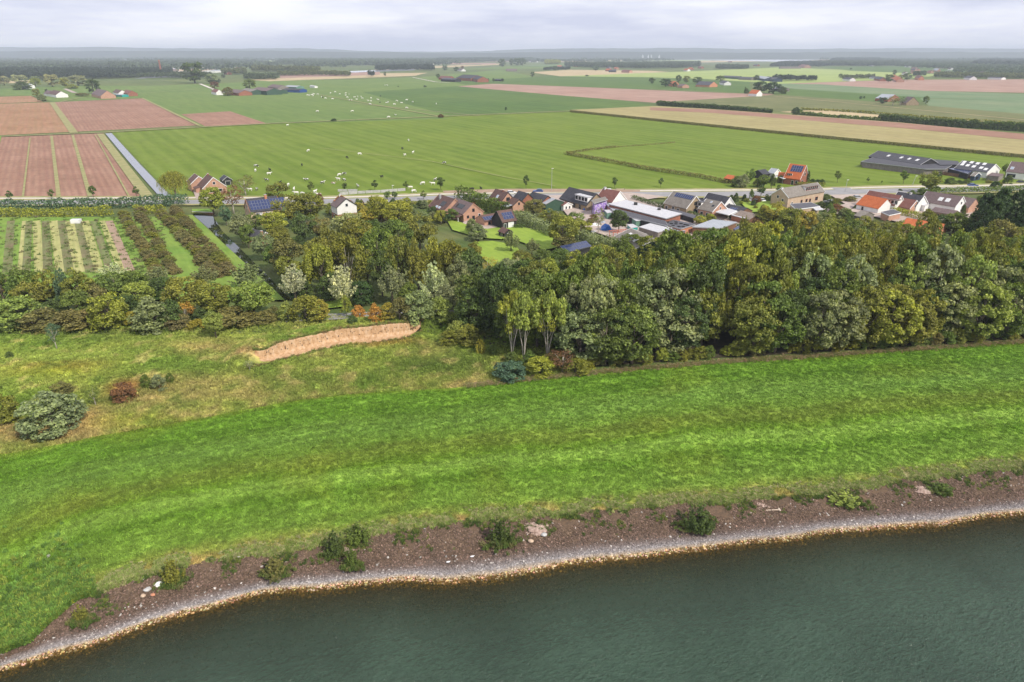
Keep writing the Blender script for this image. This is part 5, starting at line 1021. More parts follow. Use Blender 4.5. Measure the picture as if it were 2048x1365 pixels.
house('glass_house', 'small white-ribbed greenhouse behind the orange-roofed house', 'greenhouse', (1544, 337), (1556, 343), 4.4, 2.4, 6, 'plaster_white', 'roof_sheet', DA)
house('hay_shelter', 'black open hay shelter behind the shrubs of the orange-roofed house', 'shelter', (1516, 341), (1530, 342), 4.2, 2.4, 7, 'wood_black', 'roof_dark', DP, gtrim=False)
# cattle farm at the pasture edge
house('long_barn', 'long dark barn with a row of pale roof lights, farthest from the road', 'barn', (1757, 302.5), (1861, 317.5), 6.4, 3.6, 14, 'wood_black', 'roof_slate', None, ov=.6, trim='metal_grey', items=[('sky', u, .5, 1.4, 2.0, 'skylight_sheet') for u in (.3, .55, .7, .85)])
flatroof('cattle_shed', 'low sprawling shed with a smooth grey-blue roof in front of the long dark barn', 'barn', [(1722, 324), (1746, 316), (1782, 317.5), (1905, 331), (1890, 339), (1850, 339)], 3.2, 'wood_grey', 'roof_slate', 'metal_grey')
flatroof('link_shed', 'flat dark roof joining the long barn to the barn with many roof lights', 'barn', [(1858, 319), (1915, 323), (1922, 330), (1880, 331)], 3.6, 'wood_black', 'roof_slate', None)
house('skylight_barn', 'broad dark barn with scattered white roof lights and a white gable', 'barn', (1926, 322), (1991, 329), 6.6, 3.2, 17, 'plaster_white', 'roof_slate', None, ov=.4, items=[('sky', u, v, 1.5, 2.2, 'skylight_sheet') for u, v in ((.08, .85), (.1, .55), (.3, .9), (.28, .5), (.5, .85), (.48, .45), (.7, .88), (.72, .4), (.88, .3))])
house('blue_hut', 'small dark blue hut with a pale gable roof by the farm fence', 'hut', (1950, 345), (1957, 350), 4.0, 2.5, 7, 'wood_blue', 'roof_grey', DA, items=[W_('R', .5, .7, 2.6, 1.2, 'trim_dark')])
flatroof('farm_lean_to', 'black solar-topped lean-to in front of the broad barn', 'lean-to', [(1896, 338), (1915, 336), (1946, 342), (1936, 349)], 2.8, 'wood_black', 'pv_cell', 'trim_dark')
house('white_farmhouse', 'white farmhouse with a dark mauve roof cut off by the picture edge', 'house', (2024, 323.5), (2062, 327), 8.2, 3.6, 11, 'plaster_white', 'roof_mauve', None, items=[('sky', .2, .35, 1.4, 1.6), W_('F', .2, .9, 2.2, 1.5, 'trim_dark'), W_('F', .4, .9, 1.8, 1.5, 'trim_dark')])
flatroof('farm_annex', 'low mauve-roofed annex between the broad barn and the white farmhouse', 'annex', [(1974, 352), (1984, 346), (2008, 349), (1998, 354)], 2.6, 'wood_grey', 'roof_mauve', None)
# row houses
house('row_house', 'red-brown row house with a white window band above its white fascia', 'house', (1739, 382), (1803, 393), 6.9, 3.4, 7.6, 'plaster_white', 'roof_redbrown', DA, items=[W_('F', u, 1.6, 1.1, 1.3, 'trim_white') for u in (.06, .16, .26, .36, .46)] + [('dorm', .80, .05, 7.4, 1.9, 5, 'trim_white', 'roof_mauve', 'plaster_white')])
house('orange_cottage', 'cottage with a bright orange pantile roof in front of the red-brown row house', 'cottage', (1731, 390.5), (1775, 399), 6.0, 2.6, 9.2, 'plaster_white', 'roof_orange', None, gtrim=False, items=[('door', 'F', .3, 1, 2)])
house('row_house', 'dark-roofed row house between the two white firewalls', 'house', (1797, 384.5), (1848, 392), 6.8, 3.4, 9, 'plaster_white', 'roof_dark', DA, items=[('chim', .5, .95, .7, .5, 'plaster_white')])
house('small_redroof_house', 'small house with a mauve-red roof and white gable, next to the bright green hedge', 'house', (1806, 397), (1833, 402), 5.4, 2.6, 8, 'brick_pink', 'roof_redbrown', DA, items=[W_('R', .5, 2.6, .7, .9), W_('F', .3, .7, 1.2, 1)])
house('row_house', 'dark brown-roofed row house with two white roof windows', 'house', (1855, 383), (1926, 393.5), 7.2, 3.6, 9, 'plaster_white', 'roof_mauve', DA, items=[('sky', .50, .45, 1.6, 1.8, 'skylight_sheet'), ('sky', .70, .45, 1.6, 1.8, 'skylight_sheet'), W_('F', .8, .8, 1.6, 1.4), W_('R', .5, 4, 1, 1)])
flatroof('flat_annex', 'grey gravel flat roof behind the white-walled row houses', 'annex', [(1862, 404), (1870, 400.5), (1892, 404), (1886, 410)], 3.0, 'plaster_white', 'roof_grey', 'trim_white')
flatroof('white_porch', 'small white flat porch in front of the row houses', 'porch', [(1838, 410), (1852, 405), (1862, 407), (1850, 413)], 2.9, 'plaster_white', 'roof_white', None)
house('low_garage', 'low mauve-roofed garage with two dark windows', 'garage', (1871, 415), (1914, 422.5), 3.6, 2.4, 6, 'brick_beige', 'roof_mauve', DA, gtrim=False, items=[W_('F', .28, .7, 1.8, .9, 'trim_dark'), W_('F', .65, .7, 1.8, .9, 'trim_dark')])
house('end_house', 'grey-roofed house at the end of the row beside the tall dark conifers', 'house', (1930, 395), (1952, 399.5), 6.0, 3.0, 9, 'brick_pink', 'roof_mauve', DA, gtrim=False)
flatroof('trampoline_terrace', 'little patio with blue and orange covers between the row houses', 'patio', [(1892, 412), (1904, 409), (1914, 413), (1902, 417)], .8, 'paint_blue', 'plastic_blue', None)
house('grey_shed', 'grey shed with a dusty roof below the orange cottage', 'shed', (1722, 422), (1738, 425), 3.8, 2.4, 8.5, 'wood_grey', 'roof_grey', None, gtrim=False)
flatroof('glass_shelter', 'white-framed glass shelter beside the grey shed', 'shelter', [(1762, 425), (1786, 420), (1802, 427), (1778, 432)], 2.7, 'brick_pink', 'roof_felt', 'trim_white')
house('orange_barn', 'long orange-roofed barn sunk behind the treetops', 'barn', (1815, 437), (1888, 449), 4.4, 2.6, 8, 'brick_orange', 'roof_orange', None, gtrim=False)
# distant farms
FB = 'distant farm buildings'
def fh(label, r1, r2, hr, he, w, wall, roof, cat='farm building', nm='farm_building', heading=None, items=()):
    house(nm, label, cat, r1, r2, hr, he, w, wall, roof, heading, gtrim=False, items=items)
fh('small white farm cottage by the round green tree', (94, 181), (104, 182), 8, 3.5, 12, 'plaster_white', 'roof_mauve', 'cottage', 'cottage'); fh('larger white farmhouse with a half-round white gable', (107, 180.5), (122, 183), 9, 4, 16, 'plaster_white', 'roof_brown', 'farmhouse', 'farmhouse')
fh('farmhouse with a big mauve hipped roof beside the dark round tree', (195, 178), (214, 182), 11, 4, 20, 'brick_pink', 'roof_mauve', 'farmhouse', 'farmhouse'); fh('white-gabled farmhouse in the middle of its farmyard', (232, 179), (244, 181), 8, 4, 12, 'plaster_white', 'roof_brown', 'farmhouse', 'farmhouse')
fh('rust-red barn at the end of the farmyard', (252, 180), (264, 182), 8, 4, 14, 'brick_red', 'roof_redbrown'); fh('low green-roofed shed in front of the white-gabled farmhouse', (236, 188), (250, 189), 4, 3, 10, 'paint_teal', 'roof_sheet')
fh('pale house behind the silvery willows', (48, 168), (62, 168.5), 8, 5, 12, 'plaster_white', 'roof_sheet')
fh('long mauve-roofed barn of the green farm', (466, 179), (490, 181), 8, 4, 22, 'brick_red', 'roof_mauve'); fh('green barn with a pale flat-pitched roof', (492, 177), (514, 179.5), 8, 5, 20, 'steel_green', 'roof_grey')
fh('biggest green barn of the green farm', (516, 174.5), (548, 177), 10, 6, 26, 'steel_green', 'roof_mauve'); fh('green shed beside the biggest green barn', (550, 178), (566, 179), 7, 5, 16, 'steel_green', 'roof_grey')
fh('small house with a red gable behind the brown farm tree', (428, 178), (438, 180), 8, 4, 10, 'plaster_white', 'roof_redbrown', 'house', 'house'); fh('dark machine shed with blue tarpaulins', (572, 177), (606, 178), 6, 4, 18, 'paint_blue', 'roof_dark'); fh('far mauve-roofed barn behind the green farm', (545, 169), (566, 171), 9, 5, 20, 'wood_grey', 'roof_mauve')
fh('row of pale farm sheds behind the blue machine shed', (576, 171), (600, 172), 7, 5, 18, 'container_green', 'roof_sheet'); fh('white trailer-like shed alone in the pasture', (622, 171), (632, 172), 4, 3, 6, 'plaster_white', 'roof_white')
fh('low blue-roofed cattle shed in the middle distance', (888, 156), (916, 157), 8, 5, 20, 'wood_black', 'roof_slate'); fh('big dark-roofed double barn with red lower walls', (926, 149.5), (956, 151), 13, 6, 40, 'brick_red', 'roof_dark'); fh('second gable of the dark double barn', (950, 151), (966, 154), 12, 6, 26, 'brick_red', 'roof_dark')
fh('low red-tiled farmhouse beside the blue-roofed cattle shed', (882, 152), (904, 153), 9, 4, 16, 'brick_red', 'roof_redbrown', 'farmhouse', 'farmhouse'); fh('small dark shed at the end of the double barn', (992, 158), (1004, 158.5), 5, 3, 10, 'wood_black', 'roof_dark')
fh('tiny white house between two dark trees', (919, 137), (927, 138), 9, 4, 16, 'plaster_white', 'roof_mauve', 'house', 'house'); fh('low mauve barn on the horizon side of the lone round tree', (1012, 138), (1034, 138), 9, 5, 24, 'wood_grey', 'roof_mauve')
fh('red-roofed cottage in the roadside trees', (1214, 137.5), (1222, 138), 9, 4, 14, 'brick_red', 'roof_orange', 'cottage', 'cottage'); fh('dark barn between red-roofed cottages', (1218, 140), (1232, 140), 8, 4, 16, 'wood_black', 'roof_dark'); fh('pink-roofed cottage row beside the dark barn', (1246, 140), (1262, 140.5), 9, 4, 14, 'brick_pink', 'roof_redbrown', 'cottage', 'cottage'); fh('bright red-roofed cottage above the dark barn', (1230, 134.5), (1236, 135), 9, 4, 12, 'brick_pink', 'roof_orange', 'cottage', 'cottage')
fh('small white house beside the tan field', (1370, 137.5), (1378, 138), 9, 4, 12, 'plaster_white', 'roof_orange', 'house', 'house')
fh('brick barn with a dark domed roof and an orange end wall', (1400, 163), (1428, 164), 10, 4, 26, 'brick_orange', 'roof_slate'); fh('orange-gabled house in the clump of dark trees', (1342, 162), (1352, 163), 10, 5, 14, 'brick_orange', 'roof_orange', 'house', 'house'); fh('mauve house at the near edge of the clump', (1362, 168), (1372, 169), 7, 4, 14, 'brick_pink', 'roof_mauve', 'house', 'house')
fh('white-gabled shed just past the domed barn', (1446, 161), (1456, 163), 8, 4, 14, 'plaster_white', 'roof_slate')
fh('long low grey poultry shed', (1448, 151.5), (1482, 153), 7, 4, 18, 'steel_green', 'roof_slate'); fh('second long low poultry shed', (1482, 154), (1508, 155), 7, 4, 16, 'wood_grey', 'roof_slate'); fh('grey barn with a white-lined gable', (1520, 152), (1540, 155), 9, 5, 22, 'wood_blue', 'roof_sheet'); fh('next white-lined barn in the row', (1536, 153), (1556, 156), 9, 5, 22, 'wood_blue', 'roof_slate')
fh('white and red farmhouse under big dark trees', (1504, 180), (1520, 181), 9, 4, 12, 'plaster_white', 'roof_orange', 'farmhouse', 'farmhouse'); fh('pale barn behind the big dark trees', (1552, 173), (1570, 175), 7, 4, 18, 'wood_grey', 'roof_sheet')
fh('wide green-edged barn with red brick walls and streaked roof', (1764, 188.5), (1790, 190.5), 9, 4, 30, 'brick_red', 'roof_sheet', heading=DA); fh('thatched farmhouse with a hipped mauve roof', (1815, 193.5), (1828, 195), 10, 3, 16, 'brick_beige', 'roof_mauve', 'farmhouse', 'farmhouse')
fh('dark-roofed house with a white gable on the far lane', (1692, 154.5), (1706, 156), 8, 4, 14, 'plaster_white', 'roof_dark', 'house', 'house'); fh('white bungalow behind the far lane', (1744, 152.5), (1756, 153.5), 7, 4, 12, 'plaster_white', 'roof_slate', 'house', 'house'); fh('dark blue-roofed house behind the bungalow', (1755, 153), (1768, 155), 9, 4, 14, 'brick_red', 'roof_slate', 'house', 'house')
fh('long orange-roofed farm at the edge of the pink field', (1788, 149.5), (1802, 156), 10, 4, 16, 'brick_pink', 'roof_orange', 'farmhouse', 'farmhouse'); fh('orange-pink house among the poplars', (1836, 150.5), (1844, 152.5), 10, 5, 12, 'brick_orange', 'roof_redbrown', 'house', 'house'); fh('white house with two gables at the field edge', (1936, 151.5), (1948, 153), 9, 4, 16, 'plaster_white', 'roof_slate', 'house', 'house'); fh('long low white bungalow', (1980, 154), (2008, 155), 6, 4, 14, 'plaster_white', 'roof_slate', 'house', 'house')
fh('pink-gabled barn far behind the hedgerow trees', (1604, 129), (1616, 130), 14, 6, 30, 'brick_pink', 'roof_redbrown'); fh('long pale shed behind the hedgerow trees', (1560, 134), (1600, 134), 8, 5, 24, 'wood_grey', 'roof_mauve')
for i in range(46):       # roofs of the far village among its trees
    x = random.uniform(1800, 2080); y = random.uniform(118, 146)
    w = random.uniform(5, 9); house('village_house', 'small far village house among the trees at the picture edge', 'house', (x, y), (x + w, y + .5), 9, 4.5, 12, random.choice(['plaster_white', 'brick_pink']), random.choice(['roof_slate', 'roof_redbrown', 'roof_mauve', 'roof_sheet']), None, gtrim=False, group='houses of the far village')
for i in range(26):
    x = random.uniform(380, 1100); y = random.uniform(112, 126); w = random.uniform(5, 14)
    house('far_building', 'tiny pale building in the hazy distance', 'building', (x, y), (x + w, y + .2), 12, 7, 30, random.choice(['plaster_white', 'wood_grey']), random.choice(['roof_white', 'roof_sheet', 'roof_mauve']), None, gtrim=False, group='tiny buildings in the hazy distance')
house('warehouse', 'long white warehouse roof showing above the dark wood', 'warehouse', (52, 127), (88, 127.5), 12, 8, 50, 'plaster_white', 'roof_white', None, gtrim=False)
house('factory_shed', 'long pale brickworks shed behind the tall chimney', 'factory', (282, 138), (420, 136), 9, 6, 60, 'wood_pale', 'roof_white', None, gtrim=False)
house('factory_shed', 'smaller pale brickworks shed beside the big dark tree', 'factory', (418, 141), (440, 140), 8, 6, 40, 'plaster_white', 'roof_sheet', None, gtrim=False)
p = pix(323, 150); mb = MB(); mb.tube([(0, 0, 0), (0, 0, topz(p, 122))], [3.4, 2.2], 14); r = empty('factory_chimney', p); mb.build('shaft', 'brick_red', r); mb = MB(); mb.tube([(0, 0, topz(p, 122)), (0, 0, topz(p, 122) + 2)], [2.8, 2.8], 14); mb.build('rim', 'brick_orange', r); tag(r, 'tall red brick factory chimney beyond the river', 'chimney')
for i, (x, w) in enumerate([(1285, 3), (1296, 2), (1302, 3), (1318, 3)]):     # bridge towers on the horizon
    p = pix(x, 119.5); h = topz(p, 110); m_ = mpp(x, 119.5); r = empty('bridge_tower', p)
    for s in (-1, 1): mb = MB(); mb.tube([(s * w * m_ * .8, 0, 0), (0, 0, h)], [3.2, 2.2], 6); mb.build('leg', 'trim_white', r)
    mb = MB(); mb.tube([(-w * m_ * .5, 0, h * .4), (w * m_ * .5, 0, h * .4)], [2, 2], 6); mb.build('crossbeam', 'trim_white', r)
    tag(r, 'white A-shaped tower on the horizon', 'tower', 'white A-shaped towers on the horizon')

vr = random.Random(5); placed = []
for i in range(1800):
    if len(placed) > 112: break
    x, y = vr.choice([(vr.uniform(1290, 1960), vr.uniform(402, 470)), (vr.uniform(700, 960), vr.uniform(398, 450)), (vr.uniform(1480, 1960), vr.uniform(398, 480))])
    if any(abs(x - hx) < 26 and abs(y - hy) < 13 for _, (hx, hy) in HOUSES) or any(abs(x - a) < 9 and abs(y - b_) < 5 for a, b_ in placed): continue
    if 1700 < x < 1860 and 415 < y < 436: continue
    if inpoly(x, y, [(1150, 402), (1262, 398), (1310, 402), (1480, 440), (1500, 470), (1400, 482), (1150, 470)]) or y < 400 + (x - 1700) * -.01: continue
    w = vr.uniform(9, 20) * (1.5 if y > 440 else 1); placed.append((x, y)); tree(x, y - w * vr.uniform(.7, 1.1), y, w, vr.choice(['dome', 'dome', 'round', 'scrub']), vr.choice(['dg', 'mg', 'ol', 'yg', 'mg', 'br', 'dk', 'rd', 'gy']), group=GDN, split=False)
# ------------------------------------------------------------------ distant trees and woods
def wood(name, poly, sp, h, cks, label=None, cat=None, quads=46, group=None, leaf=2.0, cap=6000, kind='stuff'):
    """a far-off wood as one leafy mass, every tree with its own height and colour shade"""
    P = [pix(x, y) for x, y in poly]; pl = [(p.x, p.y) for p in P]; x0, x1 = min(p[0] for p in pl), max(p[0] for p in pl); y0, y1 = min(p[1] for p in pl), max(p[1] for p in pl)
    C = []; R = []; n = int((x1 - x0) * (y1 - y0) / (sp * sp)); n = min(n, cap * 6)
    for _ in range(n):
        X, Y = random.uniform(x0, x1), random.uniform(y0, y1)
        if inpoly(X, Y, pl):
            hh = h * random.uniform(.7, 1.15) * (1 + .25 * nz3(X, Y, .01, 80)); w = sp * random.uniform(.5, .75)
            for k in range(5):
                a = random.uniform(0, 6.28); q = w * random.uniform(0, .55); C.append((X + q * math.cos(a), Y + q * math.sin(a), hh * random.uniform(.3, .86))); R.append(w * random.uniform(.35, .6))
        if len(C) > cap * 5: break
    if not C: return
    Pn, Nn, t = clumps(np.array(C), np.array(R), max(4, quads // 5), .4)
    o = link(name, leafmesh(name, Pn, Nn, leaf, t, .5), None, 'leaves'); obcol(o, FC[random.choice(cks)], .05)
    return tag(o, label, cat, group, kind)
wood('dark_wood', [(-80, 160), (190, 159), (345, 154), (345, 146), (200, 146), (-80, 144)], 9, 19, ['fd'], quads=40, leaf=1.7)
wood('dark_wood', [(180, 158), (300, 157), (430, 158), (420, 153), (190, 150)], 9, 13, ['fg'], quads=45, leaf=1.5)
wood('river_wood', [(-80, 140), (300, 136), (300, 128), (-80, 128)], 14, 18, ['fg'], quads=35, leaf=3)
wood('river_wood', [(225, 140), (260, 139), (270, 132), (225, 133)], 12, 22, ['fg'], quads=35, leaf=2.5)
wood('river_wood', [(260, 130), (460, 131), (460, 126), (260, 126)], 16, 18, ['fg'], quads=30, leaf=3)
wood('poplar_row', [(445, 150), (492, 150), (495, 146), (445, 147)], 9, 17, ['fo'], quads=50, leaf=1.6)
wood('poplar_row', [(505, 144), (640, 147), (640, 143), (505, 140)], 10, 19, ['fo'], quads=45, leaf=1.9)
wood('poplar_row', [(556, 153), (640, 152), (700, 154), (700, 151), (640, 150), (556, 150)], 8, 13, ['fo'], quads=45, leaf=1.5)
wood('shrub_belt', [(490, 160), (555, 160), (558, 155), (490, 156)], 8, 13, ['fg'], quads=60, leaf=1.4)
wood('willow_thicket', [(420, 168), (440, 168), (440, 165), (420, 165)], 6, 7, ['fg'], quads=50, leaf=1.0)
wood('row_of_trees', [(735, 154), (748, 154), (748, 152), (735, 152)], 7, 16, ['fd'], quads=60, leaf=1.3)
wood('spruce_wood', [(752, 143), (830, 141), (868, 142), (868, 138), (830, 136), (752, 138)], 10, 17, ['fd'], quads=40, leaf=2)
wood('far_wood', [(560, 131), (760, 132), (860, 128), (1070, 122), (1070, 117), (860, 121), (560, 122)], 22, 20, ['fg'], quads=26, leaf=4)
wood('far_wood', [(870, 126), (1066, 121), (1066, 117), (880, 119)], 18, 22, ['fd'], quads=26, leaf=4)
wood('poplar_row', [(1090, 130), (1120, 129), (1120, 127), (1090, 127)], 10, 22, ['yg'], quads=46, leaf=2.2)
wood('roadside_wood', [(1130, 134), (1200, 137), (1270, 137), (1270, 131), (1130, 130)], 11, 17, ['fg'], quads=46, leaf=2.1)
wood('roadside_wood', [(1270, 138), (1360, 137), (1400, 134), (1400, 128), (1270, 130)], 11, 17, ['fg'], quads=46, leaf=2.1)
wood('tree_clump', [(1432, 139), (1496, 139), (1496, 136), (1432, 136)], 9, 16, ['fg'], quads=60, leaf=1.7)
wood('hedge_trees', [(1088, 141), (1140, 140), (1140, 138), (1088, 139)], 9, 9, ['fd'], quads=40, leaf=1.5)
wood('far_wood', [(1540, 134), (1640, 134), (1700, 130), (1700, 124), (1560, 128)], 12, 15, ['fd'], quads=40, leaf=2.4)
wood('far_wood', [(1640, 132), (1760, 134), (1800, 132), (1800, 126), (1650, 127)], 12, 19, ['fg'], quads=40, leaf=2.4)
wood('far_wood', [(1660, 124), (1760, 124), (1760, 118), (1680, 118)], 16, 22, ['fd'], quads=30, leaf=3.5)
wood('village_trees', [(1790, 134), (1920, 142), (1900, 148), (2080, 152), (2080, 128), (1800, 122)], 15, 15, ['fg'], quads=34, leaf=2.2)
wood('village_trees', [(1940, 134), (2100, 138), (2100, 124), (1960, 122)], 15, 22, ['fd'], quads=32, leaf=3)
wood('lane_trees', [(1870, 156), (2090, 160), (2090, 156), (1960, 152), (1870, 151)], 9, 11, ['fo'], quads=55, leaf=1.4)
wood('lane_trees', [(1545, 163), (1632, 163), (1632, 160), (1545, 160)], 8, 12, ['fd'], quads=55, leaf=1.3)
wood('lane_trees', [(1686, 160), (1748, 158), (1748, 156), (1686, 157)], 8, 10, ['fo'], quads=55, leaf=1.3)
wood('lane_trees', [(1826, 154), (1850, 154), (1850, 151), (1826, 151)], 6, 13, ['fg'], quads=60, leaf=1.3)
# scattered far tree lines fading toward the hills
CC = []; RR = []
for i in range(1500):
    x = random.uniform(-120, 2170); y = 108.4 + (34 if x < 700 else 24) * random.random() ** 1.5
    if 1330 < x < 1660 and y > 114: continue
    if y > 127 and 900 < x < 1560: continue
    if y > 124 and 900 < x < 1560 and random.random() < .7: continue
    if x > 1560 and y > 126: continue
    if y > 136 and x > 480: continue
    p = pix(x, y); m_ = mpp(x, y); ln = random.uniform(15, 90) * m_ * .5; n = int(min(110, ln / 9)) + 3; hh = random.uniform(12, 21)
    for k in range(n):
        q = p + Vector((random.uniform(-ln, ln), random.uniform(-30, 30), 0))
        for j in range(2): CC.append((q.x + random.uniform(-4, 4), q.y, hh * random.uniform(.35, .8))); RR.append(random.uniform(4, 8) * (1 + max(0, p.y - 2500) / 6000))
Pn, Nn, t = clumps(np.array(CC), np.array(RR), 6, .4); o = link('distant_treelines', leafmesh('treelines', Pn, Nn, 6.0, t, .5), None, 'leaves'); obcol(o, FC['fg'], 0); tag(o, kind='stuff')
fr_ = random.Random(21)
for i in range(9):
    x = fr_.uniform(-20, 700); y = fr_.uniform(133, 158)
    if inpoly(x, y, [(0, 160), (345, 156), (345, 136), (0, 136)]): y = fr_.uniform(156, 168)
    w = fr_.uniform(9, 20); tree(x, y - w * fr_.uniform(.5, .75), y, w, 'oak', fr_.choice(['fg', 'fo', 'fd', 'gy', 'ps']), group='scattered trees of the far river plain', split=False)
for i in range(18):
    x = fr_.choice([fr_.uniform(0, 700), fr_.uniform(1100, 1780)]); y = fr_.uniform(124, 150) if x < 700 else fr_.uniform(122, 136); w = fr_.uniform(4, 9)
    house('far_farmhouse', 'small far farmhouse on the hazy plain', 'farmhouse', (x, y), (x + w, y + .3), 9, 4.5, 14, fr_.choice(['plaster_white', 'brick_red', 'wood_grey']), fr_.choice(['roof_redbrown', 'roof_mauve', 'roof_slate', 'roof_orange']), None, gtrim=False, group='small far farmhouses on the hazy plain')
# single far trees that stand out
for t in [(188, 160, 187, 27, 'round', 'dg', 'dark round tree over the mauve-roofed farmhouse'), (9, 152, 171, 22, 'round', 'ps', 'silvery willow at the picture edge near the far meadow'), (41, 150, 170, 30, 'round', 'ps', 'silvery willow behind the pale house'), (72, 157, 174, 20, 'round', 'yg', 'yellow-green tree between the silvery willows'),
          (106, 149, 174, 28, 'round', 'ps', 'tallest silvery willow in front of the dark wood'), (130, 157, 175, 16, 'round', 'ol', 'small olive tree between two silvery willows'), (157, 151, 172, 34, 'round', 'ps', 'widest silvery willow in front of the dark wood'), (74, 178, 194, 15, 'round', 'ol', 'small round tree beside the white farm cottage'), (95, 176, 188, 8, 'tall', 'dk', 'slim dark tree touching the white farm cottage'),
          (45, 163, 180, 32, 'dome', 'dg', 'dark shrubs by the pale house'), (85, 188, 203, 18, 'dome', 'gy', 'grey shrub at the corner of the orange-brown field'), (165, 186, 193, 26, 'dome', 'br', 'low brown shrubs before the far farm'), (144, 168, 178, 22, 'dome', 'yg', 'low yellow-green shrub under the widest silvery willow'),
          (390, 125, 167, 44, 'round', 'dg', 'big dark broad tree by the far river'), (424, 148, 168, 24, 'round', 'gy', 'grey-green tree beside the big dark broad one'), (430, 164, 178, 17, 'round', 'rd', 'reddish-brown tree before the far farm'), (500, 160, 179, 26, 'round', 'mg', 'green tree behind the green farm barns'), (456, 174, 192, 22, 'dome', 'br', 'brown shrub in front of the green farm'),
          (1004, 118, 135, 15, 'round', 'dg', 'single dark round tree on the far plain'), (1022, 118, 132, 9, 'round', 'dg', 'first dark tree of the far clump'), (1034, 117, 132, 16, 'round', 'dg', 'middle dark tree of the far clump'), (1045, 117, 132, 14, 'round', 'dg', 'last dark tree of the far clump'), (1065, 144, 155, 9, 'round', 'dg', 'lone round tree in the middle of the far green field'),
          (890, 131, 142, 11, 'round', 'bl', 'bluish tree beside the tiny white house'), (912, 134, 144, 11, 'round', 'dg', 'dark tree touching the tiny white house'), (925, 132, 140, 7, 'round', 'rd', 'dark red tree just over the tiny white house'), (876, 148, 157, 9, 'round', 'dg', 'dark tree at the end of the blue-roofed cattle shed'),
          (1110, 132, 142, 10, 'round', 'dg', 'dark tree at the edge of the tan field'), (1191, 132, 142, 14, 'round', 'bl', 'bluish tree next to the red-roofed cottages'), (1174, 150, 153, 8, 'dome', 'dk', 'dark bush on the field margin'), (1304, 156, 168, 13, 'round', 'dg', 'first dark tree of the brick barn farm'), (1331, 158, 174, 24, 'round', 'dk', 'wide dark tree in front of the orange-gabled house'),
          (1357, 151, 166, 12, 'round', 'dg', 'dark tree behind the orange-gabled house'), (1372, 152, 166, 14, 'round', 'ol', 'olive tree behind the mauve house'), (1394, 154, 168, 20, 'round', 'dg', 'dark tree by the domed barn'), (1350, 164, 174, 10, 'dome', 'dk', 'dark shrub at the mauve house'), (1440, 152, 163, 18, 'round', 'mg', 'green tree behind the domed barn'), (1512, 151, 161, 12, 'round', 'dg', 'dark tree between poultry sheds and barns'),
          (1520, 163, 187, 30, 'round', 'dk', 'big dark rounded tree above the white and red farmhouse'), (1546, 165, 188, 30, 'round', 'dk', 'second big dark tree of that farm'), (1563, 172, 188, 20, 'dome', 'dg', 'dark shrub at the pale barn'), (1493, 176, 188, 10, 'dome', 'dg', 'small dark shrub before the white and red farmhouse'), (1490, 174, 182, 3, 'conifer', 'dk', 'tiny slim cypress by that farm'),
          (1680, 148, 157, 8, 'round', 'dg', 'round tree alone beside the far lane'), (1776, 149, 165, 18, 'round', 'dg', 'dark tree before the orange-roofed farm'), (1788, 140, 151, 8, 'round', 'dg', 'tree sticking up behind the orange-roofed farm'), (1814, 146, 161, 16, 'round', 'dg', 'dark tree beside the orange-pink house'), (1802, 150, 158, 12, 'round', 'ol', 'olive tree on the far lane'),
          (1764, 195, 208, 18, 'round', 'dk', 'dark tree before the wide barn'), (1785, 192, 212, 26, 'sparse', 'br', 'thin brown tree by the thatched farmhouse'), (1800, 194, 212, 22, 'sparse', 'dg', 'thin green tree by the thatched farmhouse'), (1851, 193, 208, 12, 'round', 'mg', 'round green tree beyond the thatched farmhouse'), (1721, 193, 199, 6, 'round', 'dk', 'tiny round tree before the wide barn'), (1728, 193, 198, 4, 'round', 'dk', 'smaller neighbour of the tiny round tree'),
          (1590, 214, 231, 16, 'dome', 'dk', 'dark bush between the two dark hedgerows'), (668, 237, 243, 12, 'dome', 'dk', 'dark bush on the pasture boundary'), (881, 228, 236, 12, 'dome', 'rd', 'brownish bush where the pasture boundaries meet'), (1012, 214, 221, 5, 'dome', 'dk', 'small dark bush out in the bluish pasture'), (850, 171, 175, 7, 'dome', 'dk', 'dark bush at the tip of the pink strip'), (977, 157, 163, 4, 'round', 'dk', 'first clipped round tree at the double barn'), (987, 157, 164, 5, 'round', 'dk', 'second clipped round tree at the double barn'), (1005, 157, 164, 6, 'round', 'dk', 'third clipped round tree at the double barn'),
          (770, 143, 153, 5, 'round', 'dg', 'small tree alone on the stubble strip'), (1702, 136, 140, 5, 'round', 'dg', 'small round tree on the far field')]:
    tree(t[0], t[1], t[2], t[3], 'oak' if t[4] == 'round' else t[4], t[5], label=t[6], split=False)
# hills on the horizon
def hills(Y, y0px, prof, m):
    n = 200; xs = [-16000 + 32000 * i / (n - 1) for i in range(n)]; vs = []
    for i, X in enumerate(xs):
        px = 1024 + F * X / (Y * cp + H * sp); h = max(4, prof(px)) ; vs += [(X, Y - 900, 0), (X, Y - 350, h * .55), (X, Y, h), (X, Y + 1200, 0)]
    fs = [(i * 4 + j, i * 4 + 4 + j, i * 4 + 5 + j, i * 4 + 1 + j) for i in range(n - 1) for j in range(3)]
    me = mesh('hills', vs, fs); o = link('hills', me, None, m); smooth(me); tag(o, kind='structure')
pxh = lambda Y, row: H + Y * (F * -sp + (682.5 - row) * cp) / (F * cp + (682.5 - row) * sp)
hills(12500, 0, lambda x: pxh(12500, interp([(-800, 96), (0, 95), (120, 95.5), (200, 94), (330, 97), (480, 97.5), (600, 96.5), (700, 101), (800, 104), (950, 103), (1050, 99), (1130, 97.2), (1300, 97), (1380, 96), (1480, 98), (1600, 98.5), (1850, 96.5), (2048, 98), (2800, 99)], x)) + 10 * nz3(x, 0, .02, 90), 'hill_wood')
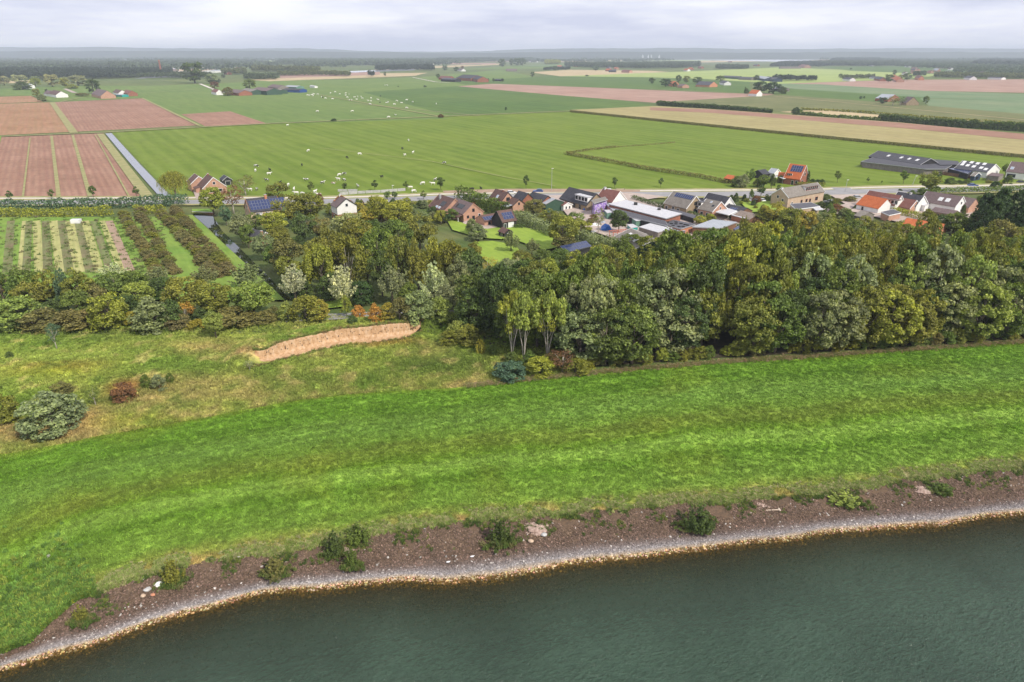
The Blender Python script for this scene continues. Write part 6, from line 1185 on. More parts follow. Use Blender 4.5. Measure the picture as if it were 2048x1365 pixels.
hills(8600, 0, lambda x: pxh(8600, interp([(-800, 103), (0, 103), (300, 102.5), (520, 101.5), (700, 104.5), (900, 107), (1040, 105), (1300, 103.5), (1500, 106), (1700, 104), (2048, 105), (2800, 105)], x)) + 9 * nz3(x, 0, .03, 91), 'hill_wood')

# ------------------------------------------------------------------ sand cliff
CT_ = []; rows = []
NC = 90
for j, (f, fwd) in enumerate([(0, 3.3), (.03, 2.1), (.12, .9), (.35, .42), (.6, .25), (.8, .1), (.95, .0), (1.0, -.5)]):
    r = []
    for i in range(NC + 1):
        X = CXa + .5 + (CXb - CXa - 1) * i / NC; Y = cliffY(X); top = max(hgt(X, Y + .9), .5) + .05; z0 = hgt(X, Y - 2) - .05; t = i / NC; e = min(1, 6 * min(t, 1 - t))
        n_ = .15 * nz3(X * 1.6, f * 2, 1.0, 101, 4) * (0 if j in (0, 7) else 1)
        r.append(Vector((X, Y - fwd * (.3 + .7 * e) - .25 + n_ * .6, z0 + .12 + (top - z0) * f)))
    rows.append(r)
o = strip('sand_cliff', rows, 'sand', False); tag(o, 'long curved bare sand bank cut into the grassy mound', 'sand bank')
holes = MB()
for _ in range(70):
    i = random.randrange(4, NC - 4); a = rows[3][i].lerp(rows[5][i], random.random()); holes.box(a.x - .07, a.x + .07, a.y - .13, a.y + .05, a.z - .05, a.z + .05)
h_ = holes.build('nest_holes', 'trim_dark', o); h_['kind'] = 'stuff'

# ------------------------------------------------------------------ cows
def cowmesh(pose):
    V = []; E = []; R = []
    def v(x, y, z, r, p=None):
        V.append((x, y, z)); R.append(r); k = len(V) - 1
        if p is not None: E.append((p, k))
        return k
    dz = -.62 if pose == 'lie' else 0
    a = v(0, 0, 1.05 + dz, (.36, .38)); ch = v(.55, 0, 1.05 + dz, (.34, .36), a); sh = v(.85, 0, 1.12 + dz, (.26, .3), ch); rp = v(-.55, 0, 1.08 + dz, (.34, .36), a); rr = v(-.85, 0, 1.12 + dz, (.27, .28), rp)
    if pose == 'graze': n1 = v(1.15, 0, .95, (.17, .2), sh); n2 = v(1.35, 0, .6, (.13, .14), n1); hd = v(1.42, 0, .38, (.13, .13), n2); v(1.50, 0, .12, (.08, .08), hd)
    else: n1 = v(1.15, 0, 1.3 + dz, (.16, .19), sh); n2 = v(1.35, 0, 1.48 + dz, (.13, .14), n1); hd = v(1.5, 0, 1.48 + dz, (.13, .13), n2); v(1.78, 0, 1.34 + dz, (.08, .08), hd)
    for s in (-1, 1): e = v(hd and V[hd][0] - .06, s * .2, V[hd][2] + .06, (.035, .05), hd)
    t = v(-1.02, 0, 1.1 + dz, (.05, .05), rr); v(-1.08, 0, .55 + max(dz, -.3), (.025, .025), t)
    if pose != 'lie':
        for x0, pp, hx in ((.7, ch, 0), (-.7, rp, -.06)):
            for s in (-1, 1):
                k = v(x0, s * .22, .78, (.12, .13), pp); kn = v(x0 - hx * .6, s * .22, .42, (.07, .07), k); v(x0 + hx, s * .22, .03, (.055, .055), kn)
    else:
        for x0, pp in ((.7, ch), (-.6, rp)):
            for s in (-1, 1): k = v(x0 + .15, s * .34, .16, (.11, .1), pp); v(x0 + .45, s * .38, .08, (.06, .06), k)
    me = bpy.data.meshes.new('cow'); me.from_pydata(V, E, []); o = bpy.data.objects.new('tmp', me); COL.objects.link(o)
    md = o.modifiers.new('s', 'SKIN'); me.skin_vertices[0].data[0].use_root = True
    for i, r in enumerate(R): me.skin_vertices[0].data[i].radius = r
    o.modifiers.new('u', 'SUBSURF').levels = 1
    dg = bpy.context.evaluated_depsgraph_get(); dg.update(); m2 = bpy.data.meshes.new_from_object(o.evaluated_get(dg)); bpy.data.objects.remove(o); smooth(m2); return m2
COWM = {p: cowmesh(p) for p in ('stand', 'graze', 'lie')}; COWV = {}
def cow(x, y, coat, label=None, group=None, pose=None, ang=None, s=1.0):
    pose = pose or random.choice(['graze', 'graze', 'stand', 'lie'])
    k = (pose, coat)
    if k not in COWV: COWV[k] = COWM[pose].copy(); COWV[k].materials.append(MATS['coat_' + coat])
    o = bpy.data.objects.new('cow', COWV[k]); COL.objects.link(o); p = pix(x, y + 1, .25); p.z = .06; o.location = p; o.rotation_euler = (0, 0, random.uniform(0, 6.28) if ang is None else ang); o.scale = (s * 1.1,) * 3
    return tag(o, label, 'cow', group)
CW = {'white': 'white', 'black': 'black', 'pied': 'black and white', 'brown': 'roan brown'}
near = [(512, 333, 'pied', 'upper of two cows one behind the other, beyond the reddish bare-stemmed tree'), (511, 342, 'white', 'lower, whiter one of two cows one behind the other beyond the bare-stemmed tree'), (540, 341, 'black', 'black back half-hidden behind a white cow beyond the solar house'), (538, 349, 'white', 'white cow just below a black one beyond the solar house'),
        (534, 362, 'pied', 'pied cow straight behind the thin-crowned pale-trunked tree'), (604, 331, 'black', 'black cow alone higher up the pasture'), (613, 361, 'pied', 'mostly white cow left of the small roadside tree, mid pasture'), (645, 367, 'pied', 'pied cow between two roadside trees'), (666, 366, 'brown', 'brownish cow lying down between grazing white ones'),
        (679, 351, 'white', 'white cow at the back of the close little group'), (689, 349, 'pied', 'pied cow at the back of the close little group'), (677, 360, 'white', 'white cow in front of the close little group'), (688, 361, 'pied', 'pied cow at the front end of the close little group'), (716, 374, 'pied', 'black and white cow just over the concrete panels'), (764, 355, 'black', 'black cow near the thin roadside tree'),
        (500, 381, 'white', 'white cow right behind the round yellow-green tree crowns'), (514, 380, 'pied', 'dark-headed cow beside a white one behind the solar house'), (561, 367, 'black', 'dark cow at the top of the olive tree'), (577, 371, 'white', 'small pale cow above the gap in the trees'), (588, 380, 'white', 'white cow above the olive tree, back of the pair'),
        (593, 388, 'white', 'white cow above the olive tree, front of the pair'), (605, 389, 'white', 'white cow partly behind the olive treetop'), (630, 385, 'white', 'white cow at the foot of the small roadside tree'), (638, 391, 'white', 'big white cow nearest the red-leaved shrub'), (694, 316, 'black', 'black calf-like speck beside the pasture drain'),
        (719, 309, 'white', 'white cow above the little group, alone'), (805, 298, 'black', 'black cow high in the middle of the pasture'), (817, 281, 'white', 'white cow farthest up the middle pasture'), (810, 311, 'white', 'white cow just under the black one in mid pasture'), (826, 306, 'white', 'white cow beside the pair in mid pasture'),
        (889, 327, 'pied', 'white-fronted pied cow alone in mid pasture'), (846, 368, 'white', 'white cow facing away near the road'), (866, 369, 'white', 'white cow broadside near the road'), (870, 361, 'pied', 'cow behind the broadside white one'), (821, 377, 'white', 'large white cow at the end of the concrete panels'), (827, 384, 'white', 'second white cow at the end of the concrete panels'),
        (944, 380, 'black', 'first of two black cows by the road'), (962, 379, 'black', 'second of two black cows by the road'), (575, 251, 'white', 'white cow on the far side boundary of the pasture'), (617, 302, 'white', 'white cow alone far up beside the drain')]
for x, y, c, lb in near: cow(x, y, c, lb, 'cows grazing in the near pasture', pose='stand' if c == 'brown' and False else ('lie' if 'lying' in lb else random.choice(['graze', 'stand'])))
for X_, Y_ in [(77, 158), (96, 160), (122, 155), (135, 162), (183, 148), (220, 175), (315, 135), (360, 124), (408, 146), (468, 138), (466, 154), (502, 145), (484, 180), (332, 196), (505, 207), (530, 208), (558, 180), (590, 172), (583, 196), (627, 175), (728, 187), (728, 218),
               (800, 205), (884, 231), (903, 228), (990, 216), (1043, 231), (1092, 207), (1155, 227), (965, 252), (717, 250), (1092, 289), (1395, 246), (870, 55), (895, 55), (910, 385), (537, 323), (980, 357), (140, 146), (260, 190), (640, 190), (700, 215), (180, 325)]:
    cow(600 + X_ / 5.12, 160 + Y_ / 5.12, 'white', 'white cow far out in the upper pasture', 'white cows in the upper pasture', s=1.3)
for X_, Y_, lb in [(825, 167, 'dark cow at the back of the white herd'), (818, 229, 'dark cow in the middle of the white herd'), (232, 182, 'dark cow among the nearest-the-farm white ones'), (1007, 68, 'black animal by the far pasture drain')]: cow(600 + X_ / 5.12, 160 + Y_ / 5.12, 'black', lb, s=1.3)

# ------------------------------------------------------------------ vehicles
def car(name, label, cat, x, y, ang, paint, van=False, z=.1, s=1.0):
    p = pix(x, y, z); r = empty(name, p, ang); tag(r, label, cat)
    L2, Wd = (2.9, 1.0) if van else (2.15, .88)
    if van: prof = [(-L2, .35), (-L2, 2.3), (-L2 + .2, 2.45), (L2 - 1.5, 2.45), (L2 - .75, 1.6), (L2 - .05, 1.25), (L2, .35)]
    else: prof = [(-L2, .3), (-L2, .85), (-L2 + .25, .98), (-L2 + .55, 1.0), (L2 - 1.25, 1.0), (L2 - .15, .8), (L2, .6), (L2, .3)]
    mb = MB(); mb.prism([(a, -Wd, b_) for a, b_ in prof], (0, 2 * Wd, 0)); mb.build('body', paint, r)
    if van:
        for sd_ in (-1, 1): mb = MB(); yy = sd_ * (Wd + .004); mb.prism([(L2 - 2.2, yy, 1.6), (L2 - 1.2, yy, 1.6), (L2 - 1.65, yy, 2.2), (L2 - 2.2, yy, 2.2)], (0, sd_ * .02, 0)); mb.build('side_window', 'glass_dark', r)
        mb = MB(); mb.prism([(L2 - 1.46, -Wd * .9, 2.4), (L2 - .74, -Wd * .9, 1.64), (L2 - .70, -Wd * .9, 1.67), (L2 - 1.42, -Wd * .9, 2.43)], (0, 1.8 * Wd, 0)); mb.build('windscreen', 'glass_dark', r)
        for xx in (-1.9, -.6): mb = MB(); mb.prism([(xx, -Wd - .004, 1.6), (xx + 1.0, -Wd - .004, 1.6), (xx + 1.0, -Wd - .004, 2.1), (xx, -Wd - .004, 2.1)], (0, -.02, 0)); mb.build('side_window', 'glass_dark', r)
    else:
        mb = MB(); k = .78; mb.add([(-L2 + .3, -k, 1.0), (L2 - 1.2, -k, 1.0), (L2 - 1.9, -k * .82, 1.42), (-L2 + .75, -k * .82, 1.42), (-L2 + .3, k, 1.0), (L2 - 1.2, k, 1.0), (L2 - 1.9, k * .82, 1.42), (-L2 + .75, k * .82, 1.42)], [(0, 1, 2, 3), (7, 6, 5, 4), (1, 5, 6, 2), (4, 0, 3, 7)]); mb.build('windows', 'glass_dark', r)
        mb = MB(); mb.box(-L2 + .72, L2 - 1.87, -k * .84, k * .84, 1.42, 1.48); mb.build('car_roof', paint, r)
    for xx in (-L2 * .62, L2 * .62):
        for sd_ in (-1, 1):
            mb = MB(); mb.cyl((xx, sd_ * (Wd - .1), .33), (0, sd_, 0), .33, .2, 12); w_ = mb.build('wheel', 'rubber', r); mb = MB(); mb.cyl((xx, sd_ * (Wd + .1), .33), (0, sd_, 0), .18, .02, 10); mb.build('rim', 'metal_grey', w_)
    for sd_ in (-1, 1):
        mb = MB(); mb.box(L2 - .02, L2 + .03, sd_ * Wd * .7 - .15, sd_ * Wd * .7 + .15, .62, .78); mb.build('headlight', 'skylight_glass', r)
    r.scale = (s, s, s); return r
car('white_van', 'white delivery van parked on the road by the long beige house', 'van', 1216, 388, .05, 'paint_white', True, s=.95)
car('white_car', 'white car standing between the brown-roofed and the dark-roofed house', 'car', 1023, 389, .1, 'paint_white', s=1.15)
car('dark_blue_car', 'dark blue car parked behind the dark roofs', 'car', 1076, 385.5, 3.1, 'paint_blue', s=1.15)
car('blue_car', 'blue car driving on the open road past the cattle farm', 'car', 1945, 373.5, .0, 'paint_blue', s=1.1)
car('white_car', 'small white car at the end of the drive beside the white house', 'car', 1522, 403.5, 1.9, 'paint_white')
car('silver_car', 'silver car parked beside the orange-roofed cottage', 'car', 1715, 398, .1, 'paint_silver', s=1.1)
car('silver_car', 'silver car half hidden in the garden shrubs by the dormer house', 'car', 1658, 407, 2.2, 'paint_silver', s=1.1)
car('dark_car', 'dark car in front of the white farmhouse at the picture edge', 'car', 2042, 367, .1, 'paint_dark')
# ------------------------------------------------------------------ street furniture and yard things
def lamp(x, yt, yb, label, lean=0):
    p = pix(x, yb, .1); h = topz(p, yt); r = empty('street_lamp', p); mb = MB(); mb.tube([(0, 0, 0), (lean * .5, 0, h * .6), (lean, 0, h)], [.13, .09, .07], 8); mb.build('pole', 'metal_grey', r)
    mb = MB(); mb.box(lean - .2, lean + .8, -.15, .15, h, h + .14); mb.build('lamp_head', 'trim_white', r); tag(r, label, 'street lamp', 'street lamps along the village road')
lamp(1103, 338, 385, 'tall street lamp behind the dark-roofed houses'); lamp(786, 372, 394, 'street lamp between the two roadside firs'); lamp(1690, 361, 386, 'street lamp at the road fork by the dormer house'); lamp(1824, 353, 373, 'leaning street lamp on the cycle path', .9)
r = empty('concrete_panels', pix(760, 388)); tag(r, 'zigzag row of pale concrete feed panels beside the road', 'barrier')
o_ = pix(760, 388)
def panels(pts, h):
    for a, c in zip(pts[:-1], pts[1:]):
        A, B = pix(*a) - o_, pix(*c) - o_; n = max(1, round((B - A).length / 4.2)); d = (B - A) / n; nn = Vector((-d.y, d.x, 0)).normalized() * .9
        for i in range(n):
            s = A + d * i; e = A + d * (i + .94); mb = MB(); zz = .02 * (i % 2); mb.prism([s + Vector((0, 0, .02)), e + Vector((0, 0, .02)), e + Vector((0, 0, h + zz)), s + Vector((0, 0, h + zz))], nn * .3); mb.build('panel', 'concrete', r)
panels([(680, 391), (716, 388), (762, 386), (812, 382)], 1.3); panels([(676, 384), (716, 384)], 1.2)
r = empty('farm_fence', pix(1840, 350)); tag(r, 'brown board fence around the cattle shed', 'fence'); o_ = pix(1840, 350)
for a, c in (((1720, 330), (1850, 346)), ((1850, 346), (1942, 358))):
    A, B = pix(*a) - o_, pix(*c) - o_; n = int((B - A).length / 2.4); d = (B - A) / n; nn = Vector((-d.y, d.x, 0)).normalized()
    for i in range(n):
        s = A + d * (i + .02); e = A + d * (i + .97); mb = MB(); mb.prism([s, e, e + Vector((0, 0, 1.7)), s + Vector((0, 0, 1.7))], nn * .06); mb.build('board_panel', 'wood_brown' if i > n * .35 or a[0] > 1800 else 'wood_grey', r)
r = empty('gate', pix(1240, 383)); tag(r, 'wooden field gate under the little roadside tree', 'gate'); 
for k in range(4): mb = MB(); mb.box(-2, 2, -.04, .04, .3 + k * .3, .42 + k * .3); mb.build('rail', 'wood_pale', r)
for k in (-2.05, 2.05): mb = MB(); mb.box(k - .1, k + .1, -.1, .1, 0, 1.6); mb.build('post', 'wood_grey', r)
# little bridge
r = empty('culvert_bridge', pix(405, 426)); tag(r, 'small brick culvert where the ditch passes under the road', 'bridge'); a, c = pix(384, 428), pix(428, 430); oo = pix(405, 426); mb = MB(); d = c - a; nn = Vector((-d.y, d.x, 0)).normalized()
mb.prism([a - oo, c - oo, c - oo + Vector((0, 0, .8)), a - oo + Vector((0, 0, .8))], nn * .5); mb.build('parapet', 'brick_red', r)
mb = MB(); mb.prism([a - oo + Vector((0, 0, .803)), c - oo + Vector((0, 0, .803)), c - oo + Vector((0, 0, .92)), a - oo + Vector((0, 0, .92))], nn * .55); mb.build('coping', 'concrete', r)
sheet('grass_verge', [(384, 427), (428, 427), (428, 418), (384, 418)], 'orchard_grass', z=.6)
# white trailer in the orchard
p = pix(154, 450); r = empty('white_trailer', p, .1); tag(r, 'white box trailer standing in the orchard strips', 'trailer'); mb = MB(); mb.box(-1.7, 1.7, -1, 1, .5, 2.2); mb.build('box', 'paint_white', r)
for s in (-1, 1): mb = MB(); mb.cyl((0, s * .9, .4), (0, s, 0), .4, .2, 12); mb.build('wheel', 'rubber', r)
mb = MB(); mb.tube([(1.7, 0, .55), (2.7, 0, .5)], [.06, .06], 6); mb.build('drawbar', 'metal_grey', r); mb = MB(); mb.box(-1.4, 1.4, -1.03, -1.004, 1.3, 1.9); mb.build('side_flap', 'trim_white', r)
def drum(x, y, m, label, rr=.75, h=1.3):
    p = pix(x, y, .05); r = empty('drum', p); mb = MB(); mb.tube([(0, 0, 0), (0, 0, h * .3), (0, 0, h * .34), (0, 0, h * .66), (0, 0, h * .7), (0, 0, h)], [rr, rr, rr * 1.05, rr * 1.05, rr, rr * .97], 16); mb.build('barrel', m, r); mb = MB(); mb.cyl((0, 0, h), (0, 0, 1), rr * .8, .06, 16); mb.build('lid', 'trim_dark', r); tag(r, label, 'drum')
drum(1170, 423, 'plastic_blue', 'big upright blue drum against the purple wall'); drum(1176, 422, 'plastic_blue', 'slimmer blue drum behind the big one', .5, 1.6); drum(1474, 434, 'plastic_blue', 'dark blue drum under the carport', .6, 1.0)
def heap(name, label, cat, x, y, w, d, h, m, seed, group=None):
    """a lumpy covered pile"""
    p = pix(x, y, .04); bm = bmesh.new(); bmesh.ops.create_icosphere(bm, subdivisions=3, radius=1)
    for v in bm.verts:
        n_ = mn.noise(v.co * 1.7 + Vector((seed, 0, 0))); v.co *= 1 + .28 * n_; v.co.x *= w / 2; v.co.y *= d / 2; v.co.z = max(-.02, v.co.z * h)
    me = bpy.data.meshes.new(name); bm.to_mesh(me); bm.free(); o = link(name, me, None, m); o.location = p; o.rotation_euler = (0, 0, seed); tag(o, label, cat, group)
heap('tarpaulin_heap', 'bright blue tarpaulin thrown over a heap beside the dark tree', 'tarpaulin', 1212, 462, 5.5, 4, 2.6, 'plastic_blue', 1.3)
flatroof('blue_bin', 'dark blue skip with a pale rim in the work yard', 'skip', [(1160, 456), (1170, 455), (1173, 458), (1163, 459)], 1.7, 'plastic_blue', 'paint_blue', 'metal_grey')
for i, (x, y, w, m, lb) in enumerate([(1188, 466, 2.5, 'metal_grey', 'scrap heap beside the thin yard tree'), (1175, 452, 3.5, 'roof_white', 'pale sheets stacked at the top of the yard'), (1190, 454, 4.0, 'paint_white', 'white-covered pile in the middle of the yard'), (1182, 449, 2.5, 'wood_coral', 'orange-ish planks pile by the brown bush'), (1206, 448, 3, 'roof_sheet', 'grey sheet pile behind the yard tree'),
                                  (1113, 427, 2.2, 'paint_white', 'white tarpaulin against the green steel barn'), (1395, 441, 2.6, 'paint_white', 'white covered pile behind the blue-grey roof'), (1403, 438, 2.2, 'paint_white', 'second white pile near the young lime tree'), (1206, 470, 2.2, 'wood_pale', 'pale wood pile in the yard'), (1255, 488, 2.6, 'paint_white', 'white garden furniture heap beyond the barn gable'), (1180, 410, 3.2, 'trim_white', 'white stuff stacked under the white dormer'), (1142, 417, 2, 'metal_grey', 'grey metal pile on the brick terrace'),
                                  (1930, 441, 3, 'paint_white', 'white covered pile beside the tall conifers'), (1300, 446, 2, 'wood_coral', 'rusty pile at the pale shed'), (1375, 455, 3.2, 'wood_pale', 'pale wood stack beside the tyre roof'), (1505, 436, 3.4, 'wood_pale', 'tan heap beside the weathered barn'), (1452, 428, 2.4, 'paint_white', 'white things under the big canopy'), (676, 438, 1.6, 'paint_white', 'white table in the garden of the creeper-clad house')]):
    heap('pile', lb, 'pile', x, y, w, w * .7, w * .35, m, i * 1.7)
# coral-coloured timber frame
p = pix(1238, 477); r = empty('timber_frame', p, .35); tag(r, 'salmon-coloured timber play frame with a slide in the yard', 'play frame')
for xx in (-3.2, 0, 3.2):
    for yy in (-1.4, 1.4): mb = MB(); mb.box(xx - .09, xx + .09, yy - .09, yy + .09, 0, 2.6); mb.build('post', 'wood_coral', r)
for yy in (-1.4, 1.4): mb = MB(); mb.box(-3.6, 3.6, yy - .08, yy + .08, 2.603, 2.78); mb.build('beam', 'wood_coral', r)
for i in range(8): mb = MB(); mb.box(-3.3 + i * .93, -3.17 + i * .93, -1.8, 1.8, 2.785, 2.9); mb.build('slat', 'wood_coral', r)
mb = MB(); mb.prism([(-3.4, -1.8, 1.5), (-3.4, -2.9, 1.5), (3.6, -2.9, .1), (3.6, -1.8, .1)], (0, 0, .15)); mb.build('slide', 'wood_coral', r)
# terrace furniture
p = pix(985, 453); r = empty('picnic_table', p, .6); tag(r, 'long dark terrace table with benches before the low brick wing', 'table'); mb = MB(); mb.box(-2.2, 2.2, -.45, .45, .7, .78); mb.build('tabletop', 'wood_grey', r)
for s in (-1, 1):
    mb = MB(); mb.box(-2.2, 2.2, s * .85 - .15, s * .85 + .15, .42, .48); mb.build('bench', 'wood_grey', r)
    for q in (-1.9, 1.9): mb = MB(); mb.box(q - .06, q + .06, s * .85 - .1, s * .85 + .1, 0, .418); mb.build('leg', 'wood_grey', r); 
for q in (-1.9, 1.9): mb = MB(); mb.box(q - .06, q + .06, -.35, .35, 0, .698); mb.build('leg', 'wood_grey', r)
# creeper on the white gable
ih = [h for h, _ in HOUSES if h.name.startswith('ivy_house')][0]
pp = []; nn_ = []
hl = max(v.co.x for v in ih.children[0].data.vertices)
for _ in range(1500):
    y = random.uniform(-4.4, 4.4); z = random.uniform(3.0, 9.2)
    lim = 8.9 - abs(y) * .73
    if z > lim + .4 or nz3(y, z, .5, 5) + (z - 5.5) * .16 + y * .05 < .0: continue
    pp.append((hl + .25 + random.uniform(-.1, .25), y, z)); nn_.append((1, 0, .5))
for _ in range(700): x_ = random.uniform(-1, hl + .3); s_ = random.uniform(0, 1.4); pp.append((x_, random.choice([1, 1, -.3]) * s_, 8.7 - s_ * .72 + random.uniform(0, .3))); nn_.append((0, 0, 1))
cr_ = link('creeper', leafmesh('creeper', pp, nn_, .24, rng.normal(.5, .2, len(pp))), ih, 'leaves'); cr_.color = (.22, .10, .045, 1); cr_['kind'] = 'stuff'

# ------------------------------------------------------------------ boulders, rock patches, plank and birds on the bank
def boulder(x, y, w, m, label, z=-1.7, flat=.55):
    p = pix(x, y, z); bm = bmesh.new(); bmesh.ops.create_icosphere(bm, subdivisions=4 if w > 1.5 else 2, radius=.5)
    for v in bm.verts: v.co *= 1 + (.5 * mn.noise(v.co * 3 + Vector((y, x, 0))) + .22 * mn.noise(v.co * 9 + Vector((x, y, 0))) if w > 1.5 else 0) + .35 * mn.noise(v.co * 2.1 + Vector((x, y, 0))); v.co.x *= w; v.co.y *= w * .8; v.co.z *= w * flat
    me = bpy.data.meshes.new('boulder'); bm.to_mesh(me); bm.free(); o = link('boulder', me, None, m); o.location = p; tag(o, label, 'boulder'); return o
boulder(294, 1180, 1.0, 'concrete', 'grey squarish boulder beside the olive bush'); boulder(317, 1170, 1.2, 'plaster_white', 'pale slanted boulder, larger of two beside the olive bush'); boulder(306, 1190, .6, 'brick_orange', 'small orange stone under the pale slanted boulder'); boulder(286, 1192, .7, 'brick_sand', 'yellowish stone beside the grey squarish boulder')
boulder(592, 1104, 2.1, 'slab', 'flat pinkish rock at the top of the stones by the brownish bush', flat=.25); boulder(692, 1100, 2.0, 'slab', 'flat pink rock touching the dark bush', flat=.25); boulder(1522, 1010, 2.4, 'slab', 'flat pinkish slab behind the bleached plank', flat=.2); boulder(1845, 980, 2.6, 'slab', 'long tan rock patch near the light end of the bank', flat=.18)
boulder(1073, 1056, 3.4, 'slab', 'big light tan rock slab in the middle of the brown stones', flat=.16); boulder(1088, 1070, .9, 'concrete', 'round stone at the foot of the big tan slab'); boulder(1062, 1082, .8, 'brick_sand', 'small tan stone below the big tan slab')
boulder(638, 1106, .6, 'plaster_white', 'small white stone beside the flat pinkish rock'); boulder(520, 1075, .4, 'trim_white', 'white speck in the grass above the stones')
mb = MB(); mb.box(-1.1, 1.1, -.09, .09, 0, .1); mb.box(.9, 1.1, -.3, .3, .02, .14); o = mb.build('plank', 'wood_pale'); o.location = pix(1546, 1021, -1.75); o.rotation_euler = (.05, 0, .08); tag(o, 'bleached plank lying on the stones beside the flat slab', 'plank')
def bird(x, y, label):
    V = [(0, 0, .16), (.12, 0, .2), (.2, 0, .3), (.3, 0, .31), (-.2, 0, .15), (-.34, 0, .13)]; me = bpy.data.meshes.new('bird'); me.from_pydata(V, [(0, 1), (1, 2), (2, 3), (0, 4), (4, 5)], []); o = bpy.data.objects.new('t', me); COL.objects.link(o); o.modifiers.new('s', 'SKIN'); me.skin_vertices[0].data[0].use_root = True
    for i, r in enumerate([.12, .09, .055, .02, .09, .03]): me.skin_vertices[0].data[i].radius = (r, r)
    o.modifiers.new('u', 'SUBSURF').levels = 1; dg = bpy.context.evaluated_depsgraph_get(); dg.update(); m2 = bpy.data.meshes.new_from_object(o.evaluated_get(dg)); bpy.data.objects.remove(o); m2.materials.clear(); m2.materials.append(MATS['trim_white'])
    o = bpy.data.objects.new('gull', m2); COL.objects.link(o); o.location = pix(x, y, -2.3); o.location.z = -2.15; tag(o, label, 'gull')
bird(945, 1117, 'white gull standing near the pale stones'); bird(897, 1128, 'smaller white bird farther along the pale stones')

# ------------------------------------------------------------------ scattered stones and tufts (geometry nodes, one object each)
def scatter(name, pts, cols, scl, protos, mat_, seed=0, tilt=.2, label=None, zscale=None):
    me = bpy.data.meshes.new(name); n = len(pts); me.vertices.add(n); me.vertices.foreach_set('co', np.asarray(pts, dtype=np.float32).ravel())
    def at(nm, ty, dat, key): a = me.attributes.new(nm, ty, 'POINT'); a.data.foreach_set(key, np.asarray(dat, dtype=np.float32).ravel())
    c4 = np.ones((n, 4)); c4[:, :3] = cols; at('col', 'FLOAT_COLOR', c4, 'color')
    r = np.random.default_rng(seed); rot = r.normal(0, tilt, (n, 3)); rot[:, 2] = r.uniform(0, 6.28, n); at('rot', 'FLOAT_VECTOR', rot, 'vector')
    s3 = np.repeat(np.asarray(scl)[:, None], 3, 1) * r.uniform(.75, 1.25, (n, 3)); at('scl', 'FLOAT_VECTOR', s3, 'vector')
    o = bpy.data.objects.new(name, me); COL.objects.link(o)
    ng = bpy.data.node_groups.new(name, 'GeometryNodeTree'); ng.interface.new_socket('Geometry', in_out='INPUT', socket_type='NodeSocketGeometry'); ng.interface.new_socket('Geometry', in_out='OUTPUT', socket_type='NodeSocketGeometry')
    gi = ng.nodes.new('NodeGroupInput'); go = ng.nodes.new('NodeGroupOutput'); mp_ = ng.nodes.new('GeometryNodeMeshToPoints'); ng.links.new(gi.outputs[0], mp_.inputs[0]); iop = ng.nodes.new('GeometryNodeInstanceOnPoints'); ng.links.new(mp_.outputs[0], iop.inputs['Points'])
    gg = ng.nodes.new('GeometryNodeGeometryToInstance')
    for po in protos:
        oi = ng.nodes.new('GeometryNodeObjectInfo'); oi.inputs['Object'].default_value = po; ng.links.new(oi.outputs['Geometry'], gg.inputs[0])
    ng.links.new(gg.outputs[0], iop.inputs['Instance']); iop.inputs['Pick Instance'].default_value = True
    ri = ng.nodes.new('FunctionNodeRandomValue'); ri.data_type = 'INT'; ri.inputs['Min'].default_value = 0; ri.inputs['Max'].default_value = len(protos) - 1
    for q in ri.inputs:
        if q.name == 'Min' and q.type == 'INT': q.default_value = 0
        if q.name == 'Max' and q.type == 'INT': q.default_value = len(protos) - 1
    ng.links.new([q for q in ri.outputs if q.type == 'INT'][0], iop.inputs['Instance Index'])
    def na(nm):
        x = ng.nodes.new('GeometryNodeInputNamedAttribute'); x.data_type = 'FLOAT_VECTOR'; x.inputs[0].default_value = nm; return [q for q in x.outputs if q.name == 'Attribute' and q.enabled][0]
    e2r = ng.nodes.new('FunctionNodeEulerToRotation'); ng.links.new(na('rot'), e2r.inputs[0]); ng.links.new(e2r.outputs[0], iop.inputs['Rotation']); ng.links.new(na('scl'), iop.inputs['Scale'])
    ng.links.new(iop.outputs[0], go.inputs[0]); md = o.modifiers.new('scatter', 'NODES'); md.node_group = ng
    return tag(o, label, None, None, 'stuff')
def stone_proto(k):
    bm = bmesh.new(); bmesh.ops.create_icosphere(bm, subdivisions=1, radius=.5)
    for v in bm.verts: v.co *= 1 + .45 * mn.noise(v.co * 2.3 + Vector((k * 7.1, 0, 0))); v.co.z *= .62
    me = bpy.data.meshes.new('stone'); bm.to_mesh(me); bm.free(); me.materials.append(MATS['stone']); return bpy.data.objects.new('stone_shape', me)
def tuft_proto(k, n, h, sp, w):
    vs = []; fs = []; R = random.Random(k)
    for i in range(n):
        a = R.uniform(0, 6.28); q = sp * R.random() ** .5; x, y = q * math.cos(a), q * math.sin(a); b_ = R.uniform(0, 6.28); l = R.uniform(.2, .75) * h; hh = h * R.uniform(.55, 1.1); u = (-math.sin(b_) * w, math.cos(b_) * w)
        j = len(vs); vs += [(x - u[0], y - u[1], -.03), (x + u[0], y + u[1], -.03), (x + l * .4 * math.cos(b_) + u[0] * .7, y + l * .4 * math.sin(b_) + u[1] * .7, hh * .65), (x + l * .4 * math.cos(b_) - u[0] * .7, y + l * .4 * math.sin(b_) - u[1] * .7, hh * .65), (x + l * math.cos(b_), y + l * math.sin(b_), hh)]
        fs += [(j, j + 1, j + 2, j + 3), (j + 3, j + 2, j + 4)]
    me = mesh('tuft', vs, fs); me.materials.append(MATS['tuft']); return bpy.data.objects.new('tuft_shape', me)
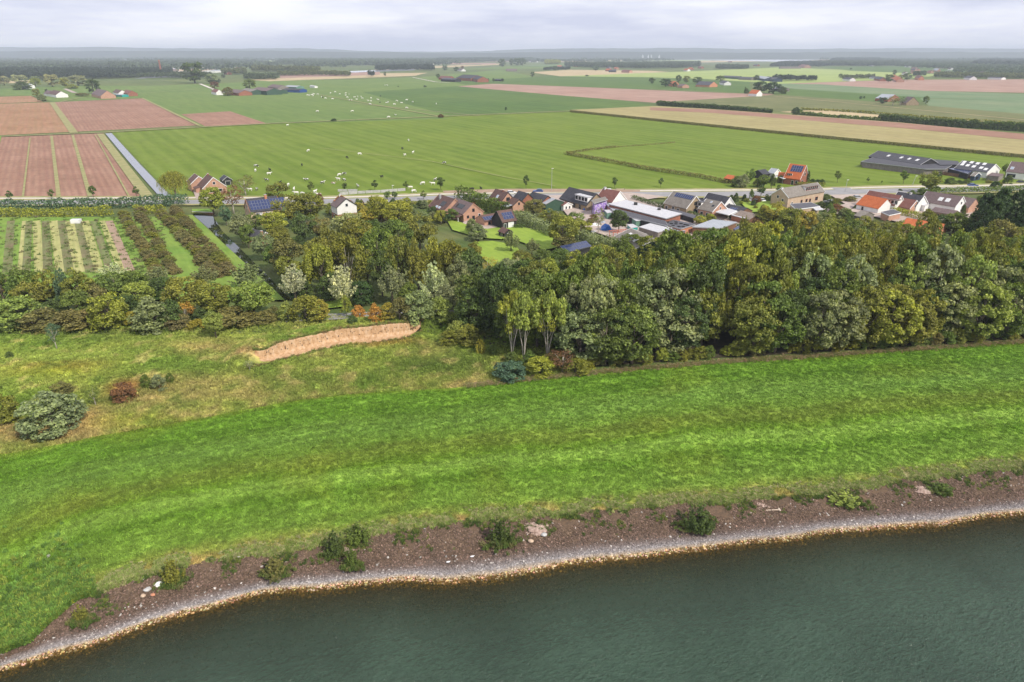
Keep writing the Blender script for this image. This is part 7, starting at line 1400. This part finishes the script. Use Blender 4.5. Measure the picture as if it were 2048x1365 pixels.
stones = [stone_proto(k) for k in range(5)]; tufts = [tuft_proto(k, 16, .34, .32, .035) for k in range(4)]; short = [tuft_proto(20 + k, 15, .15, .3, .035) for k in range(3)]; weeds = [tuft_proto(10 + k, 26, .5, .4, .06) for k in range(4)]
pts = []; cols = []; scl = []
def shorept(x, t):
    j = int(min(3.999, t)); k = kp(x); return k[j].lerp(k[j + 1], t - j)
NS = 78000
for i in range(NS):
    x = random.uniform(-160, 2200); t = random.choices([random.uniform(.75, 2), random.uniform(2, 3), random.uniform(3, 4.0)], [.26, .27, .47])[0]; p = shorept(x, t)
    pn = nz3(p.x, p.y, .3, 110)
    if t > 3.45 and pn > .12 + (4 - t) * .5: continue
    pts.append((p.x, p.y, p.z + .02))
    c = shore_col(t + .06 * pn)
    f = random.lognormvariate(0, .26); s = random.uniform(.16, .34)
    if t > 3:
        if random.random() < .05 * max(0, pn + .1): c = (.44, .41, .37); s = random.uniform(.2, .45)
        elif random.random() < .2: c = (.20, .13, .10)
        if t > 3.3: c = lerp(c, (.19, .13, .085), sstep(-.1, .5, pn) * .7)
    elif t > 2: c = lerp(c, (.50, .46, .42), .9 * (random.random() < .04))
    if 1.86 < t < 2.12: c = (random.uniform(.40, .60), random.uniform(.28, .44), random.uniform(.14, .28)) if random.random() < .55 else (.14, .085, .03); s *= 1.15
    if 1.66 < t <= 1.86: c = random.choice([(.17, .11, .03), (.10, .07, .02), (.22, .15, .05)]) if random.random() < .5 else (.06, .05, .02); s *= 1.2
    elif t <= 1.66: c = random.choice([(.07, .055, .03), (.10, .075, .04), (.05, .045, .03)])
    cols.append(tuple(q * f for q in c)); scl.append(s)
scatter('shore_stones', pts, cols, scl, stones, 'stone', 1, .5)
pts = []; cols = []; scl = []
for i in range(90000):                  # mown meadow
    x = random.uniform(-180, 2230); v = random.random(); k = kp(x); p = k[4].lerp(k[5], v)
    c = meadow_col(v, p.x, p.y, x / 6.0); f = random.lognormvariate(0, .24); b_ = math.sin(math.pi * v); z = p.z + (.10 * nz3(p.x, p.y, .5, 50) + .25 * nz3(p.x, p.y, .08, 51)) * min(1, b_ * 4)
    pts.append((p.x, p.y, z)); cols.append([q * f for q in c]); scl.append(random.uniform(.8, 1.5))
scatter('meadow_grass', pts, cols, scl, short, 'tuft', 2, .15)
pts = []; cols = []; scl = []
for i in range(60000):                  # rough grass on the mound
    x = random.uniform(-180, 1120); y = 632 + (interp(ML, x) - 632) * random.random() ** .8; p = pix(x, y)
    if x > 900 and random.random() < .3: continue
    if CXa < p.x < CXb and -3.7 < p.y - cliffY(p.x) < .6: continue
    z = hgt(p.x, p.y); c = rough_col(p.x, p.y); f = random.lognormvariate(0, .25)
    pts.append((p.x, p.y, z)); cols.append([min(1, q * f) for q in c]); scl.append(random.uniform(.5, 1.5) * (1 + .4 * nz3(p.x, p.y, .2, 120)))
scatter('rough_grass', pts, cols, scl, tufts, 'tuft', 3, .2)
pts = []; cols = []; scl = []
for i in range(30000):                  # tall tan grass where meadow meets stones, weeds at the bottom-left
    x = random.uniform(-180, 2200)
    if i % 3 == 0 and True: x = random.uniform(-180, 330)
    k = kp(x)
    if x < 190 and random.random() < .85: v = -.05 + abs(random.gauss(0, .15)) * (1 if x < 120 else max(.1, (190 - x) / 90 + .2)); c = random.choice([(.15, .28, .05), (.20, .33, .06), (.11, .20, .045), (.28, .35, .06)]); s = random.uniform(.35, 1.1)
    else: v = random.gauss(.012, .02); c = random.choice([(.46, .42, .22), (.38, .40, .15), (.26, .34, .08), (.24, .34, .07)]); s = random.uniform(.3, .7)
    p = k[4].lerp(k[5], v) if v > 0 else k[4].lerp(k[3], -v * 3); f = random.lognormvariate(0, .22)
    if x > 190 and nz3(p.x, p.y, .18, 130) < -.22: continue
    if x < 170 and random.random() < .012: c = (.7, .7, .6); s *= .5
    if 125 < x < 160 and random.random() < .03: c = (.66, .54, .04)
    pts.append((p.x, p.y, p.z)); cols.append([min(1, q * f) for q in c]); scl.append(s)
for i in range(5200):                   # weeds creeping between the stones
    x = random.uniform(180, 2200); t = 4 - abs(random.gauss(0, .28)); p = shorept(x, max(3, min(4, t)))
    if nz3(p.x, p.y, .3, 140) < .08: continue
    pts.append((p.x, p.y, p.z)); cols.append(random.choice([(.12, .18, .04), (.2, .24, .05), (.08, .13, .03)])); scl.append(random.uniform(.3, .8))
for p0, w0 in BANKB:
    for i in range(170):
        p = p0 + Vector((random.gauss(0, w0 * .019), random.gauss(0, w0 * .013), .05)); c = random.choice([(.10, .16, .035), (.16, .21, .05), (.22, .21, .08), (.13, .19, .04)]); pts.append(tuple(p)); cols.append(c); scl.append(random.uniform(.35, 1.1))
for i in range(420):                    # grass hanging over both edges of the sand cliff
    t = random.random(); X = CXa + (CXb - CXa) * t; up = random.random() < .55; Y = cliffY(X) + (random.uniform(.3, .9) if up else -random.uniform(3.2, 4.4)); pts.append((X, Y, hgt(X, Y))); cols.append(random.choice([(.20, .25, .06), (.30, .27, .10), (.26, .17, .08)])); scl.append(random.uniform(.4, 1.3))
for i in range(5200):                   # dry grass between meadow and wood
    x = random.uniform(930, 2200); k = kp(x); p = k[5] + Vector((random.gauss(0, .3), random.gauss(.3, .45), .03)); c = random.choice([(.42, .33, .18), (.34, .25, .13), (.30, .30, .10), (.20, .24, .07)])
    pts.append(tuple(p)); cols.append(c); scl.append(random.uniform(.35, .9))
scatter('bank_weeds', pts, cols, scl, weeds, 'tuft', 4, .2)
pts = []; cols = []; scl = []
for i in range(3600):                  # young rows and long grass in the orchard
    x = random.uniform(-150, 330); y = random.uniform(438, 560); p = pix(x, y)
    rx = p.x * math.cos(AN) + p.y * math.sin(AN)
    if math.sin(2 * math.pi * rx / 5.6) < .1 and random.random() < .8: continue
    pts.append((p.x, p.y, .3)); cols.append(random.choice([(.14, .22, .05), (.17, .23, .06), (.20, .18, .09), (.10, .15, .04)])); scl.append(random.uniform(.8, 2.2))
scatter('orchard_saplings', pts, cols, scl, weeds, 'tuft', 5, .2)

# ------------------------------------------------------------------ labels for the many trees: colour, kind and the thing they stand by
LM = [(HX, HY, r['label']) for r, (HX, HY) in HOUSES if r.get('group') is None]
LM += [(405, 425, 'the small brick culvert'), (154, 450, 'the white trailer in the orchard'), (680, 690, 'the sand cliff'), (560, 600, 'the end of the ditch'), (480, 520, 'the middle of the ditch'), (786, 394, 'the lamp between two roadside firs'), (374, 650, 'the orange autumn tree'), (690, 612, 'the second silvery willow from the ditch'), (868, 610, 'the silvery willow over the lane end')]
STB = [(1002, 0, 'the dense round green bush on the stones'), (1073, 0, 'the big tan rock slab'), (1045, 0, 'the gap with pale stems'), (1125, 0, 'the dead reddish shrub'), (1150, 0, 'the wide olive bush'), (1395, 0, 'the largest stone-bank bush'), (1522, 0, 'the flat pinkish slab'), (1546, 0, 'the bleached plank'), (1690, 0, 'the spreading weedy bush'), (1845, 0, 'the long tan rock patch'), (1860, 0, 'the low dark stone-bank bush'), (1237, 0, 'the coral timber frame'), (1290, 0, 'the pale shed'), (1320, 0, 'the tyre-covered roof'), (1440, 0, 'the pale blue-grey roof'), (1598, 0, 'the dormer house'), (1750, 0, 'the orange cottage'), (1890, 0, 'the low garage'), (1985, 0, 'the tall dark conifers'), (2045, 0, 'the picture edge'), (1200, 0, 'the thin yard tree'), (1480, 0, 'the small solar shed'), (1652, 0, 'the orange-roofed steep house'), (1800, 0, 'the glass shelter')]
def short_lm(s):
    w = s.split(); out = []
    for q in w:
        if q in ('beside', 'next', 'in', 'behind', 'between', 'at', 'by', 'farthest', 'under', 'among', 'around', 'cut', 'half', 'toward', 'leaning', 'sunk', 'along', 'on', 'joining', 'below', 'weighed', 'above', 'touching', 'patched', 'where', 'standing', 'showing') and len(out) > 2: break
        out.append(q)
    out = out[:7]
    while out and out[-1] in ('with', 'a', 'an', 'the', 'of', 'and', 'its', 'one', 'to'): out.pop()
    s = ' '.join(out).rstrip(',')
    return s if s.startswith('the ') else 'the ' + s
used = {}
for (r, x, yb, kind, ck, label, group) in TREES:
    if label: continue
    ds = sorted(LM, key=lambda q: (q[0] - x) ** 2 + (2.2 * (q[1] - yb)) ** 2)
    best = None
    for q in ds[:8]:
        dx, dy = x - q[0], yb - q[1]
        rel = ('just behind' if dy < -9 else 'just in front of' if dy > 9 else 'close beside') if abs(dx) < 22 else ('to the left of' if dx < 0 else 'to the right of')
        s = f"{CN[ck]} {KN[kind]} {rel} {short_lm(q[2])}"
        if s not in used: best = s; break
    if r.name in WOODT or group == 'undergrowth bushes along the dense wood':
        wh = WOODT.get(r.name, 'under'); lm = STB if wh in ('front', 'under') else LM
        phr = {'front': 'on the meadow edge of the wood, in line with', 'mid': 'inside the wood, in line with', 'back': 'at the back of the wood, in line with', 'under': 'undergrowth at the wood edge, in line with'}[wh]
        best = None
        for q in sorted(lm, key=lambda q: abs(q[0] - x))[:6]:
            s = f"{CN[ck]} {'tree' if wh != 'under' else 'bush'} {phr} {short_lm(q[2])}"
            if s not in used: best = s; break
    best = best or s
    best = ' '.join(best.split()[:16]); used[best] = used.get(best, 0) + 1; r['label'] = best
# ------------------------------------------------------------------ haze
mb = MB(); mb.box(-15900, 15900, -420, 15950, -9, 190); o = mb.build('haze', [])
m = bpy.data.materials.new('haze'); m.use_nodes = True; t_ = m.node_tree; t_.nodes.clear(); om = t_.nodes.new('ShaderNodeOutputMaterial'); pv = t_.nodes.new('ShaderNodeVolumePrincipled')
pv.inputs['Density'].default_value = HAZE_DENSITY; pv.inputs['Color'].default_value = (.80, .89, 1.0, 1); pv.inputs['Anisotropy'].default_value = 0.0; t_.links.new(pv.outputs[0], om.inputs['Volume']); o.data.materials.append(m); tag(o, kind='stuff')
